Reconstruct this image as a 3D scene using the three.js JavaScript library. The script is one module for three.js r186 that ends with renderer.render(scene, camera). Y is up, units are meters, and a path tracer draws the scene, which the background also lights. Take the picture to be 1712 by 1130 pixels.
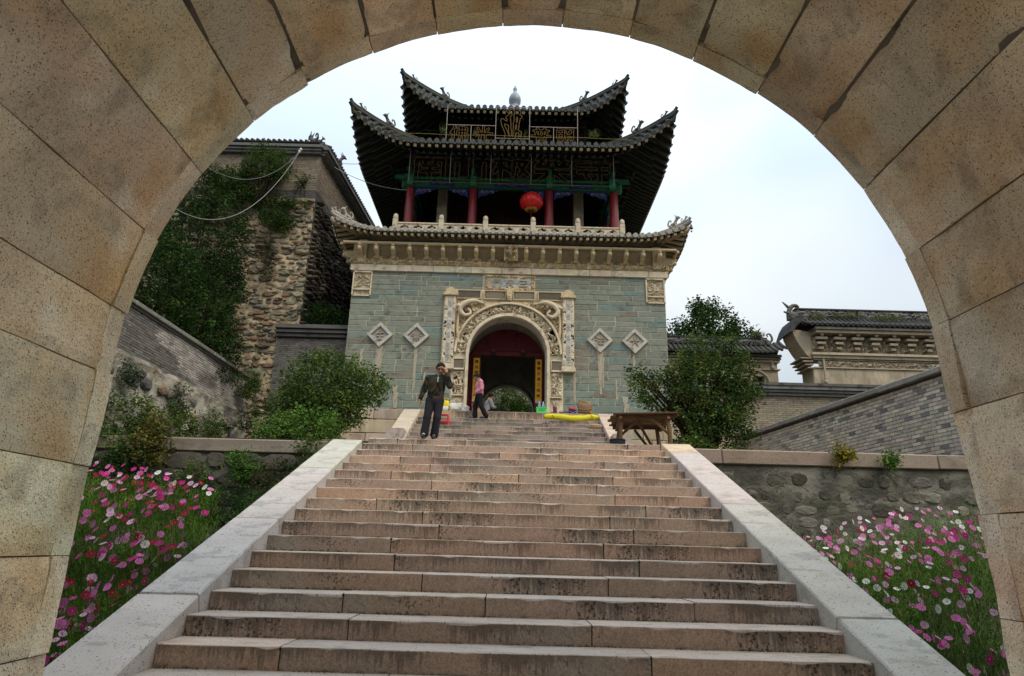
import * as THREE from 'three';
import { mergeGeometries, mergeVertices } from 'three/addons/utils/BufferGeometryUtils.js';
import { MarchingCubes } from 'three/addons/objects/MarchingCubes.js';

// ------------------------------------------------------------------ camera, sky, sun, exposure
const scene = new THREE.Scene();
const camera = new THREE.PerspectiveCamera(53.74, 1024 / 676, 0.1, 900);
camera.position.set(0, 1.6, 0);
camera.rotation.set(THREE.MathUtils.degToRad(17.29), 0, THREE.MathUtils.degToRad(1.5), 'XYZ');
const renderer = new THREE.WebGLRenderer({ antialias: true });
renderer.setSize(1024, 676);
renderer.toneMapping = THREE.LinearToneMapping;
renderer.toneMappingExposure = 1.33;
renderer.shadowMap.enabled = true;

function mulberry(a) { return () => { a |= 0; a = a + 0x6D2B79F5 | 0; let t = Math.imul(a ^ a >>> 15, 1 | a); t = t + Math.imul(t ^ t >>> 7, 61 | t) ^ t; return ((t ^ t >>> 14) >>> 0) / 4294967296; }; }
const hash = (x, y, z) => { let h = Math.imul(x, 374761393) + Math.imul(y, 668265263) + Math.imul(z, 2147483647 ^ 1274126177); h = Math.imul(h ^ h >>> 13, 1274126177); h ^= h >>> 16; h = Math.imul(h, 2246822519); return ((h ^ h >>> 15) >>> 0) / 4294967296; };
const mod = (a, n) => ((a % n) + n) % n;
const sm = (t) => t * t * (3 - 2 * t);
const lerp = (a, b, t) => a + (b - a) * t;
const clamp = (x, a = 0, b = 1) => Math.max(a, Math.min(b, x));
const step = (a, b, x) => sm(clamp((x - a) / (b - a)));
function vn(x, y, per, seed = 0) {            // tileable value noise
  const xi = Math.floor(x), yi = Math.floor(y), fx = sm(x - xi), fy = sm(y - yi), h = (i, j) => hash(mod(i, per), mod(j, per), seed);
  return lerp(lerp(h(xi, yi), h(xi + 1, yi), fx), lerp(h(xi, yi + 1), h(xi + 1, yi + 1), fx), fy);
}
function fbm(u, v, base, oct, seed = 0) { let s = 0, a = 0.5, t = 0; for (let i = 0; i < oct; i++) { const p = base << i; s += a * vn(u * p, v * p, p, seed + i); t += a; a *= 0.55; } return s / t; }
function n3(x, y, z, seed = 0) {
  const xi = Math.floor(x), yi = Math.floor(y), zi = Math.floor(z), fx = sm(x - xi), fy = sm(y - yi), fz = sm(z - zi), h = (i, j, k) => hash(i + k * 57, j - k * 131, k + seed * 17);
  const l = (k) => lerp(lerp(h(xi, yi, k), h(xi + 1, yi, k), fx), lerp(h(xi, yi + 1, k), h(xi + 1, yi + 1, k), fx), fy);
  return lerp(l(zi), l(zi + 1), fz);
}

{ // overcast sky: brighter overhead and on the right, thin blue on the left
  const W = 1024, H = 512, d = new Float32Array(W * H * 4);
  for (let j = 0; j < H; j++) for (let i = 0; i < W; i++) {
    const el = (j / (H - 1) - 0.5) * Math.PI, az = (i / W - 0.5) * 2 * Math.PI;   // u = atan2(z, x) / 2pi + 0.5
    const dx = Math.cos(el) * Math.cos(az), dz = Math.cos(el) * Math.sin(az), dy = Math.sin(el);
    const k = dy > 0 ? (0.74 + 2.75 * dy * dy) / 2.9 * 1.25 : 0.28;
    const right = dx * 0.5 + 0.5;
    const c = fbm(i / W, j / H, 5, 5, 3), c2 = fbm(i / W, j / H, 9, 4, 9);
    const cloud = clamp(0.55 + (c - 0.5) * 3.2 + (c2 - 0.5) * 1.4 + (right - 0.5) * 0.7);
    const s = 1.43 * k * (0.84 + 0.26 * cloud + 0.1 * right), o = (j * W + i) * 4;
    const hz = step(0.75, 0.2, dy); d[o] = s * lerp(0.74, lerp(1.02, 0.93, hz), cloud); d[o + 1] = s * lerp(0.88, 1.0, cloud); d[o + 2] = s * lerp(1.06, lerp(0.96, 1.03, hz), cloud); d[o + 3] = 1;
    if (dy < 0) { d[o] *= 0.5; d[o + 1] *= 0.48; d[o + 2] *= 0.42; }
  }
  const t = new THREE.DataTexture(d, W, H, THREE.RGBAFormat, THREE.FloatType);
  t.mapping = THREE.EquirectangularReflectionMapping; t.magFilter = t.minFilter = THREE.LinearFilter; t.wrapS = THREE.RepeatWrapping; t.needsUpdate = true;
  scene.background = t; scene.environment = t;
}
const sun = new THREE.DirectionalLight(0xffefdb, 1.25);
sun.position.set(26, 46, 12); sun.target.position.set(0, 4, -14); sun.castShadow = true; sun.shadow.radius = 34;
sun.shadow.mapSize.set(2048, 2048);
Object.assign(sun.shadow.camera, { left: -40, right: 40, top: 40, bottom: -40, near: 1, far: 140 });
scene.add(sun, sun.target);

// ------------------------------------------------------------------ textures and materials
function tex(w, h, fn, srgb = true) {
  const d = new Uint8Array(w * h * 4);
  for (let j = 0; j < h; j++) for (let i = 0; i < w; i++) {
    const c = fn(i / w, j / h), o = (j * w + i) * 4;
    for (let k = 0; k < 3; k++) { let x = clamp(c.length ? c[k] : c); if (srgb) x = x <= 0.0031308 ? x * 12.92 : 1.055 * Math.pow(x, 1 / 2.4) - 0.055; d[o + k] = Math.round(x * 255); }
    d[o + 3] = 255;
  }
  const t = new THREE.DataTexture(d, w, h, THREE.RGBAFormat);
  t.wrapS = t.wrapT = THREE.RepeatWrapping; t.magFilter = THREE.LinearFilter; t.minFilter = THREE.LinearMipmapLinearFilter; t.generateMipmaps = true;
  if (srgb) t.colorSpace = THREE.SRGBColorSpace;
  t.needsUpdate = true; return t;
}
function pitMask(n, per, r0, r1, seed) {       // tileable field of round pits
  const R = mulberry(seed), cells = Array.from({ length: per * per }, () => []);
  for (let k = 0; k < n; k++) { const x = R(), y = R(), r = r0 + (r1 - r0) * R() * R(), e = 0.6 + R() * 0.8; const gx = Math.floor(x * per), gy = Math.floor(y * per); for (let a = -1; a < 2; a++) for (let b = -1; b < 2; b++) cells[mod(gy + b, per) * per + mod(gx + a, per)].push([x, y, r, e]); }
  return (u, v) => { let m = 0; for (const [x, y, r, e] of cells[Math.floor(v * per) % per * per + Math.floor(u * per) % per]) { let dx = Math.abs(u - x), dy = Math.abs(v - y); if (dx > 0.5) dx = 1 - dx; if (dy > 0.5) dy = 1 - dy; const q = Math.hypot(dx * e, dy / e) / r; if (q < 1) m = Math.max(m, 1 - q * q * q); } return m; };
}
const mix3 = (a, b, t) => [lerp(a[0], b[0], t), lerp(a[1], b[1], t), lerp(a[2], b[2], t)];
const pitsA = pitMask(900, 48, 0.0012, 0.0032, 11), pitsB = pitMask(5600, 64, 0.0013, 0.0028, 12);
const pitsC = pitMask(15000, 96, 0.0006, 0.0016, 13);
const graniteMap = tex(1024, 1024, (u, v) => {   // covers 2 m
  const big = fbm(u, v, 3, 4, 21), mid = fbm(u, v, 10, 4, 33), rust = step(0.53, 0.72, fbm(u, v, 4, 5, 44)), grain = hash(Math.floor(u * 1024), Math.floor(v * 1024), 5), g2 = vn(u * 220, v * 220, 220, 6);
  let c = mix3([0.33, 0.285, 0.22], [0.5, 0.445, 0.36], step(0.25, 0.75, big));
  c = mix3(c, [0.36, 0.25, 0.15], rust * 0.45);
  c = [c[0] * 1.92, c[1] * 2.12, c[2] * 2.3];
  c = mix3(c, [0.32, 0.3, 0.255], step(0.55, 0.75, mid) * 0.45);
  c = mix3(c, [0.6, 0.52, 0.46], step(0.66, 0.8, fbm(u, v, 6, 5, 71)) * 0.5);
  const k = 0.8 + 0.24 * grain + 0.22 * (g2 - 0.5);
  c = c.map((x) => x * k);
  const p = Math.max(pitsA(u, v), pitsB(u, v), pitsC(u, v) * 0.85);
  return mix3(c, [0.04, 0.032, 0.028], clamp(p * 1.15) * 0.92);
});
const graniteBump = tex(1024, 1024, (u, v) => clamp(0.62 + 0.25 * (vn(u * 180, v * 180, 180, 6) - 0.5) + 0.25 * (fbm(u, v, 24, 4, 8) - 0.5) - 0.4 * Math.max(pitsA(u, v), pitsB(u, v) * 0.6)), false);
const riserMap = tex(2048, 128, (u, v) => {       // covers 6 m by one riser height: black drip streaks from the nosing, lichen dots, moss at the foot
  const grain = hash(Math.floor(u * 2048), Math.floor(v * 128), 7) * 0.5 + 0.9 * (vn(u * 640, v * 19, 640, 17) - 0.5) + 0.25, big = fbm(u, v * 0.1, 6, 4, 3), hue = fbm(u, 0.3, 9, 3, 15);
  let c = mix3([0.35, 0.262, 0.208], [0.47, 0.358, 0.288], big);
  c = mix3(c, [0.36, 0.32, 0.275], step(0.45, 0.7, hue) * 0.7);
  c = c.map((x) => x * (0.72 + 0.56 * grain));
  const col = vn(u * 190, 0.5, 190, 31) * 0.5 + vn(u * 520, 0.5, 520, 32) * 0.5, zone = fbm(u, 0.7, 8, 3, 61), len = clamp(col * 1.5 - 0.35 + (zone - 0.5) * 1.5);
  const drip = step(-0.22, 0.3, len - (1 - v)) * step(0.34, 0.6, zone);
  c = mix3(c, [0.07, 0.062, 0.055], drip * 0.6);
  const spot = vn(u * 420, v * 12, 420, 19) * 0.6 + vn(u * 200, v * 6, 200, 22) * 0.4, sz = step(0.5, 0.66, fbm(u, 0.2, 11, 3, 90));
  c = mix3(c, [0.03, 0.03, 0.028], step(0.6, 0.72, spot) * (0.16 + 0.6 * sz));
  const moss = step(0.16, 0.0, v - 0.1 * vn(u * 190, 0.1, 190, 77)) * step(0.4, 0.62, vn(u * 40, 0.3, 40, 78));
  c = mix3(c, [0.04, 0.055, 0.015], moss * 0.8);
  return c;
});
const treadMap = tex(1024, 512, (u, v) => {
  const grain = hash(Math.floor(u * 1024), Math.floor(v * 512), 8);
  let c = mix3([0.39, 0.332, 0.285], [0.51, 0.446, 0.39], fbm(u, v, 6, 5, 4));
  c = mix3(c, [0.25, 0.225, 0.19], step(0.58, 0.75, fbm(u, v, 14, 4, 14)) * 0.5);
  c = mix3(c, [0.3, 0.23, 0.15], step(0.6, 0.75, fbm(u, v, 5, 4, 24)) * 0.3);
  c = c.map((x) => x * (0.86 + 0.28 * grain));
  return mix3(c, [0.06, 0.05, 0.045], step(0.83, 0.9, vn(u * 260, v * 130, 260, 40)) * 0.7);
});
const stoneMap = tex(512, 512, (u, v) => {        // near-neutral weathered stone, tinted by vertex colour
  const g = hash(Math.floor(u * 512), Math.floor(v * 512), 9), a = fbm(u, v, 4, 5, 51), b = fbm(u, v, 12, 4, 52);
  let k = 0.78 + 0.3 * (a - 0.5) + 0.24 * (b - 0.5) + 0.2 * (g - 0.5);
  k -= 0.3 * step(0.62, 0.78, fbm(u, v, 7, 5, 57));
  return [k, k * 0.985, k * 0.96];
});
const stoneBump = tex(512, 512, (u, v) => 0.5 + 0.5 * (fbm(u, v, 10, 5, 58) - 0.5) + 0.3 * (fbm(u, v, 60, 2, 59) - 0.5), false);
const streakMap = tex(512, 512, (u, v) => {       // rendered stone with vertical weather streaks
  const s = fbm(u, v * 0.12, 24, 4, 66), a = fbm(u, v, 5, 5, 67), g = hash(Math.floor(u * 512), Math.floor(v * 512), 10);
  const k = 0.72 + 0.5 * (a - 0.5) + 0.45 * (s - 0.5) + 0.14 * (g - 0.5); return [k, k * 0.98, k * 0.95];
});
const plasterMap = tex(1024, 512, (u, v) => {     // old render on a rubble wall, 6 m x 3 m
  const a = fbm(u, v, 5, 6, 81), b = fbm(u, v, 16, 5, 82), crack = Math.abs(fbm(u, v, 9, 5, 83) - 0.5);
  let c = mix3([0.12, 0.115, 0.1], [0.34, 0.325, 0.285], step(0.3, 0.7, a * 0.6 + b * 0.4));
  c = mix3(c, [0.46, 0.44, 0.4], step(0.62, 0.74, fbm(u, v, 8, 5, 84)) * 0.7);
  c = mix3(c, [0.29, 0.19, 0.1], step(0.66, 0.78, fbm(u, v, 4, 5, 85)) * 0.5);
  c = mix3(c, [0.09, 0.115, 0.05], step(0.56, 0.72, fbm(u, v, 6, 5, 86)) * 0.4);
  return mix3(c, [0.05, 0.05, 0.045], step(0.022, 0.0, crack) * 0.7);
});
const woodMap = tex(512, 512, (u, v) => { const g = fbm(u * 0.15, v, 30, 4, 91), a = fbm(u, v, 5, 4, 92), k = 0.55 + 0.7 * (g - 0.4) + 0.4 * (a - 0.5); return [0.3 * k + 0.02, 0.215 * k + 0.02, 0.15 * k + 0.015]; });
const soilMap = tex(512, 512, (u, v) => { const k = 0.6 + 0.9 * (fbm(u, v, 8, 6, 95) - 0.4); return [0.1 * k, 0.085 * k, 0.06 * k]; });

const M = {};
const std = (o) => new THREE.MeshPhysicalMaterial({ roughness: 0.92, specularIntensity: 0.4, ...o });
const rep = (t, x, y = x) => { const c = t.clone(); c.repeat.set(x, y); c.needsUpdate = true; return c; };
M.granite = std({ map: rep(graniteMap, 0.5), bumpMap: rep(graniteBump, 0.5), bumpScale: 0.012, vertexColors: true, roughness: 0.88 });
M.riser = std({ map: rep(riserMap, 1 / 6, 1), bumpMap: rep(graniteBump, 0.5), bumpScale: 0.003, vertexColors: true });
M.tread = std({ map: rep(treadMap, 1 / 3, 1 / 1.5), bumpMap: rep(graniteBump, 0.5), bumpScale: 0.003, vertexColors: true });
M.stone = std({ map: rep(stoneMap, 0.7), bumpMap: rep(stoneBump, 0.7), bumpScale: 0.01, vertexColors: true });
M.streak = std({ map: rep(streakMap, 0.4), bumpMap: rep(stoneBump, 0.7), bumpScale: 0.008, vertexColors: true });
M.plaster = std({ map: rep(plasterMap, 1 / 6, 1 / 3), bumpMap: rep(stoneBump, 0.5), bumpScale: 0.03, vertexColors: true, roughness: 1 });
M.wood = std({ map: rep(woodMap, 1), vertexColors: true });
M.paint = std({ map: rep(stoneMap, 0.5), vertexColors: true, roughness: 0.6 });
M.gloss = std({ vertexColors: true, roughness: 0.35, specularIntensity: 0.8 });
M.flat = std({ vertexColors: true, roughness: 0.85 });
M.soil = std({ map: rep(soilMap, 0.5), bumpMap: rep(stoneBump, 0.5), bumpScale: 0.05, vertexColors: true, roughness: 1 });
M.leaf = new THREE.MeshPhysicalMaterial({ vertexColors: true, roughness: 0.9, transmission: 0.2, thickness: 0, side: THREE.DoubleSide, specularIntensity: 0.12 });
M.grass = std({ vertexColors: true, roughness: 1, specularIntensity: 0.08, side: THREE.DoubleSide });
M.petal = new THREE.MeshPhysicalMaterial({ vertexColors: true, roughness: 0.8, transmission: 0.25, thickness: 0, side: THREE.DoubleSide, specularIntensity: 0.2 });
M.cloth = std({ vertexColors: true, roughness: 0.95 });
M.satin = new THREE.MeshPhysicalMaterial({ vertexColors: true, roughness: 0.38, sheen: 0.6, sheenColor: new THREE.Color(1, 0.35, 0.25), sheenRoughness: 0.4 });
M.skin = std({ vertexColors: true, roughness: 0.6 });
M.metal = std({ vertexColors: true, roughness: 0.42, metalness: 0.7 });

// ------------------------------------------------------------------ geometry helpers
const V = (x, y, z) => new THREE.Vector3(x, y, z);
function tint(g, r, gr, b) { if (Array.isArray(r)) [r, gr, b] = r; const n = g.attributes.position.count, a = new Float32Array(n * 3); for (let i = 0; i < n; i++) { a[i * 3] = r; a[i * 3 + 1] = gr; a[i * 3 + 2] = b; } g.setAttribute('color', new THREE.BufferAttribute(a, 3)); return g; }
const vary = (c, R, k = 0.12, h = 0.04) => { const s = 1 + (R() - 0.5) * 2 * k; return c.map((x) => Math.max(0.004, x * s * (1 + (R() - 0.5) * 2 * h))); };
function geo(pos, uv, col) {
  const g = new THREE.BufferGeometry();
  g.setAttribute('position', new THREE.Float32BufferAttribute(pos, 3));
  g.setAttribute('uv', new THREE.Float32BufferAttribute(uv ?? new Float32Array(pos.length / 3 * 2), 2));
  if (col) g.setAttribute('color', new THREE.Float32BufferAttribute(col, 3));
  g.computeVertexNormals(); return g;
}
function boxUV(g, ou = 0, ov = 0) {              // metres by dominant normal
  const p = g.attributes.position, n = g.attributes.normal, uv = new Float32Array(p.count * 2);
  for (let i = 0; i < p.count; i++) {
    const ax = Math.abs(n.getX(i)), ay = Math.abs(n.getY(i)), az = Math.abs(n.getZ(i)), x = p.getX(i), y = p.getY(i), z = p.getZ(i);
    if (az >= ax && az >= ay) { uv[i * 2] = x; uv[i * 2 + 1] = y; } else if (ax >= ay) { uv[i * 2] = z; uv[i * 2 + 1] = y; } else { uv[i * 2] = x; uv[i * 2 + 1] = z; }
    uv[i * 2] += ou; uv[i * 2 + 1] += ov;
  }
  g.setAttribute('uv', new THREE.BufferAttribute(uv, 2)); return g;
}
const std3 = (g) => { const n = g.index ? g.toNonIndexed() : g; for (const k of Object.keys(n.attributes)) if (!['position', 'normal', 'uv', 'color'].includes(k)) n.deleteAttribute(k); return n; };
function merge(list) { const l = list.map((g) => { const n = std3(g); if (!n.attributes.color) tint(n, 1, 1, 1); if (!n.attributes.uv) n.setAttribute('uv', new THREE.Float32BufferAttribute(new Float32Array(n.attributes.position.count * 2), 2)); n.clearGroups(); return n; }); return mergeGeometries(l, false); }
function box(w, h, d, x = 0, y = 0, z = 0, c, ou = 0, ov = 0) { const g = new THREE.BoxGeometry(w, h, d).toNonIndexed(); g.translate(x, y, z); boxUV(g, ou, ov); g.clearGroups(); tint(g, c ?? [1, 1, 1]); return g; }
function slab(w, h, d, ch, { jit = 0, R = Math.random, c = [1, 1, 1], face = false } = {}) {   // chamfered block; with face: group 0 = +z face
  const X = w / 2, Y = h / 2, Z = d / 2, pos = [], J = {};
  const pt = (sx, sy, sz, ax) => { const k = `${sx}${sy}${sz}`; const j = J[k] ??= [(R() - 0.5) * jit, (R() - 0.5) * jit, (R() - 0.5) * jit]; return [sx * (X - (ax === 0 ? 0 : ch)) + j[0], sy * (Y - (ax === 1 ? 0 : ch)) + j[1], sz * (Z - (ax === 2 ? 0 : ch)) + j[2]]; };
  const ctr = [0, 0, 0];
  const tri = (a, b, c2) => { const u = [b[0] - a[0], b[1] - a[1], b[2] - a[2]], v = [c2[0] - a[0], c2[1] - a[1], c2[2] - a[2]], n = [u[1] * v[2] - u[2] * v[1], u[2] * v[0] - u[0] * v[2], u[0] * v[1] - u[1] * v[0]]; const m = [a[0] + b[0] + c2[0], a[1] + b[1] + c2[1], a[2] + b[2] + c2[2]]; if (n[0] * m[0] + n[1] * m[1] + n[2] * m[2] < 0) pos.push(...a, ...c2, ...b); else pos.push(...a, ...b, ...c2); };
  const quad = (a, b, c2, e) => { tri(a, b, c2); tri(a, c2, e); };
  for (const s of [1, -1]) quad(pt(-1, -1, s, 2), pt(1, -1, s, 2), pt(1, 1, s, 2), pt(-1, 1, s, 2));
  for (const s of [-1, 1]) quad(pt(-1, s, -1, 1), pt(1, s, -1, 1), pt(1, s, 1, 1), pt(-1, s, 1, 1));
  for (const s of [-1, 1]) quad(pt(s, -1, -1, 0), pt(s, 1, -1, 0), pt(s, 1, 1, 0), pt(s, -1, 1, 0));
  for (const a of [-1, 1]) for (const b of [-1, 1]) {
    quad(pt(-1, a, b, 1), pt(1, a, b, 1), pt(1, a, b, 2), pt(-1, a, b, 2));
    quad(pt(a, -1, b, 0), pt(a, 1, b, 0), pt(a, 1, b, 2), pt(a, -1, b, 2));
    quad(pt(a, b, -1, 0), pt(a, b, 1, 0), pt(a, b, 1, 1), pt(a, b, -1, 1));
  }
  for (const a of [-1, 1]) for (const b of [-1, 1]) for (const e of [-1, 1]) tri(pt(a, b, e, 0), pt(a, b, e, 1), pt(a, b, e, 2));
  const g = geo(pos); boxUV(g, R() * 7, R() * 7); tint(g, c);
  if (face) { const uv = g.attributes.uv, o = R() * 6; for (let i = 0; i < 6; i++) uv.setXY(i, pos[i * 3] + o, clamp((pos[i * 3 + 1] + Y) / h, 0.01, 0.99)); g.addGroup(0, 6, 0); g.addGroup(6, pos.length / 3 - 6, 1); }
  return g;
}
function tube(pts, r, seg = 6, closed = false, c = [1, 1, 1], n) { // pts: arrays or Vectors; r number or fn(t)
  const v = pts.map((p) => (p.isVector3 ? p : V(...p))), cv = new THREE.CatmullRomCurve3(v, closed, 'centripetal'), N = n ?? Math.max(2, (v.length - 1) * 4);
  const g = new THREE.TubeGeometry(cv, N, typeof r === 'number' ? r : 1, seg, closed);
  if (typeof r !== 'number') { const p = g.attributes.position, P = new THREE.Vector3(); for (let i = 0; i <= N; i++) { cv.getPointAt(Math.min(1, i / N), P); const k = r(i / N); for (let j = 0; j <= seg; j++) { const q = i * (seg + 1) + j; p.setXYZ(q, P.x + (p.getX(q) - P.x) * k, P.y + (p.getY(q) - P.y) * k, P.z + (p.getZ(q) - P.z) * k); } } g.computeVertexNormals(); }
  return tint(std3(g), c);
}
function rod(a, b, r, c = [1, 1, 1], seg = 6, r2 = r) { // straight capped rod
  const A = a.isVector3 ? a : V(...a), B = b.isVector3 ? b : V(...b), d = B.clone().sub(A), L = d.length(), g = new THREE.CylinderGeometry(r2, r, L, seg, 1);
  g.translate(0, L / 2, 0); g.applyQuaternion(new THREE.Quaternion().setFromUnitVectors(V(0, 1, 0), d.normalize())); g.translate(A.x, A.y, A.z); return tint(std3(g), c);
}
function beam(a, b, w, h, c, roll = 0) { const A = V(...a), B = V(...b), L = A.distanceTo(B), g = slab(w, h, L, Math.min(w, h) * 0.12, { c }); const m = new THREE.Matrix4().lookAt(A, B, V(0, 1, 0.001)); g.rotateZ(roll); g.applyMatrix4(m); g.translate((A.x + B.x) / 2, (A.y + B.y) / 2, (A.z + B.z) / 2); return g; }
function extr(pts, depth, c = [1, 1, 1], bevel = 0, holes = []) { // polygon in x,y extruded along +z
  const s = new THREE.Shape(pts.map((p) => new THREE.Vector2(...p))); for (const h of holes) s.holes.push(new THREE.Path(h.map((p) => new THREE.Vector2(...p))));
  const g = new THREE.ExtrudeGeometry(s, { depth, bevelEnabled: bevel > 0, bevelThickness: bevel, bevelSize: bevel, bevelSegments: 1, curveSegments: 8 });
  const n = std3(g); n.clearGroups(); boxUV(n); return tint(n, c);
}
function lathe(pts, seg = 16, c = [1, 1, 1]) { return tint(std3(new THREE.LatheGeometry(pts.map((p) => new THREE.Vector2(...p)), seg)), c); }
const ball = (r, x, y, z, c = [1, 1, 1], sx = 1, sy = 1, sz = 1, seg = 10) => { const g = new THREE.SphereGeometry(r, seg, Math.ceil(seg * 0.7)); g.scale(sx, sy, sz); g.translate(x, y, z); return tint(std3(g), c); };
const mv = (g, x, y, z) => g.translate(x, y, z);
function gridGeo(nu, nv, fn, c = [1, 1, 1], smooth = true) { // fn(u,v)->[x,y,z,(uvx,uvy)]
  const pos = [], uv = [], idx = [];
  for (let j = 0; j <= nv; j++) for (let i = 0; i <= nu; i++) { const p = fn(i / nu, j / nv); pos.push(p[0], p[1], p[2]); uv.push(p[3] ?? p[0], p[4] ?? p[1]); }
  for (let j = 0; j < nv; j++) for (let i = 0; i < nu; i++) { const a = j * (nu + 1) + i, b = a + 1, d = a + nu + 1, e = d + 1; idx.push(a, b, e, a, e, d); }
  let g = new THREE.BufferGeometry(); g.setAttribute('position', new THREE.Float32BufferAttribute(pos, 3)); g.setAttribute('uv', new THREE.Float32BufferAttribute(uv, 2)); g.setIndex(idx);
  if (!smooth) g = g.toNonIndexed(); g.computeVertexNormals(); return tint(g, c);
}
// carved relief: swirling ridges, 0..1
const carve = (x, y, s) => { const wx = n3(x * 2.2, y * 2.2, s) * 2.4, wy = n3(x * 2.2 + 9, y * 2.2 + 4, s + 3) * 2.4; const a = 1 - Math.abs(n3(x * 5 + wx, y * 5 + wy, s + 7) - 0.5) * 4.4, b = n3(x * 11, y * 11, s + 11); return clamp(0.15 + a * 0.75 + (b - 0.5) * 0.4); };
function cull(g, keep) { const n = g.index ? g.toNonIndexed() : g, p = n.attributes.position, at = {}; for (const k in n.attributes) at[k] = []; for (let i = 0; i < p.count; i += 3) if (keep((p.getX(i) + p.getX(i + 1) + p.getX(i + 2)) / 3, (p.getY(i) + p.getY(i + 1) + p.getY(i + 2)) / 3)) for (const k in n.attributes) { const a = n.attributes[k]; for (let j = 0; j < 3 * a.itemSize; j++) at[k].push(a.array[i * a.itemSize + j]); } const o = new THREE.BufferGeometry(); for (const k in at) o.setAttribute(k, new THREE.Float32BufferAttribute(at[k], n.attributes[k].itemSize)); return o; }
function relief(w, h, dep, s, c, cell = 0.023) { const nu = Math.max(4, Math.round(w / cell)), nv = Math.max(4, Math.round(h / cell)); return gridGeo(nu, nv, (u, v) => { const e = Math.min(1, Math.min(u, 1 - u) * nu / 1.5, Math.min(v, 1 - v) * nv / 1.5); return [(u - 0.5) * w, (v - 0.5) * h, dep * e * carve(u * w * 2.7, v * h * 2.7, s)]; }, c, false); }

// ------------------------------------------------------------------ naming and tagging
const used = {};
const numbered = (n) => { const k = used[n] = (used[n] ?? -1) + 1; return k ? `${n}_${String(k).padStart(3, '0')}` : n; };
function tag(o, label, category, group, kind) { if (label) o.userData.label = label; if (category) o.userData.category = category; if (group) o.userData.group = group; if (kind) o.userData.kind = kind; return o; }
function mesh(name, g, m, parent) { const o = new THREE.Mesh(g, m); o.name = parent ? name : numbered(name); o.castShadow = o.receiveShadow = true; (parent ?? scene).add(o); return o; }
const part = (name, geos, m, parent) => mesh(name, Array.isArray(geos) ? merge(geos) : geos, m, parent);
function thing(name, pos, label, category, group) { const o = new THREE.Group(); o.name = numbered(name); o.position.set(...pos); scene.add(o); return tag(o, label, category, group, 'thing'); }
function sub(name, parent, x = 0, y = 0, z = 0, ry = 0) { const o = new THREE.Group(); o.name = name; o.position.set(x, y, z); o.rotation.y = ry; parent.add(o); return o; }
function stuff(name, geos, m, parent) { const o = part(name, geos, m, parent); o.userData.kind = 'stuff'; return o; }
function structure(name, geos, m) { const o = part(name, geos, m); o.userData.kind = 'structure'; return o; }

// ------------------------------------------------------------------ ground
const soilL = (x, d) => lerp(0.05, 1.75, clamp((d - 4.5) / 8.8)) + 0.15 * step(-4.5, -7, x), soilR = (x, d) => lerp(-0.1, 0.55, (d - 4.5) / 8.8) + 0.1 * clamp(x - 4, 0, 3);
{
  const big = gridGeo(60, 60, (u, v) => { const x = (u - 0.5) * 1200, z = (v - 0.5) * 1200; return [x, -0.25, z, x, z]; }, [0.6, 0.75, 0.35]);
  big.index && big.setIndex([...big.index.array].reverse());
  structure('ground', big, M.soil);
  structure('paving', box(6.2, 0.2, 8, 0.12, -0.1, 0.2, [0.8, 0.76, 0.68]), M.tread);
  structure('upper_terrace', box(120, 3.3, 80, 0, 1.92, -53.7, [0.75, 0.7, 0.62]), M.soil);
  structure('lower_terrace_path', box(12, 0.16, 12, 0, -0.08, 8.4, [0.75, 0.7, 0.62]), M.tread);
  const R = mulberry(4);
  const bed = (name, x0, x1, f) => structure(name, gridGeo(40, 40, (u, v) => { const x = lerp(x0, x1, u), z = lerp(-13.3, -4.52, v); return [x, f(x, -z) + 0.16 * (n3(x * 2, 3, z * 2, 5) - 0.5), z, x, z]; }, [1, 1, 1]), M.soil);
  bed('flower_bed_soil', -16, -3.3, soilL);
  bed('flower_bed_soil', 3.52, 16, soilR);
}

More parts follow.
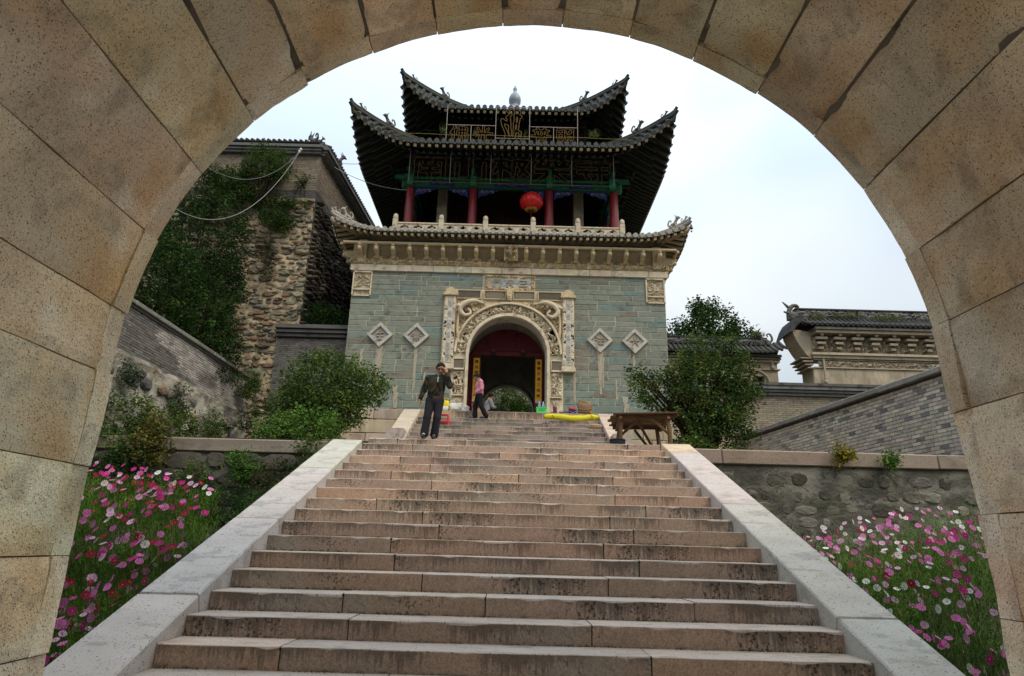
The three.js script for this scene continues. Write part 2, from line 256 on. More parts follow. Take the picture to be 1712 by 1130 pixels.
// ------------------------------------------------------------------ foreground archway
{
  const t = thing('stone_archway', [0, 0, 0], 'large archway of speckled tan granite blocks in the foreground framing the view', 'archway');
  const cx = 0.13, cy = 2.82, Rr = 2.89, R = mulberry(77), L0 = cy, LA = Math.PI * Rr;
  const curve = (s) => { // arc length from the foot of the left jamb -> point, inward normal
    const fl = (q) => 0.1 * step(0, 1.5, q);
    if (s < L0) return [cx - Rr - fl(L0 - s) * 0.3, s, 1, 0];
    if (s > L0 + LA) return [cx + Rr + fl(s - L0 - LA), cy - (s - L0 - LA), -1, 0];
    const a = Math.PI - (s - L0) / Rr; return [cx + Rr * Math.cos(a), cy + Rr * Math.sin(a), -Math.cos(a), -Math.sin(a)];
  };
  const course = (s0, s1, z0, z1, dr, nz, tone, chip, ring) => {
    const ns = 8, amp = 0.012, sd = Math.floor(R() * 900), gap = ring ? 0.003 : 0.004 + 0.007 * chip, cols = [];
    const pos = [], uv = [], idx = [], ou = R() * 5, ov = R() * 5;
    const W = ns + 3, Hh = nz + 3;
    for (let j = 0; j < Hh; j++) for (let i = 0; i < W; i++) {
      const fi = clamp((i - 1) / ns), fj = clamp((j - 1) / nz), edge = i === 0 || i === W - 1 || j === 0 || j === Hh - 1;
      const s = lerp(s0 + gap, s1 - gap, fi), z = lerp(z0, z1, fj);
      const near = Math.min(fi, 1 - fi) * (s1 - s0), nearz = Math.min(fj, 1 - fj) * Math.abs(z1 - z0);
      const [x, y, nx, ny] = curve(s);
      let h = dr + amp * (n3(s * 3, z * 3, sd) - 0.5) * 2 + 0.006 * (n3(s * 14, z * 14, sd + 5) - 0.5);
      if (near < 0.001) h -= (ring ? 0.003 : 0.012) + (ring ? 0 : 0.03 * chip * step(0.5, 0.7, n3(z * 4.1, s, sd + 9)));
      if (ring && j <= 2) h -= 0.006;
      if (edge) h = -0.42;
      pos.push(x + nx * h, y + ny * h, z); uv.push(s + ou, z + ov);
      const bn = n3(s * 1.1 + 4, z * 1.1, 31), fn = n3(s * 3.3, z * 2.7, 32), rim = ring ? 0.25 : step(0.5, 0.05, Math.abs(z + 4.25) - 0.3 * (fn - 0.3)), rs = clamp(step(0.55, 0.75, bn) * 0.4 + rim * step(0.4, 0.62, fn) * 0.75), pl = step(0.62, 0.8, n3(s * 2.1, z * 0.7 + 9, 33)); const kk = 0.86 + 0.3 * n3(s * 0.8, z * 0.9, 34); cols.push(...mix3(mix3(tone, [tone[0] * 0.82, tone[1] * 0.67, tone[2] * 0.5], rs), [1.1, 1.1, 1.08], pl * 0.35).map((q) => q * kk));
    }
    for (let j = 0; j < Hh - 1; j++) for (let i = 0; i < W - 1; i++) { const a = j * W + i; idx.push(a, a + W + 1, a + 1, a, a + W, a + W + 1); }
    const g = new THREE.BufferGeometry(); g.setAttribute('position', new THREE.Float32BufferAttribute(pos, 3)); g.setAttribute('uv', new THREE.Float32BufferAttribute(uv, 2)); g.setIndex(idx);
    g.setAttribute('color', new THREE.Float32BufferAttribute(cols, 3)); const ng = g.toNonIndexed(); ng.computeVertexNormals();
    return ng;
  };
  const ang = [174.4, 162.7, 150.5, 139, 128.7, 117.1, 106.2, 95.4, 85.7, 74.6, 63.7, 52.1, 41, 29.7, 17.6, 6.7];
  const js = [-0.06, 0.34, 0.9, 1.47, 2.03, 2.65, ...ang.map((a) => L0 + (180 - a) / 180 * LA), L0 + LA + 0.28, L0 + LA + 0.95, L0 + LA + 1.58, L0 + LA + 2.2, L0 + LA + L0 + 0.06];
  for (let i = 0; i < js.length - 1; i++) {
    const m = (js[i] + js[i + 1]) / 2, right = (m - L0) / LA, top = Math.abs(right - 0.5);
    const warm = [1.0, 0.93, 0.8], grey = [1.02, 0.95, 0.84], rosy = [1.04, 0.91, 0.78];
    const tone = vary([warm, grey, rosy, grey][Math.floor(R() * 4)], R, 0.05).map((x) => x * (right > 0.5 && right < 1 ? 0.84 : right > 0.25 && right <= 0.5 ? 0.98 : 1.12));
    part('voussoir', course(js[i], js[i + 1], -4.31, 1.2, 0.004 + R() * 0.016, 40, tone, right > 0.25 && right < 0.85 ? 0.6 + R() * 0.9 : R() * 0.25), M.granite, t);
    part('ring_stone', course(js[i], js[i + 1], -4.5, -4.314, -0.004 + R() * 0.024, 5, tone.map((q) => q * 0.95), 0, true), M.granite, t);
  }
  // body of the gate behind the lining, with mortar showing in the joints
  const hole = []; for (let i = 0; i <= 120; i++) { const s = lerp(-0.5, 2 * L0 + LA + 0.5, i / 120), [x, y, nx, ny] = curve(s); hole.push([x - nx * 0.018, y - ny * 0.018]); }
  const out = [[11, -0.5], [11, 8.6], [-11, 8.6], [-11, -0.5]];
  const body = extr([...hole.slice().reverse(), ...out.slice().reverse()].reverse(), 5.64, [0.2, 0.185, 0.16]);
  body.translate(0, 0, -4.485); part('masonry_core', body, M.stone, t);
  part('coping', [slab(22.4, 0.3, 6.1, 0.04, { c: [0.42, 0.39, 0.34], R })].map((g) => mv(g, 0, 8.75, -1.64)), M.stone, t);
}

// ------------------------------------------------------------------ staircases
const RISE = 0.1786, RUN = 0.47, D0 = 5.983, H0 = 0.763;
const stairY = (d) => H0 + 0.38 * (d - D0);
function stepGeo(w, h, d, R, c) { // worn block: rounded, chipped nosing and a slightly hollowed tread
  const N = Math.max(4, Math.round(w / 0.1)), sd = Math.floor(R() * 999), rows = [], o = R() * 6, ou = R() * 7, ov = R() * 7, X = w / 2, Y = h / 2, Z = d / 2;
  for (let i = 0; i <= N; i++) {
    const x = -X + w * i / N, e = Math.min(1, Math.min(i, N - i) / 0.7), chip = step(0.7, 0.88, n3(x * 5.5, 2, 1, sd)) * 0.018, r = 0.005 + 0.006 * n3(x * 3, 7, 2, sd) + chip + (i === 0 || i === N ? 0.006 : 0), wav = 0.006 * (n3(x * 1.7, 5, 3, sd) - 0.5), sag = 0.007 * n3(x * 0.9, 1, 4, sd) * e;
    rows.push([[x, -Y, Z + wav], [x, Y - r - sag, Z + wav], [x, Y - r * 0.28 - sag, Z - r * 0.3 + wav], [x, Y - sag, Z - r * 1.1 + wav], [x, Y - sag * 0.6 - 0.004 * n3(x * 2, 9, 5, sd), Z - d * 0.45], [x, Y, -Z]]);
  }
  const pos = [], uv = []; const put = (p, riser) => { pos.push(...p); if (riser) uv.push(p[0] + o, clamp((p[1] + Y) / h, 0.01, 0.99)); else uv.push(p[0] + ou, p[2] + p[1] * 0.5 + ov); };
  for (let j = 0; j < 5; j++) for (let i = 0; i < N; i++) { const a = rows[i][j], b = rows[i + 1][j], e = rows[i + 1][j + 1], f = rows[i][j + 1], q = j < 1; for (const p of [a, b, e, a, e, f]) put(p, q); if (j === 0 && i === N - 1) rows.riser = pos.length / 3; }
  for (const [r, s] of [[rows[0], 1], [rows[N], -1]]) { const b = [r[0][0], -Y, -Z]; for (let j = 0; j < 5; j++) { const t = [r[j], r[j + 1], b]; for (const p of s > 0 ? t : t.reverse()) put(p, false); } }
  const g = geo(pos, uv); tint(g, c); g.addGroup(0, rows.riser, 0); g.addGroup(rows.riser, pos.length / 3 - rows.riser, 1); return g;
}
function stairStone(parent, x0, x1, top, rise, d, run, R, tone) {
  const w = x1 - x0 - 0.012, g = stepGeo(w, rise + 0.02, run + 0.08, R, tone);
  const o = mesh('step_stone', g, [M.riser, M.tread], parent);
  o.position.set((x0 + x1) / 2, top - (rise + 0.02) / 2 + (R() - 0.5) * 0.008, -d - (run + 0.08) / 2 + (R() - 0.5) * 0.022); o.rotation.z = (R() - 0.5) * 0.002; return o;
}
{
  const R = mulberry(31), J = [[-1.83, 1.21], [-1.39, 0.78], [-1.57, -0.19, 1.83], [-0.87, 1.07], [-1.25, 1.49], [-1.38, 1.16], [-0.86, 1.61], [-1.14, 1.38], [-1.86, 1.96], [-1.05, 1.60], [-1.20, 1.39], [-1.93, 0.17, 1.72], [-1.35, 0.66], [-1.95, 1.71], [-0.18, 0.94], [-1.88, 0.62, 1.56], [-2.26, -0.89, 2.40]];
  const joints = [];
  const t = thing('stone_staircase', [0, 0, 0], 'wide lower flight of worn granite steps between pale sloping slabs, middle foreground', 'staircase');
  const xl = -2.83, xr = 3.03;
  for (let k = -4; k <= 16; k++) {
    const d = D0 + k * RUN, xs = [xl - 0.02, ...(J[k] ?? [-1.2 + R() * 0.6, 1.1 + R() * 0.5]), xr + 0.02];
    for (let i = 1; i < xs.length - 1; i++) joints.push(box(0.02, RISE + 0.006, 0.03, xs[i], H0 + k * RISE - RISE / 2 - 0.006, -d - 0.03, [0.025, 0.028, 0.018]), box(0.02, 0.02, RUN, xs[i], H0 + k * RISE - 0.018, -d - RUN / 2, [0.03, 0.035, 0.02]));
    for (let i = 0; i < xs.length - 1; i++) stairStone(t, xs[i], xs[i + 1], H0 + k * RISE, RISE, d, k === 16 ? 1.2 : RUN, R, vary([[1, 0.97, 0.92], [0.93, 0.92, 0.9], [1.04, 0.97, 0.89], [0.87, 0.86, 0.84]][Math.floor(R() * 4)], R, 0.07, 0.015));
  }
  stuff('joint_earth', joints, M.soil, t).material = M.flat;
  part('stair_core', extr([[3.4, -0.6], [13.4, 3.3], [13.4, -0.7], [3.4, -0.7]], 5.9, [0.3, 0.28, 0.24]).rotateY(Math.PI / 2).translate(-2.87, -0.15, 0), M.stone, t);
  // sloping side slabs
  const cuts = { '-1': [4.0, 6.72, 8.72, 11.02, 13.02], 1: [4.0, 6.6, 9.75, 12.72, 13.36] };
  for (const s of [-1, 1]) {
    const c = cuts[s], x = s < 0 ? (-3.4 - xl) / 2 + xl - 0.02 : 3.315, w = 0.57;
    for (let i = 0; i < c.length - 1; i++) {
      const a = c[i], b = c[i + 1], L = (b - a) * Math.hypot(1, 0.38) - 0.008, g = slab(w, 0.34, L, 0.014, { jit: 0.008, R, c: vary(i === 3 && s > 0 ? [1.08, 0.98, 0.8] : [0.96, 1.02, 1.06], R, 0.06) });
      const o = part('stringer_slab', g, M.tread, t); o.rotation.x = Math.atan(0.38); o.position.set(x, stairY((a + b) / 2) + 0.075 - 0.17 * Math.hypot(1, 0.38) + (R() - 0.5) * 0.01, -(a + b) / 2);
    }
    part('stringer_wall', extr([[3.9, -0.5], [13.3, stairY(13.3) - 0.26], [13.3, -0.5]], 0.5, [0.42, 0.4, 0.36]).rotateY(Math.PI / 2).translate(x - 0.25, -0, 0), M.stone, t);
  }
  part('landing_paving', box(8, 0.3, 8, 0.1, 3.461, -17.9, [0.85, 0.8, 0.72]), M.tread, t);
}
const UR = 0.1896, UT = 0.4, UD = 17.8, UH = 3.62;
{
  const R = mulberry(32);
  const t = thing('stone_staircase', [0, 0, 0], 'upper flight of dark stained steps rising from the landing to the gate tower door', 'staircase');
  for (let k = 0; k <= 10; k++) {
    const last = k === 10, d = last ? 21.85 : UD + k * UT, top = last ? 5.84 : UH + (k + 1) * UR, xs = [-2.98]; while (xs[xs.length - 1] < 1.9) xs.push(xs[xs.length - 1] + 0.9 + R() * 1.1); xs.push(2.92);
    for (let i = 0; i < xs.length - 1; i++) stairStone(t, xs[i], xs[i + 1], top, last ? 0.33 : UR, d, last ? 1.3 : UT + 0.05, R, last ? vary([0.95, 0.88, 0.78], R, 0.06) : vary([0.7, 0.73, 0.74], R, 0.12));
  }
  for (const s of [-1, 1]) for (const [a, b] of [[17.4, 19.4], [19.4, 21.95]]) {
    const L = (b - a) * Math.hypot(1, 0.474) - 0.008, o = part('stringer_slab', slab(0.56, 0.3, L, 0.014, { jit: 0.008, R, c: vary([0.98, 0.92, 0.86], R, 0.05) }), M.tread, t);
    o.rotation.x = Math.atan(0.474); o.position.set(s < 0 ? -3.25 : 3.19, 3.62 + 0.474 * ((a + b) / 2 - 17.4) - 0.06, -(a + b) / 2);
  }
  part('stair_core', [box(6, 2.1, 4, 0, 4.4, -24, [0.5, 0.45, 0.4]), box(0.5, 1.6, 3, -3.25, 3.9, -20.3, [0.5, 0.45, 0.4]), box(0.5, 1.6, 3, 3.19, 3.9, -20.3, [0.5, 0.45, 0.4])], M.stone, t);
}
// ------------------------------------------------------------------ masonry helpers
function rubble(w, h, d, R, c, n = 8, e = 2.6, ins = 0.62) { // one rough field stone, front to +z, back at z = 0
  const ring = [], pos = [];
  for (let i = 0; i < n; i++) { const a = (i + (R() - 0.5) * 0.5) / n * 2 * Math.PI, ca = Math.cos(a), sa = Math.sin(a), k = (0.9 + R() * 0.16) / Math.pow(Math.pow(Math.abs(ca), e) + Math.pow(Math.abs(sa), e), 1 / e); ring.push([ca * k * w / 2, sa * k * h / 2]); }
  const top = ring.map(([x, y]) => [x * (ins + R() * 0.14), y * (ins - 0.03 + R() * 0.16), d * (0.85 + R() * 0.3)]), mid = ring.map(([x, y]) => [x, y, d * (0.35 + R() * 0.3)]), c0 = [(R() - 0.5) * w * 0.2, (R() - 0.5) * h * 0.2, d * (0.95 + R() * 0.3)];
  for (let i = 0; i < n; i++) { const j = (i + 1) % n; pos.push(...c0, ...top[i], ...top[j], ...top[i], ...mid[i], ...mid[j], ...top[i], ...mid[j], ...top[j]); const b = (p) => [p[0] * 0.96, p[1] * 0.96, -0.02]; pos.push(...mid[i], ...b(mid[i]), ...b(mid[j]), ...mid[i], ...b(mid[j]), ...mid[j]); }
  const g = geo(pos); boxUV(g, R() * 9, R() * 9); return tint(g, c);
}
function rubbleField(x0, x1, y0, y1, sw, sh, R, put, skip = () => false) { // coursed rubble
  for (let y = y0; y < y1 - sh * 0.4;) { const hh = Math.min(sh * (0.72 + R() * 0.6), y1 - y); for (let x = x0 + (R() - 0.5) * sw * 0.2; x < x1 - sw * 0.25;) { const w = Math.min(sw * (0.5 + R() * 1.0), x1 - x); const h2 = hh * (0.8 + R() * 0.3); if (!skip(x + w / 2, y + hh / 2)) put(x + w / 2 + 0.0, y + hh / 2 + (R() - 0.5) * hh * 0.25, w * 0.95, h2 * 0.93); x += w; } y += hh; }
}
function brickField(L, H, bl, bh, R, tone, joint, put, lim = () => true) { let row = 0; for (let y = 0; y < H - bh * 0.5; y += bh, row++) for (let x = -(row % 2) * bl / 2; x < L - 0.02; x += bl) { const a = Math.max(0, x), b = Math.min(L, x + bl); if (b - a < 0.04) continue; if (lim(a, y)) put((a + b) / 2, y + bh / 2, b - a - joint, bh - joint); } }

// ------------------------------------------------------------------ retaining walls below the landing
{
  const R = mulberry(41);
  const w = thing('retaining_wall', [3.62, 0, -13.4], 'grey rubble retaining wall with pale coping, right of the steps above the flower bed', 'wall');
  part('wall_core', gridGeo(120, 34, (u, v) => { const x = 12.4 * u, y = -0.25 + 3.5 * v; return [x, y, 0.02 * n3(x * 6, y * 6, 3) + 0.012 * n3(x * 17, y * 17, 4)]; }, [0.66, 0.66, 0.62], false), M.plaster, w); part('wall_backing', box(12.4, 3.4, 0.4, 6.2, 1.5, -0.22, [0.3, 0.3, 0.28]), M.stone, w);
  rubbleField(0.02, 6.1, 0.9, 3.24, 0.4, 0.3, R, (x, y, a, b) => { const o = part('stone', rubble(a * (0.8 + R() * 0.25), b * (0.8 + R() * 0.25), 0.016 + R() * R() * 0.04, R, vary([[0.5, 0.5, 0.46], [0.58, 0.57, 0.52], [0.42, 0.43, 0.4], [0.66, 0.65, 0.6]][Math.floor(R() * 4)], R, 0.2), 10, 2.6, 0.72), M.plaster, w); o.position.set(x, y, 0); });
  const far = []; rubbleField(6.15, 12.3, 0.4, 3.24, 0.46, 0.36, R, (x, y, a, b) => far.push(mv(rubble(a, b, 0.07, R, vary([0.16, 0.16, 0.145], R, 0.2), 8), x, y, 0))); stuff('rubble_stones', far, M.stone, w);
  let x = 0; for (const L of [0.62, 2.35, 1.95, 2.1, 2.3, 3.1]) { const o = part('coping_stone', slab(L - 0.012, 0.29, 0.62, 0.02, { jit: 0.014, R, c: vary([0.62, 0.585, 0.53], R, 0.09) }), M.tread, w); o.position.set(x + L / 2, 3.4, -0.24); x += L; }
  const l = thing('retaining_wall', [-3.42, 0, -13.4], 'dark overgrown retaining wall with grey coping, left of the steps behind the flower bed', 'wall');
  part('wall_core', box(12.6, 3.5, 0.5, -6.3, 1.5, -0.25, [0.2, 0.19, 0.17]), M.stone, l);
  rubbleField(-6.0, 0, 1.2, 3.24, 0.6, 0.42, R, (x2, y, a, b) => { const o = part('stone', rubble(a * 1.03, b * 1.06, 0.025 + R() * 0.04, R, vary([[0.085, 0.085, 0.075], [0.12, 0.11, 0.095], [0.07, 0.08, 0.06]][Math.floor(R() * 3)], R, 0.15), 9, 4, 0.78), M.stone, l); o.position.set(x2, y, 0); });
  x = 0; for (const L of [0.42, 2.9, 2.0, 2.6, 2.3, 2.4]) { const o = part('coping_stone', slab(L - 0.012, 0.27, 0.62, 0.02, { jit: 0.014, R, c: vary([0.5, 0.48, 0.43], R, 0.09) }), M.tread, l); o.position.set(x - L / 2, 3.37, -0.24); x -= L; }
}

// ------------------------------------------------------------------ left and right sloping-looking brick walls running back from the landing
{
  const R = mulberry(43);
  const t = thing('brick_wall', [-9.6, 3.5, -13.5], 'long dark brick wall on patched stone base, running back left below the bastion', 'wall');
  t.rotation.y = Math.PI / 2; // local x runs back
  part('plaster_base', gridGeo(90, 24, (u, v) => { const x = u * 10.6, y = -0.3 + v * 2.75; return [x, y, 0.1 + 0.13 * (n3(x * 1.6, y * 1.6, 3) - 0.5) + 0.07 * (n3(x * 5, y * 5, 4) - 0.5) - 0.05 * step(0.95, 1, v)]; }, [1.25, 1.22, 1.13], false), M.plaster, t);
  part('wall_core', box(10.6, 4.1, 0.5, 5.3, 1.7, -0.27, [0.3, 0.29, 0.27]), M.stone, t);
  for (let i = 0; i < 46; i++) { const o = part('stone', rubble(0.3 + R() * 0.4, 0.16 + R() * 0.2, 0.07 + R() * 0.05, R, vary([[0.2, 0.19, 0.165], [0.27, 0.2, 0.13], [0.16, 0.16, 0.15]][Math.floor(R() * 3)], R, 0.15), 8), M.stone, t); o.position.set(1.2 + R() * 9.2, 0.2 + R() * 1.9, 0.1); }
  const b = []; brickField(10.6, 1.25, 0.26, 0.07, R, 0, 0.012, (x, y, w, h) => { const k = step(0.52, 0.66, n3(x * 0.7, y * 2.4, 8)); b.push(box(w, h, 0.06, x, y + 2.4, -0.012 + R() * 0.012, vary(mix3([0.2, 0.19, 0.175], [0.52, 0.49, 0.45], k * 0.75), R, 0.25), R() * 9, R() * 9)); }); stuff('bricks', b, M.stone, t);
  for (let i = 0; i < 9; i++) { const o = part('coping_stone', slab(1.17, 0.12, 0.66, 0.02, { jit: 0.012, R, c: vary([0.24, 0.235, 0.21], R, 0.14) }), M.stone, t); o.position.set(i * 1.178 + 0.59, 3.72, -0.2); }
  part('moulding', box(10.6, 0.07, 0.12, 5.3, 3.63, 0.0, [0.14, 0.135, 0.13]), M.stone, t);

  const r = thing('brick_wall', [9.6, 3.5, -13.44], 'grey brick wall with stone coping running back on the right, below the carved hall wall', 'wall');
  r.rotation.y = -Math.PI / 2 + 0.104; // local x runs toward the camera (mirrored below)
  // local frame: x from far (-11.2) to near (0)
  part('wall_core', box(11.6, 2.0, 0.5, -5.8, 0.9, -0.275, [0.5, 0.47, 0.42]), M.stone, r);
  const top = (x) => 1.95 + (-x) * 0.002;
  const all = [], big = []; brickField(11.6, 2.0, 0.28, 0.088, R, 0, 0.017, (x, y, w, h) => { const X = -11.6 + x; if (y + h / 2 > top(X) || X > -0.02) return; (X > -3.6 && y > 0.05 && big.length < 295 && X < -0.3 ? big : all).push([X, y, w, h]); });
  const bt = () => vary(R() < 0.1 ? [0.26, 0.26, 0.26] : [[0.6, 0.54, 0.45], [0.54, 0.49, 0.42], [0.66, 0.585, 0.48]][Math.floor(R() * 3)], R, 0.16);
  for (const [x, y, w, h] of big) { const o = part('brick', box(w, h, 0.08, 0, 0, 0, bt(), R() * 9, R() * 9), M.stone, r); o.position.set(x, y, -0.055 + R() * 0.008); o.rotation.z = (R() - 0.5) * 0.02; }
  stuff('bricks', all.map(([x, y, w, h]) => box(w, h, 0.08, x, y, -0.055 + R() * 0.008, bt(), R() * 9, R() * 9)), M.stone, r);
  for (let i = 0; i < 8; i++) { const o = part('coping_stone', slab(1.44, 0.15, 0.62, 0.02, { jit: 0.014, R, c: vary([0.3, 0.285, 0.25], R, 0.13) }), M.stone, r); o.position.set(-0.72 - i * 1.45, top(-0.72 - i * 1.45) + 0.1, -0.2); }

  const g = thing('brick_wall', [-6.0, 3.5, -23.8], 'narrow dark grey brick wall with moulded top between the bastion and the gate tower', 'wall');
  part('wall_core', box(2.9, 5.3, 0.4, -1.3, 2.65, -0.25, [0.16, 0.155, 0.15]), M.stone, g);
  const gb = []; brickField(2.9, 5.25, 0.28, 0.075, R, 0, 0.01, (x, y, w, h) => y > 2.2 && gb.push(box(w, h, 0.06, -2.75 + x, y, -0.04 + R() * 0.008, vary([0.17, 0.165, 0.155], R, 0.2), R() * 9, R() * 9))); stuff('bricks', gb, M.stone, g);
  part('moulding', [box(3, 0.1, 0.2, -1.3, 5.38, 0.0, [0.13, 0.13, 0.13]), box(3, 0.1, 0.28, -1.3, 5.52, 0.05, [0.18, 0.18, 0.175]), box(3, 0.14, 0.4, -1.3, 5.68, 0.08, [0.14, 0.14, 0.14])], M.stone, g);
}

// ------------------------------------------------------------------ brush strokes of the written characters (10 x 10 grid)
const CH = {
  fo: [[[3, 10], [0.8, 6]], [[2, 7.5], [2, 0]], [[4, 9], [9, 9], [9, 7], [4.3, 7], [4.3, 5], [9.3, 5], [9.3, 2.5], [8.2, 2.8]], [[5.8, 10], [5.8, 4], [4.2, 0]], [[7.4, 10], [7.4, 0]]],
  guang: [[[5, 10], [5, 6]], [[2.2, 9], [3.3, 7]], [[7.8, 9], [6.7, 7]], [[0.5, 6], [9.5, 6]], [[3.8, 6], [3.2, 2.5], [0.8, 0]], [[6.2, 6], [6.2, 1], [7, 0.3], [9, 0.5], [9.3, 2]]],
  pu: [[[3, 10], [3.8, 8.8]], [[7, 10], [6.2, 8.8]], [[1, 8.5], [9, 8.5]], [[4, 8.5], [4, 5.5]], [[6, 8.5], [6, 5.5]], [[2, 7.5], [2.8, 6]], [[8, 7.5], [7.2, 6]], [[0.3, 5.3], [9.7, 5.3]], [[3, 4.2], [3, 0]], [[7, 4.2], [7, 0]], [[3, 4.2], [7, 4.2]], [[3, 2.2], [7, 2.2]], [[3, 0.1], [7, 0.1]]],
  zhao: [[[1, 9.5], [1, 4.5]], [[4, 9.5], [4, 4.5]], [[1, 9.5], [4, 9.5]], [[1, 7], [4, 7]], [[1, 4.6], [4, 4.6]], [[5, 9.5], [9, 9.5], [8.6, 6.5], [7.8, 6.8]], [[6.8, 9.5], [5, 6.5]], [[5.5, 6], [5.5, 4]], [[8.8, 6], [8.8, 4]], [[5.5, 6], [8.8, 6]], [[5.5, 4], [8.8, 4]], [[1.5, 2.5], [0.8, 0.3]], [[3.8, 2.5], [4.1, 0.5]], [[6, 2.5], [6.5, 0.5]], [[8.2, 2.6], [9.2, 0.3]]],
  nan: [[[1, 8.5], [9, 8.5]], [[5, 10], [5, 7]], [[1.3, 7], [1.3, 0]], [[1.3, 7], [8.7, 7], [8.7, 0.5], [7.6, 0.8]], [[3.6, 6.2], [4.1, 5.2]], [[6.4, 6.2], [5.9, 5.2]], [[3, 5], [7, 5]], [[2.8, 3.2], [7.2, 3.2]], [[5, 5], [5, 0.5]]],
  shan: [[[5, 9.5], [5, 1]], [[1.3, 6], [1.3, 1], [8.7, 1]], [[8.7, 6], [8.7, 0.2]]],
  ji: [[[0.3, 7.3], [3.5, 7.3]], [[2, 10], [2, 0]], [[2, 7], [0.3, 3.5]], [[2, 6.5], [3.3, 4.8]], [[4.5, 9.3], [9.5, 9.3]], [[6, 9.3], [5.4, 2.5]], [[5.8, 6.8], [4.3, 6.8], [4.3, 4.2], [5.6, 4.2]], [[6.8, 7.2], [9.2, 7.2], [7.2, 2.6]], [[7, 6], [9.4, 2.6]], [[3.8, 1], [9.8, 1]]],
  le: [[[5, 10], [4.4, 9.2]], [[3.9, 9], [3.9, 5.4]], [[6.1, 9], [6.1, 5.4]], [[3.9, 9], [6.1, 9]], [[3.9, 7.2], [6.1, 7.2]], [[3.9, 5.4], [6.1, 5.4]], [[2.2, 9.6], [0.9, 8], [2.6, 7.6], [0.6, 5.6], [3, 5.8]], [[8.2, 9.6], [7.2, 8], [8.9, 7.6], [7, 5.6], [9.4, 5.8]], [[0.5, 4], [9.5, 4]], [[5, 5], [5, 0]], [[4.6, 3.8], [1, 0.6]], [[5.4, 3.8], [9, 0.6]]],
  si: [[[2, 8.5], [8, 8.5]], [[5, 10], [5, 6.5]], [[0.8, 6.5], [9.2, 6.5]], [[1, 4.2], [9, 4.2]], [[6.8, 5.6], [6.8, 0.4], [5.6, 1]], [[3, 3], [4, 1.8]]],
  mark: [[[3.4, 9.4], [4.6, 8.2], [3.2, 7.2]], [[6.2, 10], [7.6, 8.8], [6.4, 8], [8, 7.6]], [[6.2, 10], [6, 6], [5.6, 1]], [[7.4, 7.6], [6.9, 4.5], [5.6, 1]], [[1.6, 6.6], [2, 5], [4.2, 1]], [[1.6, 6.6], [3.4, 5.6], [4, 7.4], [4.4, 3.4], [4.8, 1]], [[3, 0.8], [7.6, 0.8], [7.9, 3], [6.8, 3.4]], [[3, 2], [3, 0]], [[5, 1.6], [5, -0.4]]],
  men: [[[1, 9.5], [1, 0]], [[1, 9.5], [4, 9.5], [4, 6], [1, 6]], [[1, 7.8], [4, 7.8]], [[9, 9.5], [9, 0], [8, 0.6]], [[9, 9.5], [6, 9.5], [6, 6], [9, 6]], [[6, 7.8], [9, 7.8]]],
  tian: [[[1.5, 8.8], [8.5, 8.8]], [[0.8, 5.6], [9.2, 5.6]], [[5, 8.8], [4.6, 4], [1, 0]], [[5.2, 5], [9, 0]]],
  san: [[[1.5, 8.5], [8.5, 8.5]], [[2, 5], [8, 5]], [[0.5, 1.2], [9.5, 1.2]]],
  da: [[[0.8, 6.2], [9.2, 6.2]], [[5, 10], [4.6, 5], [1, 0]], [[5.2, 6], [9.2, 0]]],
  fa: [[[1.5, 9.3], [2.6, 8.2]], [[0.8, 6.5], [2, 5.6]], [[1, 1], [2.8, 4]], [[4, 7.8], [9, 7.8]], [[6.5, 10], [6.5, 5]], [[3.4, 5], [9.7, 5]], [[6, 5], [4.3, 1.3], [8.6, 1.6]], [[7.8, 3], [9.2, 0.6]]],
  wu: [[[2.8, 10], [1, 7.5]], [[2.5, 8.5], [9, 8.5]], [[0.5, 5.8], [9.5, 5.8]], [[1, 3.2], [9, 3.2]], [[3, 8.5], [3, 3.2]], [[4.5, 8.5], [4.5, 3.2]], [[6, 8.5], [6, 3.2]], [[7.5, 8.5], [7.5, 3.2]], [[1.6, 2.3], [0.8, 0.5]], [[3.9, 2.3], [4.1, 0.6]], [[6, 2.3], [6.3, 0.6]], [[8.2, 2.3], [9.2, 0.4]]],
  sheng: [[[3, 9.5], [1.2, 6.5]], [[2.5, 7.6], [8.5, 7.6]], [[5, 9.8], [5, 0.5]], [[2, 4.3], [8, 4.3]], [[0.5, 0.5], [9.5, 0.5]]],
  bian: [[[5, 9.5], [5, 8]], [[2.8, 7.6], [4, 6.2]], [[7.2, 7.6], [6, 6.4]], [[3, 4.6], [4.6, 4.6]], [[5.8, 4.6], [7.4, 4.6]], [[1.2, 2.2], [4.4, 2.2]], [[5.6, 2.2], [9, 2.2]]],
  ren: [[[5, 9.8], [4.4, 5], [0.8, 0.3]], [[5, 6.5], [9.2, 0.3]]],
};
function segDist(px, py, a, b) { const dx = b[0] - a[0], dy = b[1] - a[1], t = clamp(((px - a[0]) * dx + (py - a[1]) * dy) / (dx * dx + dy * dy)); return Math.hypot(px - a[0] - t * dx, py - a[1] - t * dy); }
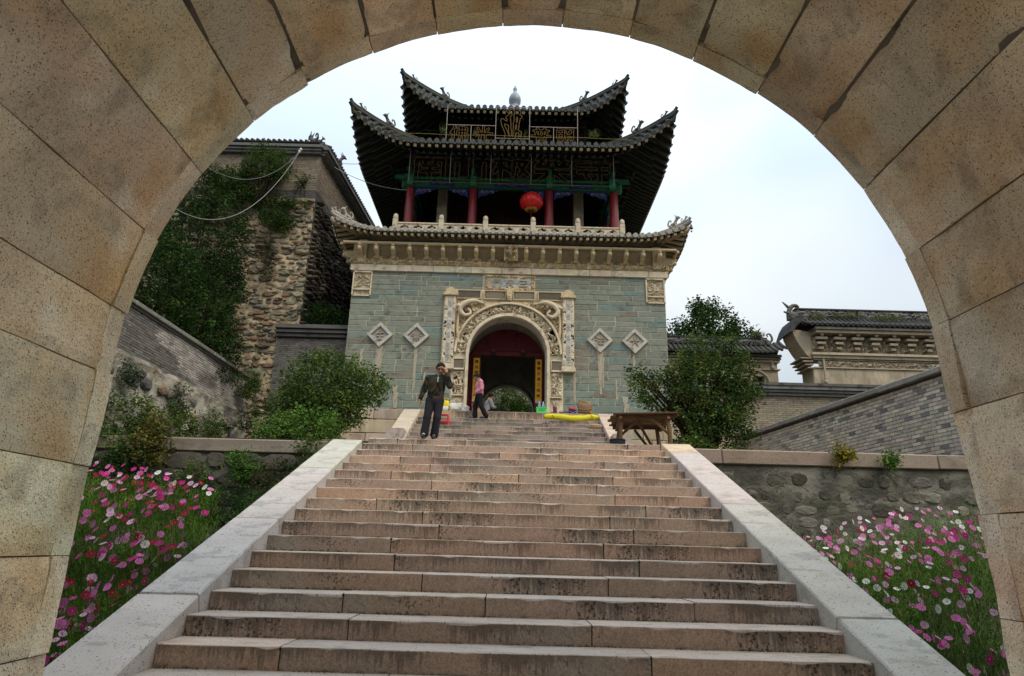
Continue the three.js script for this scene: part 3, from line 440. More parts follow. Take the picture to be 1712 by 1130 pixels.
function neonOutline(strokes, w, h, fat, r, c) {  // rope-light outline of brush strokes as thin rods
  const n = 64, f = new Float32Array((n + 1) * (n + 1)), lo = -1.5, sp = 13, out = [];
  for (let j = 0; j <= n; j++) for (let i = 0; i <= n; i++) { const x = lo + sp * i / n, y = lo + sp * j / n; let d = 9; for (const s of strokes) for (let k = 0; k < s.length - 1; k++) d = Math.min(d, segDist(x, y, s[k], s[k + 1])); f[j * (n + 1) + i] = d - fat + 0.25 * (n3(x * 0.9, y * 0.9, 3) - 0.5); }
  const P = (i, j) => [lo + sp * i / n, lo + sp * j / n];
  for (let j = 0; j < n; j++) for (let i = 0; i < n; i++) {
    const cs = [[i, j], [i + 1, j], [i + 1, j + 1], [i, j + 1]], v = cs.map(([a, b]) => f[b * (n + 1) + a]), hits = [];
    for (let k = 0; k < 4; k++) { const a = v[k], b = v[(k + 1) % 4]; if (a < 0 !== b < 0) { const t = a / (a - b), p = P(...cs[k]), q = P(...cs[(k + 1) % 4]); hits.push([lerp(p[0], q[0], t), lerp(p[1], q[1], t)]); } }
    for (let k = 0; k + 1 < hits.length; k += 2) { const a = hits[k], b = hits[k + 1]; if (Math.hypot(a[0] - b[0], a[1] - b[1]) > 0.004) out.push(rod([(a[0] / 10 - 0.5) * w, (a[1] / 10) * h, 0], [(b[0] / 10 - 0.5) * w, (b[1] / 10) * h, 0], r, c, 4)); }
  }
  return merge(out);
}
const brush = (strokes, w, h, r, dep, c) => merge(strokes.flatMap((s) => s.slice(0, -1).map((p, k) => { const q = s[k + 1], a = [(p[0] / 10 - 0.5) * w, p[1] / 10 * h, 0], b = [(q[0] / 10 - 0.5) * w, q[1] / 10 * h, 0], L = Math.hypot(b[0] - a[0], b[1] - a[1]) + r * 1.2, g = slab(L, r * 2, dep, r * 0.35, { c }); g.rotateZ(Math.atan2(b[1] - a[1], b[0] - a[0])); g.translate((a[0] + b[0]) / 2, (a[1] + b[1]) / 2, dep / 2); return g; })));

// ------------------------------------------------------------------ tiled roofs with swept corners
const arr = (a, b, n) => Array.from({ length: n }, (_, i) => lerp(a, b, (i + 0.5) / n));
function sweptRoof(t, { y0, W, O, H, lift, ext, Lc, steep = 0.5, rows, tileR, cols, raft, names = 'roof', front = true }) {
  // local centre (0, y0, 0); four sides; returns F(side)(a, o) -> Vector3 on the sheet
  const prof = (q) => lerp(q, q * q, steep);
  const F = (side) => { const ca = Math.cos(side * Math.PI / 2), sa = Math.sin(side * Math.PI / 2); return (a, o, dy = 0) => { const hip = W + o - Math.abs(a), c = Math.pow(clamp(1 - hip / Lc), 2) * Math.pow(clamp(o / O), 1.3), x = a + Math.sign(a) * ext * c, z = W + o + ext * c; return V(x * ca + z * sa, y0 + H * prof(1 - o / O) + lift * c + dy, -x * sa + z * ca); }; };
  const R = mulberry(Math.floor(y0 * 100));
  const sheets = [], soffits = [];
  for (let s = 0; s < 4; s++) { const f = F(s); sheets.push(gridGeo(40, 8, (u, v) => { const o = O * v, a = (u * 2 - 1) * (W + o), p = f(a, o, -0.01); return [p.x, p.y, p.z, a, o]; }, cols.tile)); soffits.push(gridGeo(40, 8, (u, v) => { const o = O * v, a = (u * 2 - 1) * (W + o), p = f(a, o, -0.1); return [p.x, p.y, p.z, a, o]; }, cols.soffit)); const lip = gridGeo(60, 1, (u, v) => { const a = (u * 2 - 1) * (W + O), p = f(a, O, -0.01 - 0.09 * v); return [p.x, p.y, p.z, a, v]; }, cols.board); sheets.push(lip); }
  part('roof_sheet', sheets, M.stone, t); part('soffit_boards', soffits, M.stone, t);
  const rowGeo = (f, a, i) => { // one cover-tile row, half round, with its round end disc and joints between tiles
    const o0 = Math.max(0.02, Math.abs(a) - W + 0.06), n = Math.max(2, Math.round((O - o0) / 0.3)), c = vary(cols.tile, R, 0.16), gs = [];
    const seg = []; for (let k = 0; k <= n; k++) seg.push(f(a, lerp(o0, O + 0.05, k / n), tileR * 0.25));
    for (let k = 0; k < n; k++) gs.push(rod(seg[k], seg[k + 1], tileR * 0.9, c.map((x) => x * (0.9 + R() * 0.2)), 7, tileR * 1.04));
    const e = seg[n], d = seg[n].clone().sub(seg[n - 1]).normalize(); gs.push(rod(e.clone().addScaledVector(d, -0.01), e.clone().addScaledVector(d, 0.03), tileR * 1.12, cols.disc, 9)); return merge(gs);
  };
  const A = W + O - 0.12;
  for (let s = 0; s < 4; s++) {
    const f = F(s), N = rows, joined = [], jr = [], drip = [];
    arr(-A, A, N).forEach((a, i) => {
      if (s === 0 || (s % 2 && front && rows < 44)) { const g = rowGeo(f, a, i); if (s === 0) part('tile_row', g, M.stone, t); else joined.push(g); } else joined.push(rowGeo(f, a, i));
      // rafters with square ends
      const o0 = Math.max(0.05, Math.abs(a) - W + 0.02, O - raft.len), p0 = f(a, o0, -0.1 - raft.h * 0.6), p1 = f(a, O - raft.back, -0.1 - raft.h * 0.6), e = p1.clone().sub(p0).normalize();
      const g = beam(p0.toArray(), p1.toArray(), raft.w, raft.h, vary(cols.rafter, R, 0.15)), cap = beam(p1.toArray(), p1.clone().addScaledVector(e, 0.012).toArray(), raft.w * 0.94, raft.h * 0.94, vary(cols.end, R, 0.2));
      if (s === 0) { const o = part('rafter', [g, cap], M.flat, t); } else jr.push(g, cap);
      // second tier, set back
      const q0 = f(a, Math.max(0.05, Math.abs(a) - W + 0.02), -0.12 - raft.h * 2.0), q1 = f(a, O - raft.back - raft.step, -0.1 - raft.h * 2.0);
      if (O - raft.back - raft.step > Math.abs(a) - W + 0.1 && raft.step) { jr.push(rod(q0, q1, raft.w * 0.45, cols.rafter, 6)); const d = q1.clone().sub(q0).normalize(); jr.push(rod(q1, q1.clone().addScaledVector(d, 0.012), raft.w * 0.45, cols.end2 ?? cols.end, 6)); }
      if (i < N - 1) { const a2 = a + A / N, p = f(a2, O + 0.015, -0.02), q = A / N * 0.8; drip.push(geo([p.x, p.y, p.z, p.x, p.y, p.z, p.x, p.y, p.z])); const dx = f(a2 + q, O + 0.015, 0.0), sx = f(a2 - q, O + 0.015, 0.0), m = f(a2, O + 0.04, -tileR * 1.15), ml = f(a2 - q * 0.6, O + 0.035, -tileR * 0.75), mr = f(a2 + q * 0.6, O + 0.035, -tileR * 0.75); drip[drip.length - 1] = tint(geo([...sx.toArray(), ...ml.toArray(), ...dx.toArray(), ...ml.toArray(), ...m.toArray(), ...mr.toArray(), ...ml.toArray(), ...mr.toArray(), ...dx.toArray()]), cols.drip ?? cols.disc.map((x) => x * 0.6)); }
    });
    if (joined.length) stuff('tile_rows', joined, M.stone, t);
    if (jr.length) stuff('rafters', jr, M.flat, t); stuff('drip_tiles', drip, Object.assign(M.dripper ??= M.stone.clone(), { side: THREE.DoubleSide }), t);
  }
  // hip ridges with an upturned tip, a hip beam below and a small beast on each
  for (let s = 0; s < 4; s++) {
    const f = F(s), pts = []; for (let k = 0; k <= 8; k++) { const o = O * (0.02 + 0.98 * k / 8); pts.push(f(W + o, o, tileR * 0.9)); }
    const d = pts[8].clone().sub(pts[7]).normalize(), tip = pts[8].clone().addScaledVector(d, ext * 0.35 + 0.1).add(V(0, lift * 0.05 + 0.04, 0));
    part('hip_ridge', [tube([...pts, tip], (q) => tileR * 1.5 * (1 - 0.35 * q), 7, false, cols.ridge, 28), tube([...pts, tip].map((p) => p.clone().add(V(0, tileR * 1.5, 0))), (q) => tileR * 0.95 * (1 - 0.25 * q), 6, false, cols.ridge.map((x) => x * 1.15), 28)], M.stone, t);
    const under = pts.slice(2).map((p, k) => p.clone().add(V(0, -0.26, 0))); under.push(tip.clone().addScaledVector(d, -0.12).add(V(0, -0.2, 0)));
    part('hip_beam', tube(under, (q) => 0.1 * (1 - 0.3 * q), 6, false, cols.rafter, 16), M.flat, t);
    for (const o of [0.62, 0.9]) { const big = o < 0.7, p = f(W + O * o, O * o, tileR * 2.2), b = beast(big ? raft.beast : raft.beast * 0.55, cols.beast); b.rotateY(s * Math.PI / 2 + Math.PI / 4 - Math.PI / 2); b.translate(p.x, p.y, p.z); part('ridge_beast', b, M.stone, t); }
  }
  return F;
}
function beast(s, c) { // crouching roof beast, facing +x
  return merge([tube([[-0.34, 0.1, 0], [-0.16, 0.3, 0], [0.06, 0.36, 0], [0.22, 0.6, 0], [0.34, 0.74, 0]], (t) => 0.17 - 0.05 * t, 7, false, c), ball(0.17, 0.38, 0.82, 0, c, 1.25, 0.95, 0.9, 8), rod([0.5, 0.8, 0], [0.66, 0.72, 0], 0.09, c, 6, 0.04), rod([0.3, 0.92, 0.08], [0.16, 1.14, 0.12], 0.05, c, 5, 0.015), rod([0.3, 0.92, -0.08], [0.16, 1.14, -0.12], 0.05, c, 5, 0.015), tube([[-0.34, 0.12, 0], [-0.56, 0.42, 0], [-0.42, 0.78, 0], [-0.24, 0.72, 0], [-0.3, 0.58, 0]], (t) => 0.09 - 0.05 * t, 6, false, c), rod([0.16, 0.4, 0.09], [0.24, 0, 0.12], 0.08, c, 6), rod([0.16, 0.4, -0.09], [0.24, 0, -0.12], 0.08, c, 6), rod([-0.26, 0.25, 0.1], [-0.2, 0, 0.13], 0.1, c, 6), rod([-0.26, 0.25, -0.1], [-0.2, 0, -0.13], 0.1, c, 6)]).scale(s, s, s);
}

// ------------------------------------------------------------------ gate tower (masonry part)
const ZF = -23, CX = -0.17;
const PALE = [0.68, 0.55, 0.345], PALE2 = [0.74, 0.655, 0.49], MORT = [0.54, 0.515, 0.43];
{
  const R = mulberry(51), t = thing('gate_tower', [0, 0, 0], 'square gate tower of green-grey stone blocks with a carved arched doorway, above the steps', 'gate tower');
  const zz = (o, z = ZF, x = CX, y = 0) => { o.position.set(x, y, z); return o; };
  // core: front slab and back slab with the passage cut through, side walls, vault
  const door = (r, base) => { const h = [[-r, base], [-r, 8.15]]; for (let i = 1; i < 24; i++) { const a = Math.PI - i / 24 * Math.PI; h.push([r * Math.cos(a), 8.15 + r * Math.sin(a)]); } h.push([r, 8.15], [r, base]); return h; };
  const wallShape = (r) => [[-5.78, 3.5], ...door(r, 3.5), [5.78, 3.5], [5.78, 11.55], [-5.78, 11.55]];
  zz(part('mortar_wall', extr(wallShape(1.4), 0.6, MORT), M.stone, t), ZF - 0.615);
  zz(part('back_wall', extr(wallShape(1.36), 0.6, MORT), M.stone, t), ZF - 11.2);
  zz(part('side_wall', [box(0.6, 9.2, 10, -5.48, 8.1, -5.6, [0.2, 0.215, 0.185]), box(0.6, 9.2, 10, 5.48, 8.1, -5.6, [0.2, 0.215, 0.185])], M.stone, t));
  zz(part('top_slab', box(11.56, 0.3, 11.2, 0, 12.75, -5.62, [0.4, 0.38, 0.33]), M.stone, t));
  const vault = gridGeo(30, 12, (u, v) => { const L = 2.4, s = u * (2 * L + Math.PI * 1.5), z = -0.6 - v * 10.1; let x, y; if (s < L) { x = -1.5; y = 5.75 + s; } else if (s > L + Math.PI * 1.5) { x = 1.5; y = 8.15 - (s - L - Math.PI * 1.5); } else { const a = Math.PI - (s - L) / 1.5; x = 1.5 * Math.cos(a); y = 8.15 + 1.5 * Math.sin(a); } return [x, y, z, s, z]; }, [0.24, 0.23, 0.2]);
  const lim = merge([vault, box(0.1, 7, 10, -1.9, 8, -5.6), box(0.1, 7, 10, 1.9, 8, -5.6), box(4, 0.1, 10, 0, 10.4, -5.6)]); zz(part('vault', lim, M.streak, t));
  zz(part('passage_floor', box(3.2, 0.3, 11.5, 0, 5.69, -5.6, [0.5, 0.48, 0.44]), M.stone, t));
  // coursed blocks
  const rows = []; let y = 5.84, k = 0; while (y < 11.15) { const h = Math.min(lerp(0.285, 0.175, (y - 5.84) / 5.4) * (0.9 + R() * 0.2), 11.22 - y); rows.push([y, h]); y += h; }
  const stain = (x, yy) => step(0.35, 0.1, Math.abs(n3(x * 2.1, 2, 4) - 0.5)) * 0;
  for (const [yy, h] of rows) {
    const m = yy + h / 2, gaps = [];
    if (m > 10.22) gaps.push([-5.78, -5.07], [5.07, 5.78]);
    if (m > 10.5) gaps.push([-0.95, 0.95]); else if (m > 7.6) gaps.push([-2.36, 2.36]); else gaps.push([-1.98, 1.98]);
    if (m > 10.15 && m < 10.56) gaps.push([-2.36, 2.36]);
    gaps.sort((a, b) => a[0] - b[0]); let x = -5.78; const spans = []; for (const [a, b] of gaps) { if (a > x) spans.push([x, a]); x = Math.max(x, b); } if (x < 5.78) spans.push([x, 5.78]);
    for (const [a, b] of spans) for (let p = a; p < b - 0.02;) {
      let L = 0.55 + R() * 0.8; if (p + L > b - 0.3) L = b - p; const jt = 0.028;
      const low = step(7.6, 6.3, m), base = R() < 0.08 ? [0.235, 0.225, 0.185] : R() < 0.08 ? [0.195, 0.265, 0.25] : mix3([0.25, 0.278, 0.228], [0.222, 0.285, 0.25], clamp(low + (R() - 0.5) * 0.8)), c = vary(base, R, 0.075, 0.02).map((q) => q * 1.02);
      const o = part('brick', slab(L - jt, h - jt * 0.85, 0.1, 0.006, { R, c, jit: 0.007 }), M.stone, t); o.position.set(CX + p + L / 2, m, ZF - 0.058 + R() * 0.012); p += L;
    }
  }
  // runs of pale limewash that have trickled below the diamonds and joints
  const runG = []; for (const [x, yt, len, w] of [[-4.6, 8.34, 1.5, 0.42], [-3.28, 8.32, 1.9, 0.2], [-5.2, 8.2, 1.1, 0.16], [3.34, 8.36, 1.6, 0.38], [-3.9, 6.9, 0.8, 0.3], [4.2, 6.7, 0.7, 0.34], [2.9, 6.5, 0.5, 0.3], [4.55, 8.3, 0.9, 0.12], [2.42, 7.6, 1.3, 0.16], [5.0, 8.6, 0.7, 0.06], [3.9, 7.3, 0.9, 0.1], [-2.9, 7.4, 1.0, 0.1], [-4.8, 7.0, 1.0, 0.2]]) for (let i = 0; i < 3; i++) { const n = 14; runG.push(mv(gridGeo(3, n, (u, v) => { const ww = w * (0.35 + 0.5 * n3(v * 5, i, 6)) * (1 - 0.55 * v) * (i ? 0.5 : 1); return [(u - 0.5) * ww + 0.05 * (n3(v * 3, 7, i) - 0.5) + (i - 1) * w * 0.3 * (i ? 1 : 0), -v * len * (i ? 0.7 : 1), 0.0026 * Math.sin(Math.PI * u)]; }, vary([0.48, 0.43, 0.33], R, 0.1)), x, yt - i * 0.13, i * 0.0012)); }
  zz(part('limewash_run', runG, M.stone, t), ZF + 0.008);
  // string course, corner carvings, podium
  let x = -5.9; while (x < 5.9) { const L = Math.min(0.8 + R() * 0.7, 5.9 - x); const o = part('band_stone', slab(L - 0.008, 0.25, 0.3, 0.012, { R, c: vary(PALE2, R, 0.05) }), M.stone, t); o.position.set(CX + x + L / 2, 11.35, ZF - 0.08); x += L; }
  for (const s of [-1, 1]) { const p = sub('corner_carving', t, CX + s * 5.42, 0, ZF + 0.0); part('frame', [box(0.7, 0.06, 0.1, 0, 11.18, 0, PALE2), box(0.7, 0.05, 0.1, 0, 10.24, 0, PALE2), box(0.05, 0.98, 0.1, -0.33, 10.7, 0, PALE2), box(0.05, 0.98, 0.1, 0.33, 10.7, 0, PALE2), box(0.6, 0.05, 0.1, 0, 10.48, 0.01, PALE2)], M.stone, p); part('relief', [mv(relief(0.62, 0.64, 0.1, 5 + s, PALE), 0, 10.83, -0.045), mv(relief(0.62, 0.2, 0.1, 9 + s, PALE), 0, 10.36, -0.045)], M.stone, p); }
  const pb = []; for (const [a, b] of [[-7.6, -3.55], [3.5, 7.4]]) { const o = part('podium_core', box(b - a, 2.3, 4, (a + b) / 2, 4.65, -24, [0.42, 0.36, 0.27]), M.stone, t); let yy = 3.6; for (const h of [0.5, 0.42, 0.5, 0.46, 0.36]) { for (let p = a; p < b - 0.05;) { let L = 0.6 + R() * 0.8; if (p + L > b - 0.35) L = b - p; const q = part('podium_block', slab(L - 0.018, h - 0.016, 0.14, 0.014, { R, jit: 0.012, c: vary([0.56, 0.47, 0.35], R, 0.12, 0.06) }), M.streak, t); q.position.set(p + L / 2, yy + h / 2, -21.96 + R() * 0.015); p += L; } yy += h; } }
  // diamonds with a carved character
  for (const [cx, ch, lab, blue] of [[-4.76, 'sheng', 'leftmost diamond plaque with a carved character', 1], [-3.45, 'wu', 'second diamond plaque from the left, bluish inside', 1], [3.17, 'fa', 'third diamond plaque, nearer the doorway on the right', 0.25], [4.43, 'da', 'rightmost diamond plaque with a simple carved character', 0.15]]) {
    const p = sub('diamond_plaque', t, cx, 8.74, ZF); p.userData.label = lab; const r = 0.46, q = 0.33;
    part('frame', extr([[0, -r], [r, 0], [0, r], [-r, 0]], 0.09, [0.57, 0.55, 0.48], 0.006, [[[0, -q], [-q, 0], [0, q], [q, 0]]]), M.stone, p);
    part('panel', extr([[0, -q - 0.02], [q + 0.02, 0], [0, q + 0.02], [-q - 0.02, 0]], 0.02, mix3([0.58, 0.56, 0.5], [0.42, 0.45, 0.5], blue)), M.streak, p);
    const g = part('carved_character', brush(CH[ch], 0.36, 0.34, 0.022, 0.045, [0.44, 0.38, 0.27]), M.stone, p); g.position.set(0, -0.19, 0.018);
  }
  // doorway surround
  const d = sub('doorway_surround', t, CX + 0.04, 0, ZF);
  const ringG = (r0, r1, z0, dep, c, rel, sd) => gridGeo(rel ? 220 : 48, rel ? 16 : 2, (u, v) => { const a = Math.PI * (1 - u), r = lerp(r0, r1, v), e = rel ? Math.min(1, Math.min(v, 1 - v) * 7) : 1; return [r * Math.cos(a), 8.15 + r * Math.sin(a), z0 + dep * e * (rel ? carve(u * 13, v * 0.95, sd) : 1), u * 5, v]; }, c, !rel);
  const arcBar = (r, w, dep, c) => { const pts = []; for (let i = 0; i <= 40; i++) { const a = Math.PI * i / 40; pts.push([(r + w) * Math.cos(a), 8.15 + (r + w) * Math.sin(a)]); } for (let i = 40; i >= 0; i--) { const a = Math.PI * i / 40; pts.push([r * Math.cos(a), 8.15 + r * Math.sin(a)]); } return extr(pts, dep, c, 0.01); };
  part('backing', [extr([[-2.36, 7.55], [-1.98, 7.55], [-1.98, 5.84], [-1.4, 5.84], ...door(1.4, 5.84).slice(1, -1), [1.4, 5.84], [1.98, 5.84], [1.98, 7.55], [2.36, 7.55], [2.36, 10.58], [-2.36, 10.58]], 0.03, PALE2)], M.stone, d);
  part('inner_moulding', [arcBar(1.4, 0.1, 0.14, PALE2), box(0.1, 2.3, 0.15, -1.45, 7.0, 0.075, PALE2), box(0.1, 2.3, 0.15, 1.45, 7.0, 0.075, PALE2)], M.stone, d);
  part('carved_ring', [ringG(1.5, 1.86, 0.03, 0.13, PALE2, true, 3)], M.stone, d);
  part('outer_moulding', [arcBar(1.86, 0.06, 0.17, PALE2)], M.stone, d);
  part('spandrel_relief', [cull(gridGeo(170, 96, (u, v) => { const x2 = (u - 0.5) * 3.86, y2 = lerp(7.98, 10.17, v), r = Math.hypot(x2, y2 - 8.15), inside = y2 > 8.15 ? r < 1.93 : Math.abs(x2) < 1.93, e = clamp((r - 1.93) * 9), edge = Math.min(1, (1 - v) * 12, Math.min(u, 1 - u) * 50); return [x2, y2, inside ? -0.05 : 0.025 + 0.17 * e * edge * carve(x2 * 2.2 + 5, y2 * 2.2, 21)]; }, PALE, false), (x2, y2) => (y2 > 8.15 ? Math.hypot(x2, y2 - 8.15) > 1.88 : Math.abs(x2) > 1.88))], M.stone, d);
  for (const s of [-1, 1]) part('dragon', [tube([[s * 0.95, 10.02, 0.13], [s * 1.25, 10.08, 0.2], [s * 1.6, 9.98, 0.22], [s * 1.78, 9.74, 0.22], [s * 1.6, 9.52, 0.2], [s * 1.38, 9.62, 0.2], [s * 1.5, 9.78, 0.2]], (q) => 0.045 + 0.055 * Math.sin(Math.PI * Math.min(1, q * 1.15)), 7, false, PALE2), ball(0.09, s * 1.84, 9.86, 0.24, PALE2, 1.2, 0.9, 1, 8), rod([s * 1.84, 9.92, 0.24], [s * 1.68, 10.06, 0.24], 0.03, PALE2, 5, 0.01), tube([[s * 1.78, 9.72, 0.2], [s * 1.84, 9.4, 0.15], [s * 1.84, 8.9, 0.15], [s * 1.78, 8.5, 0.12]], 0.05, 6, false, PALE)], M.stone, d);
  // pilasters with painted panel, cap and foot
  for (const s of [-1, 1]) { const p = sub('pilaster', d, s * 2.155, 0, 0); part('shaft', [extr([[-0.2, 7.68], [0.2, 7.68], [0.2, 10.3], [-0.2, 10.3]], 0.13, PALE2, 0.01)], M.stone, p); part('carved_border', [mv(relief(0.1, 2.56, 0.03, 31, PALE2, 0.024), -0.145, 9.0, 0.14), mv(relief(0.1, 2.56, 0.03, 32, PALE2, 0.024), 0.145, 9.0, 0.14)], M.stone, p); part('painted_panel', mv(relief(0.18, 2.56, 0.016, 33, [0.66, 0.62, 0.54], 0.02), 0, 9.0, 0.142), M.streak, p); part('character_column', [[0, 'si'], [1, 'fo'], [2, 'nan'], [3, 'pu'], [4, 'le'], [5, 'fa']].map(([i, c]) => mv(brush(CH[c], 0.13, 0.24, 0.008, 0.012, [0.4, 0.42, 0.43]), 0, 7.85 + i * 0.4, 0.152)), M.flat, p); part('cap', [extr([[-0.26, 10.3], [0.26, 10.3], [0.28, 10.34], [0.19, 10.42], [0.12, 10.55], [0, 10.6], [-0.12, 10.55], [-0.19, 10.42], [-0.28, 10.34]], 0.2, PALE, 0.012), ball(0.03, 0, 10.62, 0.1, PALE, 1, 1, 1, 6)], M.stone, p); part('foot', [box(0.5, 0.14, 0.2, 0, 7.59, 0.1, PALE2), box(0.44, 0.05, 0.17, 0, 7.685, 0.085, PALE2)], M.stone, p);
    const q = sub('jamb_carving', d, s * 1.74, 0, 0); part('base', [box(0.44, 0.24, 0.2, 0, 5.96, 0.1, [0.55, 0.54, 0.5]), box(0.4, 0.05, 0.18, 0, 6.1, 0.09, PALE2)], M.stone, q); part('figure_panel', mv(relief(0.36, 0.86, 0.1, 41 + s, PALE2), 0, 7.06, 0.03), M.stone, q); part('ledge', [box(0.4, 0.035, 0.16, 0, 6.58, 0.08, PALE2), box(0.38, 0.03, 0.16, 0, 7.52, 0.08, PALE2)], M.stone, q); part('apron', [extr([[-0.17, 6.5], [0, 6.14], [0.17, 6.5]], 0.06, PALE2, 0.008), mv(relief(0.2, 0.2, 0.05, 44, PALE2), 0, 6.42, 0.07)], M.stone, q); part('dark_tablet', [box(0.36, 0.32, 0.05, 0, 7.74, 0.05, [0.2, 0.175, 0.135])], M.stone, q); part('tablet_rim', [box(0.42, 0.03, 0.08, 0, 7.92, 0.06, PALE2), box(0.42, 0.03, 0.08, 0, 7.56, 0.06, PALE2), box(0.03, 0.34, 0.08, -0.195, 7.74, 0.06, PALE2), box(0.03, 0.34, 0.08, 0.195, 7.74, 0.06, PALE2)], M.stone, q); }
  // row of dark lattice panels with keystone, and the name tablet
  for (const [a, b, lat] of [[-1.92, -1.04, 0], [-0.94, -0.12, 1], [0.12, 0.94, 1], [1.04, 1.92, 0]]) { const p = sub('lattice_panel', d, 0, 0, 0.03), w = b - a, m = (a + b) / 2, f = [0.19, 0.165, 0.125]; part('panel', [box(w - 0.06, 0.28, 0.04, m, 10.37, 0.02, f)], M.stone, p); part('rim', [box(w, 0.035, 0.08, m, 10.53, 0.04, PALE), box(w, 0.035, 0.08, m, 10.21, 0.04, PALE), box(0.035, 0.3, 0.08, a + 0.015, 10.37, 0.04, PALE), box(0.035, 0.3, 0.08, b - 0.015, 10.37, 0.04, PALE)], M.stone, p); const l = []; if (lat) { for (let i = 0; i < 7; i++) for (const s of [-1, 1]) { const x0 = a + 0.06 + (w - 0.12) * (i + 0.5) / 7; l.push(beam([x0 - s * 0.1, 10.25, 0.045], [x0 + s * 0.1, 10.49, 0.045], 0.014, 0.014, [0.4, 0.36, 0.28])); } } else for (let i = 0; i < 9; i++) l.push(box(w - 0.1, 0.01, 0.02, m, 10.25 + i * 0.03, 0.045, [0.25, 0.22, 0.17])); part('lattice', l, M.flat, p); }
  part('keystone', [extr([[-0.06, 10.14], [0.06, 10.14], [0.11, 10.56], [-0.11, 10.56]], 0.2, PALE, 0.012), mv(relief(0.14, 0.3, 0.06, 55, PALE), 0, 10.33, 0.2)], M.stone, d);
  const n = sub('name_tablet', t, CX + 0.05, 0, ZF); part('carved_frame', [mv(relief(1.86, 0.13, 0.09, 61, PALE), 0, 11.13, 0.01), mv(relief(1.86, 0.13, 0.09, 62, PALE), 0, 10.61, 0.01), mv(relief(0.16, 0.42, 0.09, 63, PALE), -0.85, 10.87, 0.01), mv(relief(0.16, 0.42, 0.09, 64, PALE), 0.85, 10.87, 0.01)], M.stone, n); part('painted_field', mv(relief(1.56, 0.42, 0.02, 65, [0.66, 0.62, 0.54], 0.03), 0, 10.87, 0.015), M.streak, n); [['men', -0.48], ['tian', 0], ['san', 0.48]].forEach(([c, x2], i) => { const o = part('carved_character', brush(CH[c], 0.3, 0.3, 0.022, 0.035, [0.52, 0.48, 0.38]), M.stone, n); o.position.set(x2, 10.72, 0.025); }); part('blue_wash', [[-0.3, 0.1], [-0.22, -0.05], [0.24, 0.06], [0.7, 0.05]].map(([x2, y2], i) => ball(0.1, x2, 10.87 + y2, 0.028, [0.42, 0.45, 0.49], 1.2, 1, 0.1, 10)), M.streak, n);
  // red door frame: lintel, tympanum, posts
  const f = sub('door_frame', t, CX + 0.04, 0, ZF - 1.8), RED = [0.14, 0.026, 0.03]; const tym = []; for (let i = 0; i <= 20; i++) { const a = Math.acos(clamp(0.2 / 1.4)) ; }
  const arcTop = []; for (let i = 0; i <= 24; i++) { const a = Math.asin(0.5 / 1.5) + (Math.PI - 2 * Math.asin(0.5 / 1.5)) * i / 24; arcTop.push([1.49 * Math.cos(a), 8.15 + 1.49 * Math.sin(a)]); }
  part('tympanum', extr(arcTop.slice(), 0.06, RED), M.paint, f); part('lintel', [slab(2.8, 0.16, 0.16, 0.015, { c: RED.map((q) => q * 1.2) })].map((g) => mv(g, 0, 8.64, 0.06)), M.paint, f); part('post', [box(0.46, 2.74, 0.12, -1.26, 7.2, 0.06, RED)], M.paint, f); part('post', [box(0.46, 2.74, 0.12, 1.26, 7.2, 0.06, RED)], M.paint, f); for (const s of [-1, 1]) { part('door_pin', [rod([s * 0.56, 8.72, 0.14], [s * 0.56, 8.72, 0.3], 0.075, [0.2, 0.05, 0.04], 8), box(0.18, 0.14, 0.12, s * 0.56, 8.6, 0.2, [0.03, 0.012, 0.012])], M.paint, f); part('moulding', [box(0.04, 0.6, 0.03, s * 0.42, 9.06, 0.075, RED.map((q) => q * 1.35)), box(0.84, 0.03, 0.03, 0, 8.82 + s * 0.015, 0.075 + s * 0.006, RED.map((q) => q * 1.35))], M.paint, f); }
  // cornice: carved frieze, brackets, beam, eave roof
  const c = sub('cornice', t, CX, 0, ZF);
  for (let s = 0; s < 4; s++) { const g = sub('frieze_side', t, CX, 0, ZF - 5.78, s * Math.PI / 2); const fr = [mv(relief(11.9, 0.2, 0.14, 71 + s, PALE, s === 0 ? 0.034 : 0.07), 0, 11.6, 5.82), box(11.8, 0.9, 0.3, 0, 12.0, 5.5, PALE)]; part('frieze', fr, M.stone, g); part('purlin', [rod([-6.15, 12.17, 6.24], [6.15, 12.17, 6.24], 0.06, PALE, 8)], M.stone, g);
    if (s !== 0 && s !== 3 && s !== 1) continue; const N = 19, all = []; for (let i = 0; i < N; i++) { const x2 = -5.55 + 11.1 * i / (N - 1); const prof = extr([[0, 11.72], [0.12, 11.72], [0.2, 11.82], [0.34, 11.84], [0.42, 11.92], [0.46, 12.02], [0.42, 12.1], [0, 12.1]].map(([a, b]) => [a - 0.1 * (a < 0.01), b]), 0.13, PALE, 0.012); prof.translate(0, 0, -0.065); prof.rotateY(-Math.PI / 2); prof.translate(x2, 0, 5.78); const nose = ball(0.095, x2, 11.95, 6.24, PALE, 0.9, 1.1, 1, 8), nk = ball(0.07, x2, 12.08, 6.27, PALE, 1, 0.8, 1, 6), fl = relief(0.34, 0.15, 0.16, 80 + i, PALE, 0.05); fl.translate(x2, 11.75, 5.8); if (s === 0) { const o = part('bracket', [prof, nose, nk, fl], M.stone, t); o.position.set(CX, 0, ZF - 5.78); } else all.push(prof, nose, nk, fl); } if (all.length) stuff('brackets', all, M.stone, g); }
  part('centre_boss', [mv(relief(0.5, 0.62, 0.2, 99, PALE), 0, 11.92, 0.42), box(0.08, 0.3, 0.05, 0, 11.86, 0.66, [0.2, 0.18, 0.16])], M.stone, c); c.children[0].position.x = 0.05;
  const eave = sub('eave_roof', t, CX, 0, ZF - 5.78); const gy = [0.34, 0.335, 0.3];
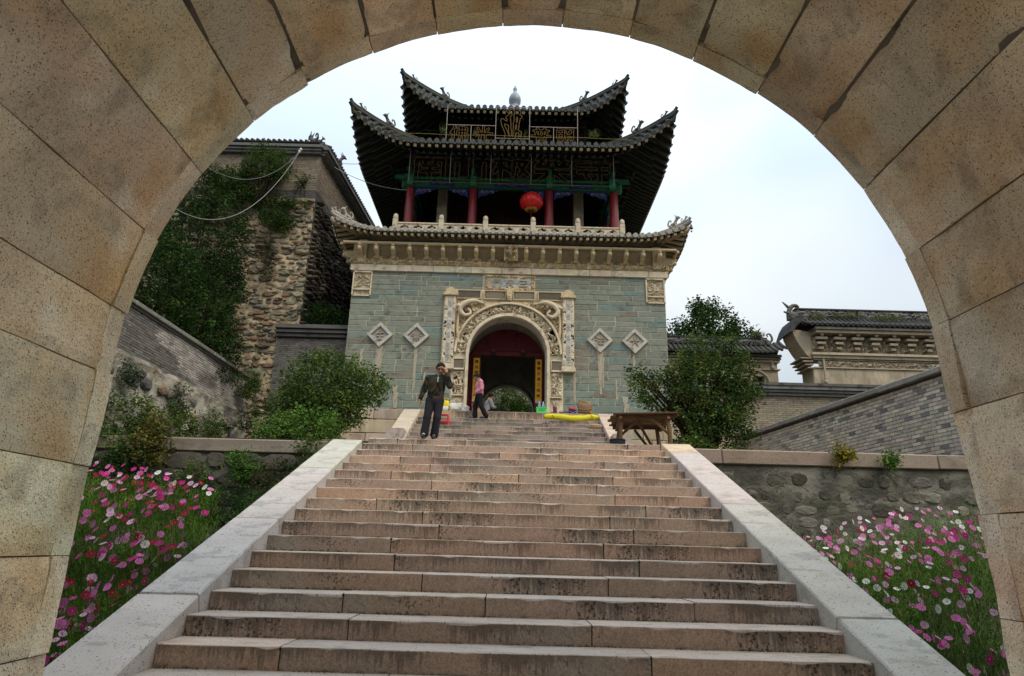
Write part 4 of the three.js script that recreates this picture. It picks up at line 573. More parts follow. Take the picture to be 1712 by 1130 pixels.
  sweptRoof(eave, { y0: 12.56, W: 5.45, O: 1.12, H: 0.4, lift: 0.5, ext: 0.0, Lc: 2.0, steep: 0.2, rows: 52, tileR: 0.082, cols: { tile: gy.map((q, i) => q * [1.15, 1.1, 0.98][i]), soffit: [0.16, 0.14, 0.1], board: [0.13, 0.12, 0.1], rafter: [0.4, 0.34, 0.23], end: [0.7, 0.58, 0.37], drip: [0.2, 0.2, 0.18], disc: [0.68, 0.65, 0.57], ridge: [0.44, 0.42, 0.36], beast: [0.46, 0.44, 0.38] }, raft: { len: 1.0, w: 0.11, h: 0.1, back: 0.06, step: 0, beast: 0.44 } });
}
// couplet boards
{
  const mk = (chars, fade) => { const w = 128, h = 1024, c = document.createElement('canvas'); c.width = w; c.height = h; const q = c.getContext('2d'); q.fillStyle = '#e0a92c'; q.fillRect(0, 0, w, h); const R = mulberry(fade); for (let i = 0; i < 300; i++) { q.fillStyle = `rgba(${R() < 0.5 ? '255,220,120' : '150,100,20'},0.08)`; q.fillRect(R() * w, R() * h, 20 + R() * 60, 10 + R() * 60); } q.fillStyle = '#cdbba6'; q.fillRect(0, h * 0.93, w, h * 0.07); q.fillStyle = '#8a2018'; q.fillRect(0, 0, 5, h); q.fillRect(w - 5, 0, 5, h); q.strokeStyle = '#3a1c0c'; q.lineWidth = 9; q.lineCap = 'round'; chars.forEach((k, i) => { const x0 = 28, y0 = 45 + i * 128, s = 7.2; for (const st of CH[k]) { q.beginPath(); st.forEach((p, j) => (j ? q.lineTo(x0 + p[0] * s, y0 + 80 - p[1] * s * 1.05) : q.moveTo(x0 + p[0] * s, y0 + 80 - p[1] * s * 1.05))); q.stroke(); } }); const t = new THREE.CanvasTexture(c); t.colorSpace = THREE.SRGBColorSpace; return t; };
  for (const [x, ch, lab, sd] of [[-1.25, ['wu', 'fa', 'ji', 'ren', 'da', 'si', 'men'], 'tall yellow couplet board with dark characters on the left side of the door', 1], [0.99, ['pu', 'le', 'tian', 'fo', 'san', 'zhao', 'ji'], 'tall yellow couplet board with dark characters on the right side of the door', 2]]) {
    const t = thing('couplet_board', [x * 1.055, 7.56, ZF - 1.56], lab, 'couplet board', 'couplet boards beside the door');
    const face = new THREE.BoxGeometry(0.25, 1.7, 0.03); const m = std({ map: mk(ch, sd), roughness: 0.5 }), e = std({ color: new THREE.Color(0.12, 0.03, 0.025) });
    const o = mesh('board', face, [e, e, e, e, m, e], t); part('edge_trim', [box(0.025, 1.74, 0.045, -0.137, 0, 0, [0.18, 0.03, 0.025]), box(0.025, 1.74, 0.045, 0.137, 0, 0, [0.18, 0.03, 0.025])], M.paint, t);
    part('fixing', [box(0.1, 0.1, 0.14, 0, 0.5, -0.08, [0.1, 0.03, 0.03]), box(0.1, 0.1, 0.14, 0, -0.5, -0.08, [0.1, 0.03, 0.03])], M.paint, t); part('foot', [box(0.28, 0.86, 0.1, 0, -1.29, 0, [0.14, 0.03, 0.03])], M.paint, t);
  }
}

// ------------------------------------------------------------------ timber pavilion on the tower
{
  const ZC = -28.6, R = mulberry(61);
  const t = thing('pavilion', [CX, 0, ZC], 'dark two-tiered timber pavilion with sweeping eaves and red columns on top of the gate tower', 'pavilion');
  const GREEN = [0.02, 0.13, 0.06], BLUE = [0.025, 0.035, 0.13], GOLD = [0.32, 0.2, 0.07], DARK = [0.03, 0.026, 0.022], CRED = [0.2, 0.016, 0.02];
  part('floor', box(10.4, 0.12, 10.4, 0, 12.98, 0.1, [0.3, 0.28, 0.25]), M.stone, t);
  part('hall_wall', [box(6.2, 4.6, 0.2, 0, 15.3, 2.0, [0.05, 0.024, 0.02]), box(0.2, 4.6, 5.6, -3.0, 15.3, -0.8, [0.05, 0.024, 0.02]), box(0.2, 4.6, 5.6, 3.0, 15.3, -0.8, [0.05, 0.024, 0.02])], M.paint, t);
  for (let i = 0; i < 6; i++) part('door_leaf', [box(0.86, 2.6, 0.06, -2.3 + i * 0.92, 14.4, 2.14, [0.04, 0.02, 0.016]), ...[0, 1, 2, 3].map((k) => box(0.02, 1.3, 0.03, -2.6 + i * 0.92 + k * 0.2, 14.9, 2.18, [0.07, 0.04, 0.03]))], M.paint, t);
  for (const x of [-2.95, 2.85]) part('brick_pier', slab(0.42, 3.4, 0.42, 0.02, { c: [0.42, 0.37, 0.28], R }).translate(x, 14.7, 3.0), M.stone, t);
  for (const s of [0, 1, 2, 3]) { const ca = Math.cos(s * Math.PI / 2), sa = Math.sin(s * Math.PI / 2); for (const a of [-4.16, -1.58, 1.54]) { const x = a * ca + 4.2 * sa, z = -a * sa + 4.2 * ca; part('column', [lathe([[0, 13.0], [0.2, 13.0], [0.185, 14.2], [0.165, 15.6], [0, 15.6]], 14, CRED)].map((g) => mv(g, x, 0, z)), M.gloss, t); part('column_base', [lathe([[0, 13.0], [0.3, 13.0], [0.3, 13.08], [0.24, 13.16], [0, 13.16]], 14, [0.45, 0.42, 0.36])].map((g) => mv(g, x, 0, z)), M.stone, t); } }
  for (let s = 0; s < 4; s++) {
    const g = sub('beam_side', t, 0, 0, 0, s * Math.PI / 2);
    part('beam', [slab(8.9, 0.3, 0.2, 0.02, { c: GREEN }).translate(0, 15.72, 4.2), slab(9.1, 0.1, 0.34, 0.015, { c: GREEN.map((q) => q * 1.5) }).translate(0, 15.95, 4.2)], M.paint, g);
    for (const [x, w] of [[-2.87, 1.0], [-0.02, 1.4], [2.85, 1.0]]) part('painted_panel', [slab(w, 0.2, 0.02, 0.005, { c: BLUE }).translate(x, 15.72, 4.312), tube([[x - w * 0.4, 15.72, 4.325], [x - w * 0.2, 15.77, 4.325], [x, 15.69, 4.325], [x + w * 0.2, 15.77, 4.325], [x + w * 0.4, 15.71, 4.325]], 0.01, 4, false, GOLD)], M.paint, g);
    for (const x of [-4.16, -1.58, 1.54, 4.1]) part('bracket_block', [slab(0.26, 0.52, 0.5, 0.03, { c: GREEN.map((q) => q * 1.6) }).translate(x, 15.8, 4.28), slab(0.16, 0.2, 0.9, 0.03, { c: GREEN.map((q) => q * 1.3) }).translate(x, 16.1, 4.4)], M.paint, g);
    for (const [x, d] of [[-3.96, 1], [-1.78, -1], [-1.38, 1], [1.34, -1], [1.74, 1], [3.9, -1]]) { const b = extr([[0, 15.56], [0.86, 15.56], [0.8, 15.47], [0.66, 15.46], [0.6, 15.37], [0.42, 15.36], [0.34, 15.27], [0.12, 15.26], [0, 15.14]].map(([a, q]) => [a * d, q]).slice(), 0.06, BLUE); b.translate(x, 0, 4.17); const k = []; for (let i = 0; i < 3; i++) k.push(tube([[x + d * (0.08 + i * 0.2), 15.36 + i * 0.04, 4.236], [x + d * (0.16 + i * 0.2), 15.48, 4.236], [x + d * (0.24 + i * 0.2), 15.42, 4.236], [x + d * (0.17 + i * 0.2), 15.38, 4.236]], 0.014, 4, false, i % 2 ? GOLD : [0.3, 0.33, 0.36])); part('sparrow_brace', [b, ...k], M.flat, g); }
    // bracket sets filling the space under the lower eave
    const set = []; for (let i = 0; i < 11; i++) { const x = -4.0 + 8 * i / 10; for (let j = 0; j < 3; j++) { set.push(box(0.14, 0.1, 0.3 + j * 0.34, x, 16.12 + j * 0.17, 4.3 + j * 0.16, DARK)); set.push(box(0.34 + j * 0.14, 0.08, 0.1, x, 16.16 + j * 0.17, 4.44 + j * 0.3, [0.03, 0.045, 0.04])); } } stuff('bracket_sets', set, M.flat, g);
    const board = gridGeo(20, 1, (u, v) => [lerp(-4.3, 4.3, u), lerp(16.0, 17.0, v), lerp(4.22, 4.3, v)], DARK); part('dark_boarding', board, M.flat, g);
    part('upper_wall', [box(6.5, 2.6, 0.12, 0, 18.5, 3.15, [0.035, 0.025, 0.022])], M.flat, g); const us = []; for (let i = 0; i < 9; i++) { const x = -3 + 6 * i / 8; us.push(box(0.12, 0.1, 0.9, x, 19.1, 3.5, DARK), box(0.3, 0.08, 0.1, x, 19.0, 3.7, [0.03, 0.04, 0.035])); } stuff('bracket_sets', us, M.flat, g);
  }
  const tile = [0.055, 0.06, 0.056], cols = { tile, soffit: [0.03, 0.03, 0.026], board: [0.09, 0.08, 0.05], rafter: [0.045, 0.05, 0.04], end: [0.38, 0.31, 0.18], end2: [0.06, 0.08, 0.1], disc: [0.17, 0.19, 0.18], ridge: [0.085, 0.085, 0.07], beast: [0.16, 0.15, 0.12] };
  const lo = sub('lower_roof', t); sweptRoof(lo, { y0: 16.42, W: 3.1, O: 3.15, H: 1.75, lift: 1.4, ext: 0.06, Lc: 2.5, steep: 0.45, rows: 44, tileR: 0.09, cols, raft: { len: 2.4, w: 0.13, h: 0.12, back: 0.03, step: 0.5, beast: 0.5 } });
  const up = sub('upper_roof', t); sweptRoof(up, { y0: 19.1, W: 0.5, O: 4.24, H: 2.6, lift: 1.45, ext: 0.02, Lc: 2.15, steep: 0.5, rows: 34, tileR: 0.09, cols, raft: { len: 2.6, w: 0.13, h: 0.12, back: 0.03, step: 0.45, beast: 0.46 } });
  part('finial', [lathe([[0, 21.2], [0.8, 21.2], [0.6, 21.9], [0.5, 22.5], [0.3, 22.7], [0.26, 22.85], [0.38, 23.0], [0.4, 23.25], [0.3, 23.5], [0.13, 23.68], [0.1, 23.8], [0.14, 23.88], [0.1, 23.98], [0.03, 24.14], [0, 24.2]].map(([a, b]) => [a * 0.78, b - (b - 22.1) * 0.1]), 20, [0.2, 0.24, 0.28])], M.gloss, t);
  part('eave_cable', [tube(Array.from({ length: 9 }, (_, i) => [-4.6 + 9.2 * i / 8, 16.6 + 0.02 * Math.sin(i * 2.3), 6.46]), 0.008, 4, false, [0.3, 0.25, 0.05])], M.flat, t);
}
// balustrade round the tower top
{
  const R = mulberry(63), t = thing('balustrade', [CX, 13.14, -23.32], 'pale stone balustrade with rounded posts along the tower top, before the red columns', 'balustrade'), c = [0.68, 0.6, 0.46];
  const xs = [-4.45, -2.68, -0.97, 0.87, 2.6, 4.31];
  const post = (x, z) => { const o = part('post', [slab(0.2, 0.42, 0.2, 0.02, { c: vary(c, R, 0.06), R }).translate(0, 0.2, 0), lathe([[0, 0.38], [0.07, 0.4], [0.1, 0.44], [0.1, 0.52], [0.085, 0.6], [0.04, 0.64], [0, 0.65]], 10, c)], M.stone, t); o.position.set(x, 0, z); };
  const panel = (x0, x1, z0, z1) => { const L = Math.hypot(x1 - x0, z1 - z0) - 0.2, holes = []; for (let i = 0; i < 3; i++) { const a = -L / 2 + L * (i + 0.5) / 3, w = L / 3 * 0.36; holes.push([[a - w, 0.03], [a + w, 0.03], [a + w * 0.8, 0.11], [a + w * 0.3, 0.14], [a, 0.19], [a - w * 0.3, 0.14], [a - w * 0.8, 0.11]].reverse()); } const o = part('rail_panel', [extr([[-L / 2, -0.12], [L / 2, -0.12], [L / 2, 0.2], [-L / 2, 0.2]], 0.08, c, 0, holes).translate(0, 0, -0.04), slab(L, 0.07, 0.15, 0.02, { c: c.map((q) => q * 1.08), R }).translate(0, 0.235, 0)], M.stone, t); o.position.set((x0 + x1) / 2, 0, (z0 + z1) / 2); o.rotation.y = -Math.atan2(z1 - z0, x1 - x0); };
  xs.forEach((x, i) => { post(x, 0); if (i < 5) panel(x, xs[i + 1], 0, 0); });
  for (const s of [-4.45, 4.31]) for (let i = 1; i < 6; i++) { post(s, -i * 1.8); panel(s, s, -(i - 1) * 1.8, -i * 1.8); }
}
// rope-light signs
{
  const rope = [0.17, 0.105, 0.035], bar = [0.07, 0.06, 0.055];
  const lo = thing('light_sign', [CX, 14.7, -22.62], 'wide sign of five large outlined characters on thin bars, hung below the lower pavilion eave', 'sign');
  part('frame', [-3.95, -2.38, -0.82, 0.74, 2.3, 3.92].map((x) => rod([x, 0.1, 0], [x, 1.75, 0], 0.014, bar, 5)).concat([rod([-3.95, 0.12, -0.02], [3.92, 0.12, -0.02], 0.012, bar, 5), rod([-3.95, 1.74, -0.02], [3.92, 1.74, -0.02], 0.012, bar, 5)]), M.metal, lo);
  ['nan', 'shan', 'ji', 'le', 'si'].forEach((c, i) => { const o = part('character_outline', neonOutline(CH[c], 1.4, 1.32, 0.6, 0.009, rope.map((q) => q * 0.22)), M.flat, lo); o.position.set(-3.16 + i * 1.57, 0.14, 0.02); });
  const up = thing('light_sign', [CX, 17.02, -23.42], 'stepped sign of outlined characters on thin bars, hung below the topmost eave', 'sign');
  part('frame', [[-2.72, 0, -2.72, 1.46], [-0.72, 0, -0.72, 1.46], [0.66, 0, 0.66, 1.46], [2.62, 0, 2.62, 1.46], [-2.72, 0.72, -0.72, 0.72], [0.66, 0.72, 2.62, 0.72], [-0.72, 1.44, 0.66, 1.44], [-0.72, 0.26, 0.66, 0.26], [-1.72, 0, -1.72, 0.72], [1.64, 0, 1.64, 0.72]].map(([a, b, c, d]) => rod([a, b, 0], [c, d, 0], 0.015, [0.22, 0.19, 0.17], 5)), M.metal, up);
  [['fo', -2.2, 0.9, 0.62, -0.0], ['guang', -1.22, 0.9, 0.62, 0.0], ['pu', 1.14, 0.9, 0.62, 0], ['zhao', 2.12, 0.9, 0.62, 0]].forEach(([c, x, w, h, y]) => { const o = part('character_outline', neonOutline(CH[c], w * 0.86, h, 0.55, 0.012, rope), M.flat, up); o.position.set(x, y + 0.04, 0.02); });
  up.scale.y = 1.26; const o = part('character_outline', neonOutline(CH.mark, 1.2, 1.3, 0.42, 0.014, rope), M.flat, up); o.position.set(-0.06, 0.08, 0.03);
}

// ------------------------------------------------------------------ bastion on the left
{
  const R = mulberry(71), t = thing('stone_bastion', [-8.05, 3.5, -24], 'tall rubble stone bastion with brick parapet and tiled top, left of the gate tower', 'bastion');
  const MO = [0.52, 0.425, 0.285], stoneC = () => vary([[0.3, 0.255, 0.18], [0.2, 0.18, 0.14], [0.36, 0.31, 0.22], [0.24, 0.24, 0.19], [0.27, 0.19, 0.13], [0.42, 0.36, 0.26]][Math.floor(R() * 6)], R, 0.2);
  part('mortar_face', gridGeo(110, 150, (u, v) => [-9 + 9 * u, 11.2 * v, 0.1 * n3(u * 30, v * 40, 5) + 0.06 * n3(u * 75, v * 95, 6) - 0.03], MO, false), M.stone, t);
  part('core', [box(9, 13, 0.6, -4.5, 6.5, -0.33, MO)], M.stone, t);
  const chips = []; for (let i = 0; i < 900; i++) chips.push(mv(rubble(0.08 + R() * 0.22, 0.05 + R() * 0.1, 0.05 + R() * 0.08, R, stoneC(), 6, 2.4, 0.6).rotateZ((R() - 0.5) * 0.7), -4.9 * R(), 1.2 + 9.9 * R(), 0.03)); stuff('small_stones', chips, M.stone, t);
  rubbleField(-3.7, 0.05, 2.4, 11.1, 0.52, 0.235, R, (x, y, a, b) => { const o = part('stone', rubble(a * (0.82 + R() * 0.25), b * (0.8 + R() * 0.3), 0.07 + R() * R() * 0.17, R, stoneC(), 9, 2.8, 0.66), M.stone, t); o.position.set(x, y, 0.0); o.rotation.z = (R() - 0.5) * 0.12; });
  const far = []; rubbleField(-9, -3.72, 3, 11.1, 0.6, 0.28, R, (x, y, a, b) => far.push(mv(rubble(a, b * 0.9, 0.12, R, stoneC(), 7), x, y, 0))); stuff('rubble_stones', far, M.stone, t);
  const s = sub('side_face', t, 0, 0, 0, THREE.MathUtils.degToRad(86.2));
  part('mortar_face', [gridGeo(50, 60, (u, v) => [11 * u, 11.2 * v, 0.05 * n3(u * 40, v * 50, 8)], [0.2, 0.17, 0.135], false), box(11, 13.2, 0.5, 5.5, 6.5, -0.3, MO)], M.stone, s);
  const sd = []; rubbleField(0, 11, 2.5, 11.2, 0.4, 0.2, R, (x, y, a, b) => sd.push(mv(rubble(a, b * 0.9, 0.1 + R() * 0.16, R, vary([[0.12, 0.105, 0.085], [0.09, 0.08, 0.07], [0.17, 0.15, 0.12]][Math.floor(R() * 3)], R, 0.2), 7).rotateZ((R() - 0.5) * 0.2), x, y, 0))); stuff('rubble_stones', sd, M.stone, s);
  for (const [g, L, flip] of [[t, 9, -1], [s, 11, 1]]) {
    const b = []; brickField(L, 2.1, 0.3, 0.078, R, 0, 0.01, (x, y, w, h) => b.push(box(w, h, 0.3, flip * x, y + 11.1, -0.12 + R() * 0.012, vary(y < 0.5 ? [0.13, 0.125, 0.12] : [0.29, 0.245, 0.19], R, 0.14), R() * 9, R() * 9))); stuff('bricks', b, M.stone, g);
    part('moulding', [box(L + 0.1, 0.1, 0.4, flip * L / 2, 13.22, 0.0, [0.2, 0.21, 0.21]), box(L + 0.16, 0.07, 0.5, flip * L / 2, 13.31, 0.03, [0.33, 0.33, 0.31]), box(L + 0.3, 0.12, 0.62, flip * L / 2, 13.43, 0.06, [0.17, 0.18, 0.18]), box(L + 0.2, 0.12, 0.5, flip * L / 2, 13.55, 0.0, [0.18, 0.175, 0.165])], M.stone, g);
    const rows = []; for (let i = 0; i < L / 0.22; i++) { const x = flip * (i + 0.5) * 0.22; rows.push(rod([x, 13.9, -0.3], [x, 13.64, 0.36], 0.07, vary([0.1, 0.1, 0.095], R, 0.2), 6)); } rows.push(gridGeo(8, 2, (u, v) => [flip * L * u, lerp(13.87, 13.6, v), lerp(-0.35, 0.34, v)], [0.08, 0.08, 0.075])); rows.push(tube([[flip * 0, 13.95, -0.32], [flip * L / 2, 13.95, -0.32], [flip * L, 13.95, -0.32]], 0.1, 6, false, [0.11, 0.11, 0.1], 4)); stuff('roof_tiles', rows, M.stone, g);
  }
  for (const [x, z, k, r] of [[-0.42, -0.1, 0.62, 2.4], [0.3, -1.5, 0.55, 0.7], [-0.05, 0.12, 0.3, 0.5]]) part('ridge_beast', beast(k, [0.13, 0.125, 0.115]).rotateY(r).translate(x, 13.72, z), M.stone, t);
}

// ------------------------------------------------------------------ walls and gates on the right
{
  const R = mulberry(73);
  const t = thing('brick_wall', [5.75, 3.5, -24.0], 'level tan brick wall with grey moulded top, behind the round bush, below the carved hall', 'wall');
  part('wall_core', box(13, 4.0, 0.4, 6.5, 2.0, -0.25, [0.42, 0.37, 0.29]), M.stone, t);
  const b = []; brickField(13, 3.62, 0.29, 0.078, R, 0, 0.01, (x, y, w, h) => (x > 1.8 && x < 9.5 && y > 1.4) && b.push(box(w, h, 0.06, x, y, -0.05 + R() * 0.008, vary([0.34, 0.295, 0.225], R, 0.14), R() * 9, R() * 9))); stuff('bricks', b, M.stone, t);
  part('moulding', [box(13, 0.09, 0.2, 6.5, 3.66, 0, [0.22, 0.225, 0.22]), box(13, 0.08, 0.3, 6.5, 3.76, 0.04, [0.17, 0.18, 0.18]), box(13, 0.12, 0.4, 6.5, 3.88, 0.06, [0.2, 0.2, 0.19]), box(13, 0.1, 0.5, 6.5, 4.0, 0.05, [0.13, 0.13, 0.12])], M.stone, t);

  const h = thing('hall_gate', [12.2, 8.2, -27], 'carved pale stone hall wall with dark tiled roof and coiled ridge ornament, at the right', 'hall');
  const C = [0.5, 0.435, 0.325], D = [0.07, 0.073, 0.07];
  part('wall', [slab(7.5, 3.2, 1.1, 0.03, { c: C, R }).translate(4.2, -0.75, -0.55)], M.streak, h);
  part('carved_frieze', [mv(relief(6.8, 0.26, 0.12, 101, C, 0.035), 4.1, 1.03, 0.0), box(7.4, 0.05, 0.08, 4.2, 1.2, 0.02, C), box(7.4, 0.05, 0.08, 4.2, 0.86, 0.02, C)], M.stone, h);
  part('moulding', [box(7.6, 0.12, 0.2, 4.25, 1.3, 0.05, C), box(7.7, 0.1, 0.3, 4.25, 1.42, 0.08, C.map((q) => q * 1.15)), box(7.4, 1.2, 1.0, 4.2, 1.9, -0.5, C)], M.stone, h);
  for (let i = 0; i < 10; i++) { const o = sub('bracket', h, 0.8 + i * 0.76, 1.5, 0); part('block', [ball(0.1, 0, 0.72, 0.42, C, 1, 1, 0.6, 8)], M.stone, o); part('carving', [mv(relief(0.7, 0.66, 0.22, 111 + i, C, 0.035), 0, 0.36, 0.04), ...[0, 1, 2].map((k) => box(0.2 + k * 0.14, 0.1, 0.2 + k * 0.07, 0, 0.16 + k * 0.2, 0.14 + k * 0.04, C))], M.stone, o); }
  part('hanging_post', [rod([0.88, 0.25, 0.12], [0.88, 1.2, 0.12], 0.045, C, 8), ball(0.08, 0.88, 0.22, 0.12, C, 1, 1.2, 1, 8), ball(0.06, 0.88, 0.36, 0.12, C, 1, 1, 1, 8)], M.stone, h);
  part('eave_beam', [box(7.5, 0.12, 0.9, 4.25, 2.3, 0.1, C), box(7.6, 0.1, 1.05, 4.25, 2.42, 0.12, [0.25, 0.23, 0.19])], M.stone, h);
  // flared left end with stepped corbels
  part('gable_flare', [extr([[0.1, 2.45], [-0.26, 2.5], [-0.24, 2.3], [-0.1, 1.95], [0.06, 1.65], [0.24, 1.38], [0.44, 1.2], [0.5, 2.4]], 1.05, C, 0.01).translate(0, 0, -1.0), ...[0, 1, 2, 3].map((i) => box(0.5 - i * 0.08, 0.05, 1.12, 0.2 + i * 0.05, 1.25 - i * 0.14, -0.48, C.map((q) => q * 0.85)))], M.stone, h);
  part('gable_roof', extr([[-0.5, 2.3], [-0.34, 2.7], [-0.16, 3.0], [0.1, 3.2], [0.1, 2.85], [-0.1, 2.65], [-0.34, 2.36]], 1.5, D).translate(0, 0, -1.2), M.stone, h);
  const roof = (y, z) => [y, z]; part('roof_sheet', [gridGeo(10, 4, (u, v) => [0.2 + 7.8 * u, lerp(3.2, 2.52, v) - 0.1 * Math.sin(Math.PI * v), lerp(-0.5, 0.7, v)], D), gridGeo(10, 2, (u, v) => [0.2 + 7.8 * u, lerp(3.2, 2.52, v), lerp(-0.6, -1.75, v)], D)], M.stone, h);
  for (let i = 0; i < 36; i++) { const x = 0.3 + i * 0.215; part('tile_row', [tube([[x, 3.2, -0.5], [x, 2.86, 0.0], [x, 2.56, 0.7]], 0.068, 6, false, vary(D, R, 0.2), 5), rod([x, 2.56, 0.69], [x, 2.545, 0.73], 0.078, [0.07, 0.072, 0.07], 8)], M.stone, h); }
  part('ridge', [box(7.9, 0.42, 0.22, 4.1, 3.38, -0.55, D.map((q) => q * 1.3)), box(7.9, 0.06, 0.32, 4.1, 3.62, -0.55, D), box(7.9, 0.05, 0.3, 4.1, 3.2, -0.55, D)], M.stone, h);
  part('ridge_carving', [mv(relief(7.8, 0.36, 0.1, 121, [0.2, 0.2, 0.185], 0.05), 4.1, 3.4, -0.44)], M.stone, h);
  const beastC = [0.14, 0.14, 0.13]; part('ridge_beast', [tube([[-0.1, 3.1, -0.5], [-0.1, 3.4, -0.5], [-0.05, 3.6, -0.5], [0.08, 3.76, -0.5], [0.26, 3.78, -0.5], [0.32, 3.64, -0.5], [0.22, 3.54, -0.5], [0.12, 3.6, -0.5]], (q) => 0.13 - 0.07 * q, 8, false, beastC), ball(0.2, 0.05, 3.3, -0.48, beastC, 1.2, 1, 0.9, 9), rod([-0.1, 3.7, -0.5], [-0.34, 3.95, -0.5], 0.07, beastC, 6, 0.02), rod([-0.1, 3.4, -0.45], [-0.36, 3.46, -0.4], 0.08, beastC, 6, 0.03), mv(relief(0.7, 0.5, 0.2, 131, beastC, 0.05), 0.25, 3.05, -0.3)], M.stone, h);

  const g = thing('side_gate', [8.9, 8.8, -30], 'small roofed side gate with dark ridge beasts, half hidden behind the round bush', 'gate');
  part('wall', [extr([[-3.2, -6], [2.3, -6], [2.3, 0.45], [2.36, 0.6], [2.85, 0.6], [2.85, -6], [3.5, -6], [3.5, 1.5], [-3.2, 1.5]], 0.8, C, 0).translate(0, 0, -0.8)], M.streak, g);
  part('moulding', [box(6.9, 0.08, 1.0, 0.16, 1.3, -0.4, C.map((q) => q * 1.1)), box(7.0, 0.08, 1.1, 0.16, 1.42, -0.4, C.map((q) => q * 0.8)), box(6.9, 0.05, 0.95, 0.16, 0.92, -0.4, C.map((q) => q * 1.1))], M.stone, g);
  part('carved_arch', [tube([[1.9, 0.0, 0.03], [1.98, 0.5, 0.03], [2.3, 0.8, 0.03], [2.66, 0.82, 0.03], [3.0, 0.5, 0.03], [3.05, 0, 0.03]], 0.05, 6, false, C), box(1.1, 1.0, 0.05, 2.46, 0.2, -0.3, [0.06, 0.055, 0.05])], M.stone, g);
  part('roof_sheet', [gridGeo(10, 3, (u, v) => [-3.4 + 7.3 * u, lerp(2.2, 1.62, v) - 0.06 * Math.sin(Math.PI * v) + 0.25 * Math.pow(clamp((u - 0.85) / 0.15), 2), lerp(-0.4, 0.45, v)], D), gridGeo(10, 2, (u, v) => [-3.4 + 7.3 * u, lerp(2.2, 1.62, v), lerp(-0.4, -1.2, v)], D), box(7.0, 0.1, 1.2, 0.16, 1.54, -0.35, [0.2, 0.185, 0.15])], M.stone, g);
  for (let i = 0; i < 32; i++) { const x = -3.3 + i * 0.23, l = 0.25 * Math.pow(clamp(((x + 3.4) / 7.3 - 0.85) / 0.15), 2); part('tile_row', [tube([[x, 2.2 + l, -0.4], [x, 1.88 + l, 0.02], [x, 1.65 + l, 0.45]], 0.07, 6, false, vary(D, R, 0.2), 4), ball(0.08, x, 1.64 + l, 0.46, D, 1, 1, 0.4, 7)], M.stone, g); }
  part('ridge', [box(6.0, 0.3, 0.2, 0.2, 2.36, -0.4, D.map((q) => q * 1.3)), box(6.1, 0.06, 0.28, 0.2, 2.54, -0.4, D), mv(relief(5.9, 0.26, 0.08, 141, [0.17, 0.17, 0.16], 0.06), 0.2, 2.36, -0.3)], M.stone, g);
  for (const [x, r, k] of [[-0.1, 0, 0.62], [3.1, Math.PI, 0.75]]) part('ridge_beast', beast(k, beastC).rotateY(r).translate(x, 2.2, -0.35), M.stone, g);
  part('corner_post', [rod([3.25, 1.0, 0.06], [3.25, 1.5, 0.06], 0.06, C, 8), ball(0.1, 3.25, 1.0, 0.06, C, 1, 1.2, 1, 8)], M.stone, g);
}
// rock bank seen through the passage
tag(mesh('rocky_bank', gridGeo(50, 40, (u, v) => { const x = lerp(-9, 8, u), y = 3.4 + 11.5 * v, z = -43 - 5 * v + 1.6 * n3(x * 0.7, y * 0.9, 3) + 0.5 * n3(x * 2.5, y * 2.8, 4); return [x, y, z, x, y]; }, [0.16, 0.15, 0.12], false), M.stone), 'dark rocky bank seen through the passage of the gate tower', 'rock bank', null, 'structure');

// ------------------------------------------------------------------ vegetation
function leafCloud(blobs, n, size, seed, cols, { shell = 0.55, droop = 0, fine = 1 } = {}) {
  const R = mulberry(seed), pos = [], col = [], vol = blobs.map((b) => Math.pow(b[3] * b[4] * b[5], 0.7)), tot = vol.reduce((a, b) => a + b, 0), q = new THREE.Quaternion(), e = new THREE.Euler(), v = new THREE.Vector3();
  const tw = []; blobs.forEach((b, bi) => { const m = Math.max(3, Math.round(n / 26 * vol[bi] / tot)); for (let i = 0; i < m; i++) { let x, y, z, d; do { x = R() * 2 - 1; y = R() * 2 - 1; z = R() * 2 - 1; d = Math.hypot(x, y, z); } while (d > 1 || d < 0.05); const rr = Math.pow(d, shell * 0.5) / d * (0.82 + 0.3 * n3(x * 3 + bi * 7, y * 3, z * 3 + seed)); tw.push([b[0] + x * rr * b[3], b[1] + y * rr * b[4], b[2] + z * rr * b[5], R(), x, y, z]); } });
  const per = Math.max(4, Math.round(n / tw.length));
  for (const [tx, ty, tz, tone, dx, dy, dz] of tw) {
    const cl = size * (2.2 + R() * 3.2), c0 = cols[Math.floor(R() * cols.length)], k0 = 0.75 + 0.5 * tone, L = size * 5;
    // each twig: leaves strung along a short shoot that points outward and up
    const ax = dx + (R() - 0.5) * 1.2, ay = dy * 0.7 + 0.45 - droop + (R() - 0.5) * 0.8, az = dz + (R() - 0.5) * 1.2, al = Math.hypot(ax, ay, az) || 1;
    for (let i = 0; i < per; i++) {
      const s = (i / per - 0.5) * 2, sz = size * (0.55 + R() * 0.8), px = tx + ax / al * s * L * 0.55 + (R() - 0.5) * cl * 0.8, py = ty + ay / al * s * L * 0.55 + (R() - 0.5) * cl * 0.7, pz = tz + az / al * s * L * 0.55 + (R() - 0.5) * cl * 0.8;
      e.set((R() - 0.5) * 2.2 - 0.4, R() * 6.283, (R() - 0.5) * 2.2); q.setFromEuler(e); const w = 0.3 * fine, h = 0.12;
      const pts = [[0, 0, 0], [-w, h, 0.5], [0, 0, 1], [w, h, 0.5]].map((p) => v.set(p[0] * sz, p[1] * sz, p[2] * sz).applyQuaternion(q).toArray());
      for (const k of [0, 1, 2, 0, 2, 3]) pos.push(px + pts[k][0], py + pts[k][1], pz + pts[k][2]);
      const kk = k0 * (0.8 + R() * 0.4); for (let k = 0; k < 6; k++) col.push(c0[0] * kk, c0[1] * kk, c0[2] * kk);
    }
  }
  return geo(pos, null, col);
}
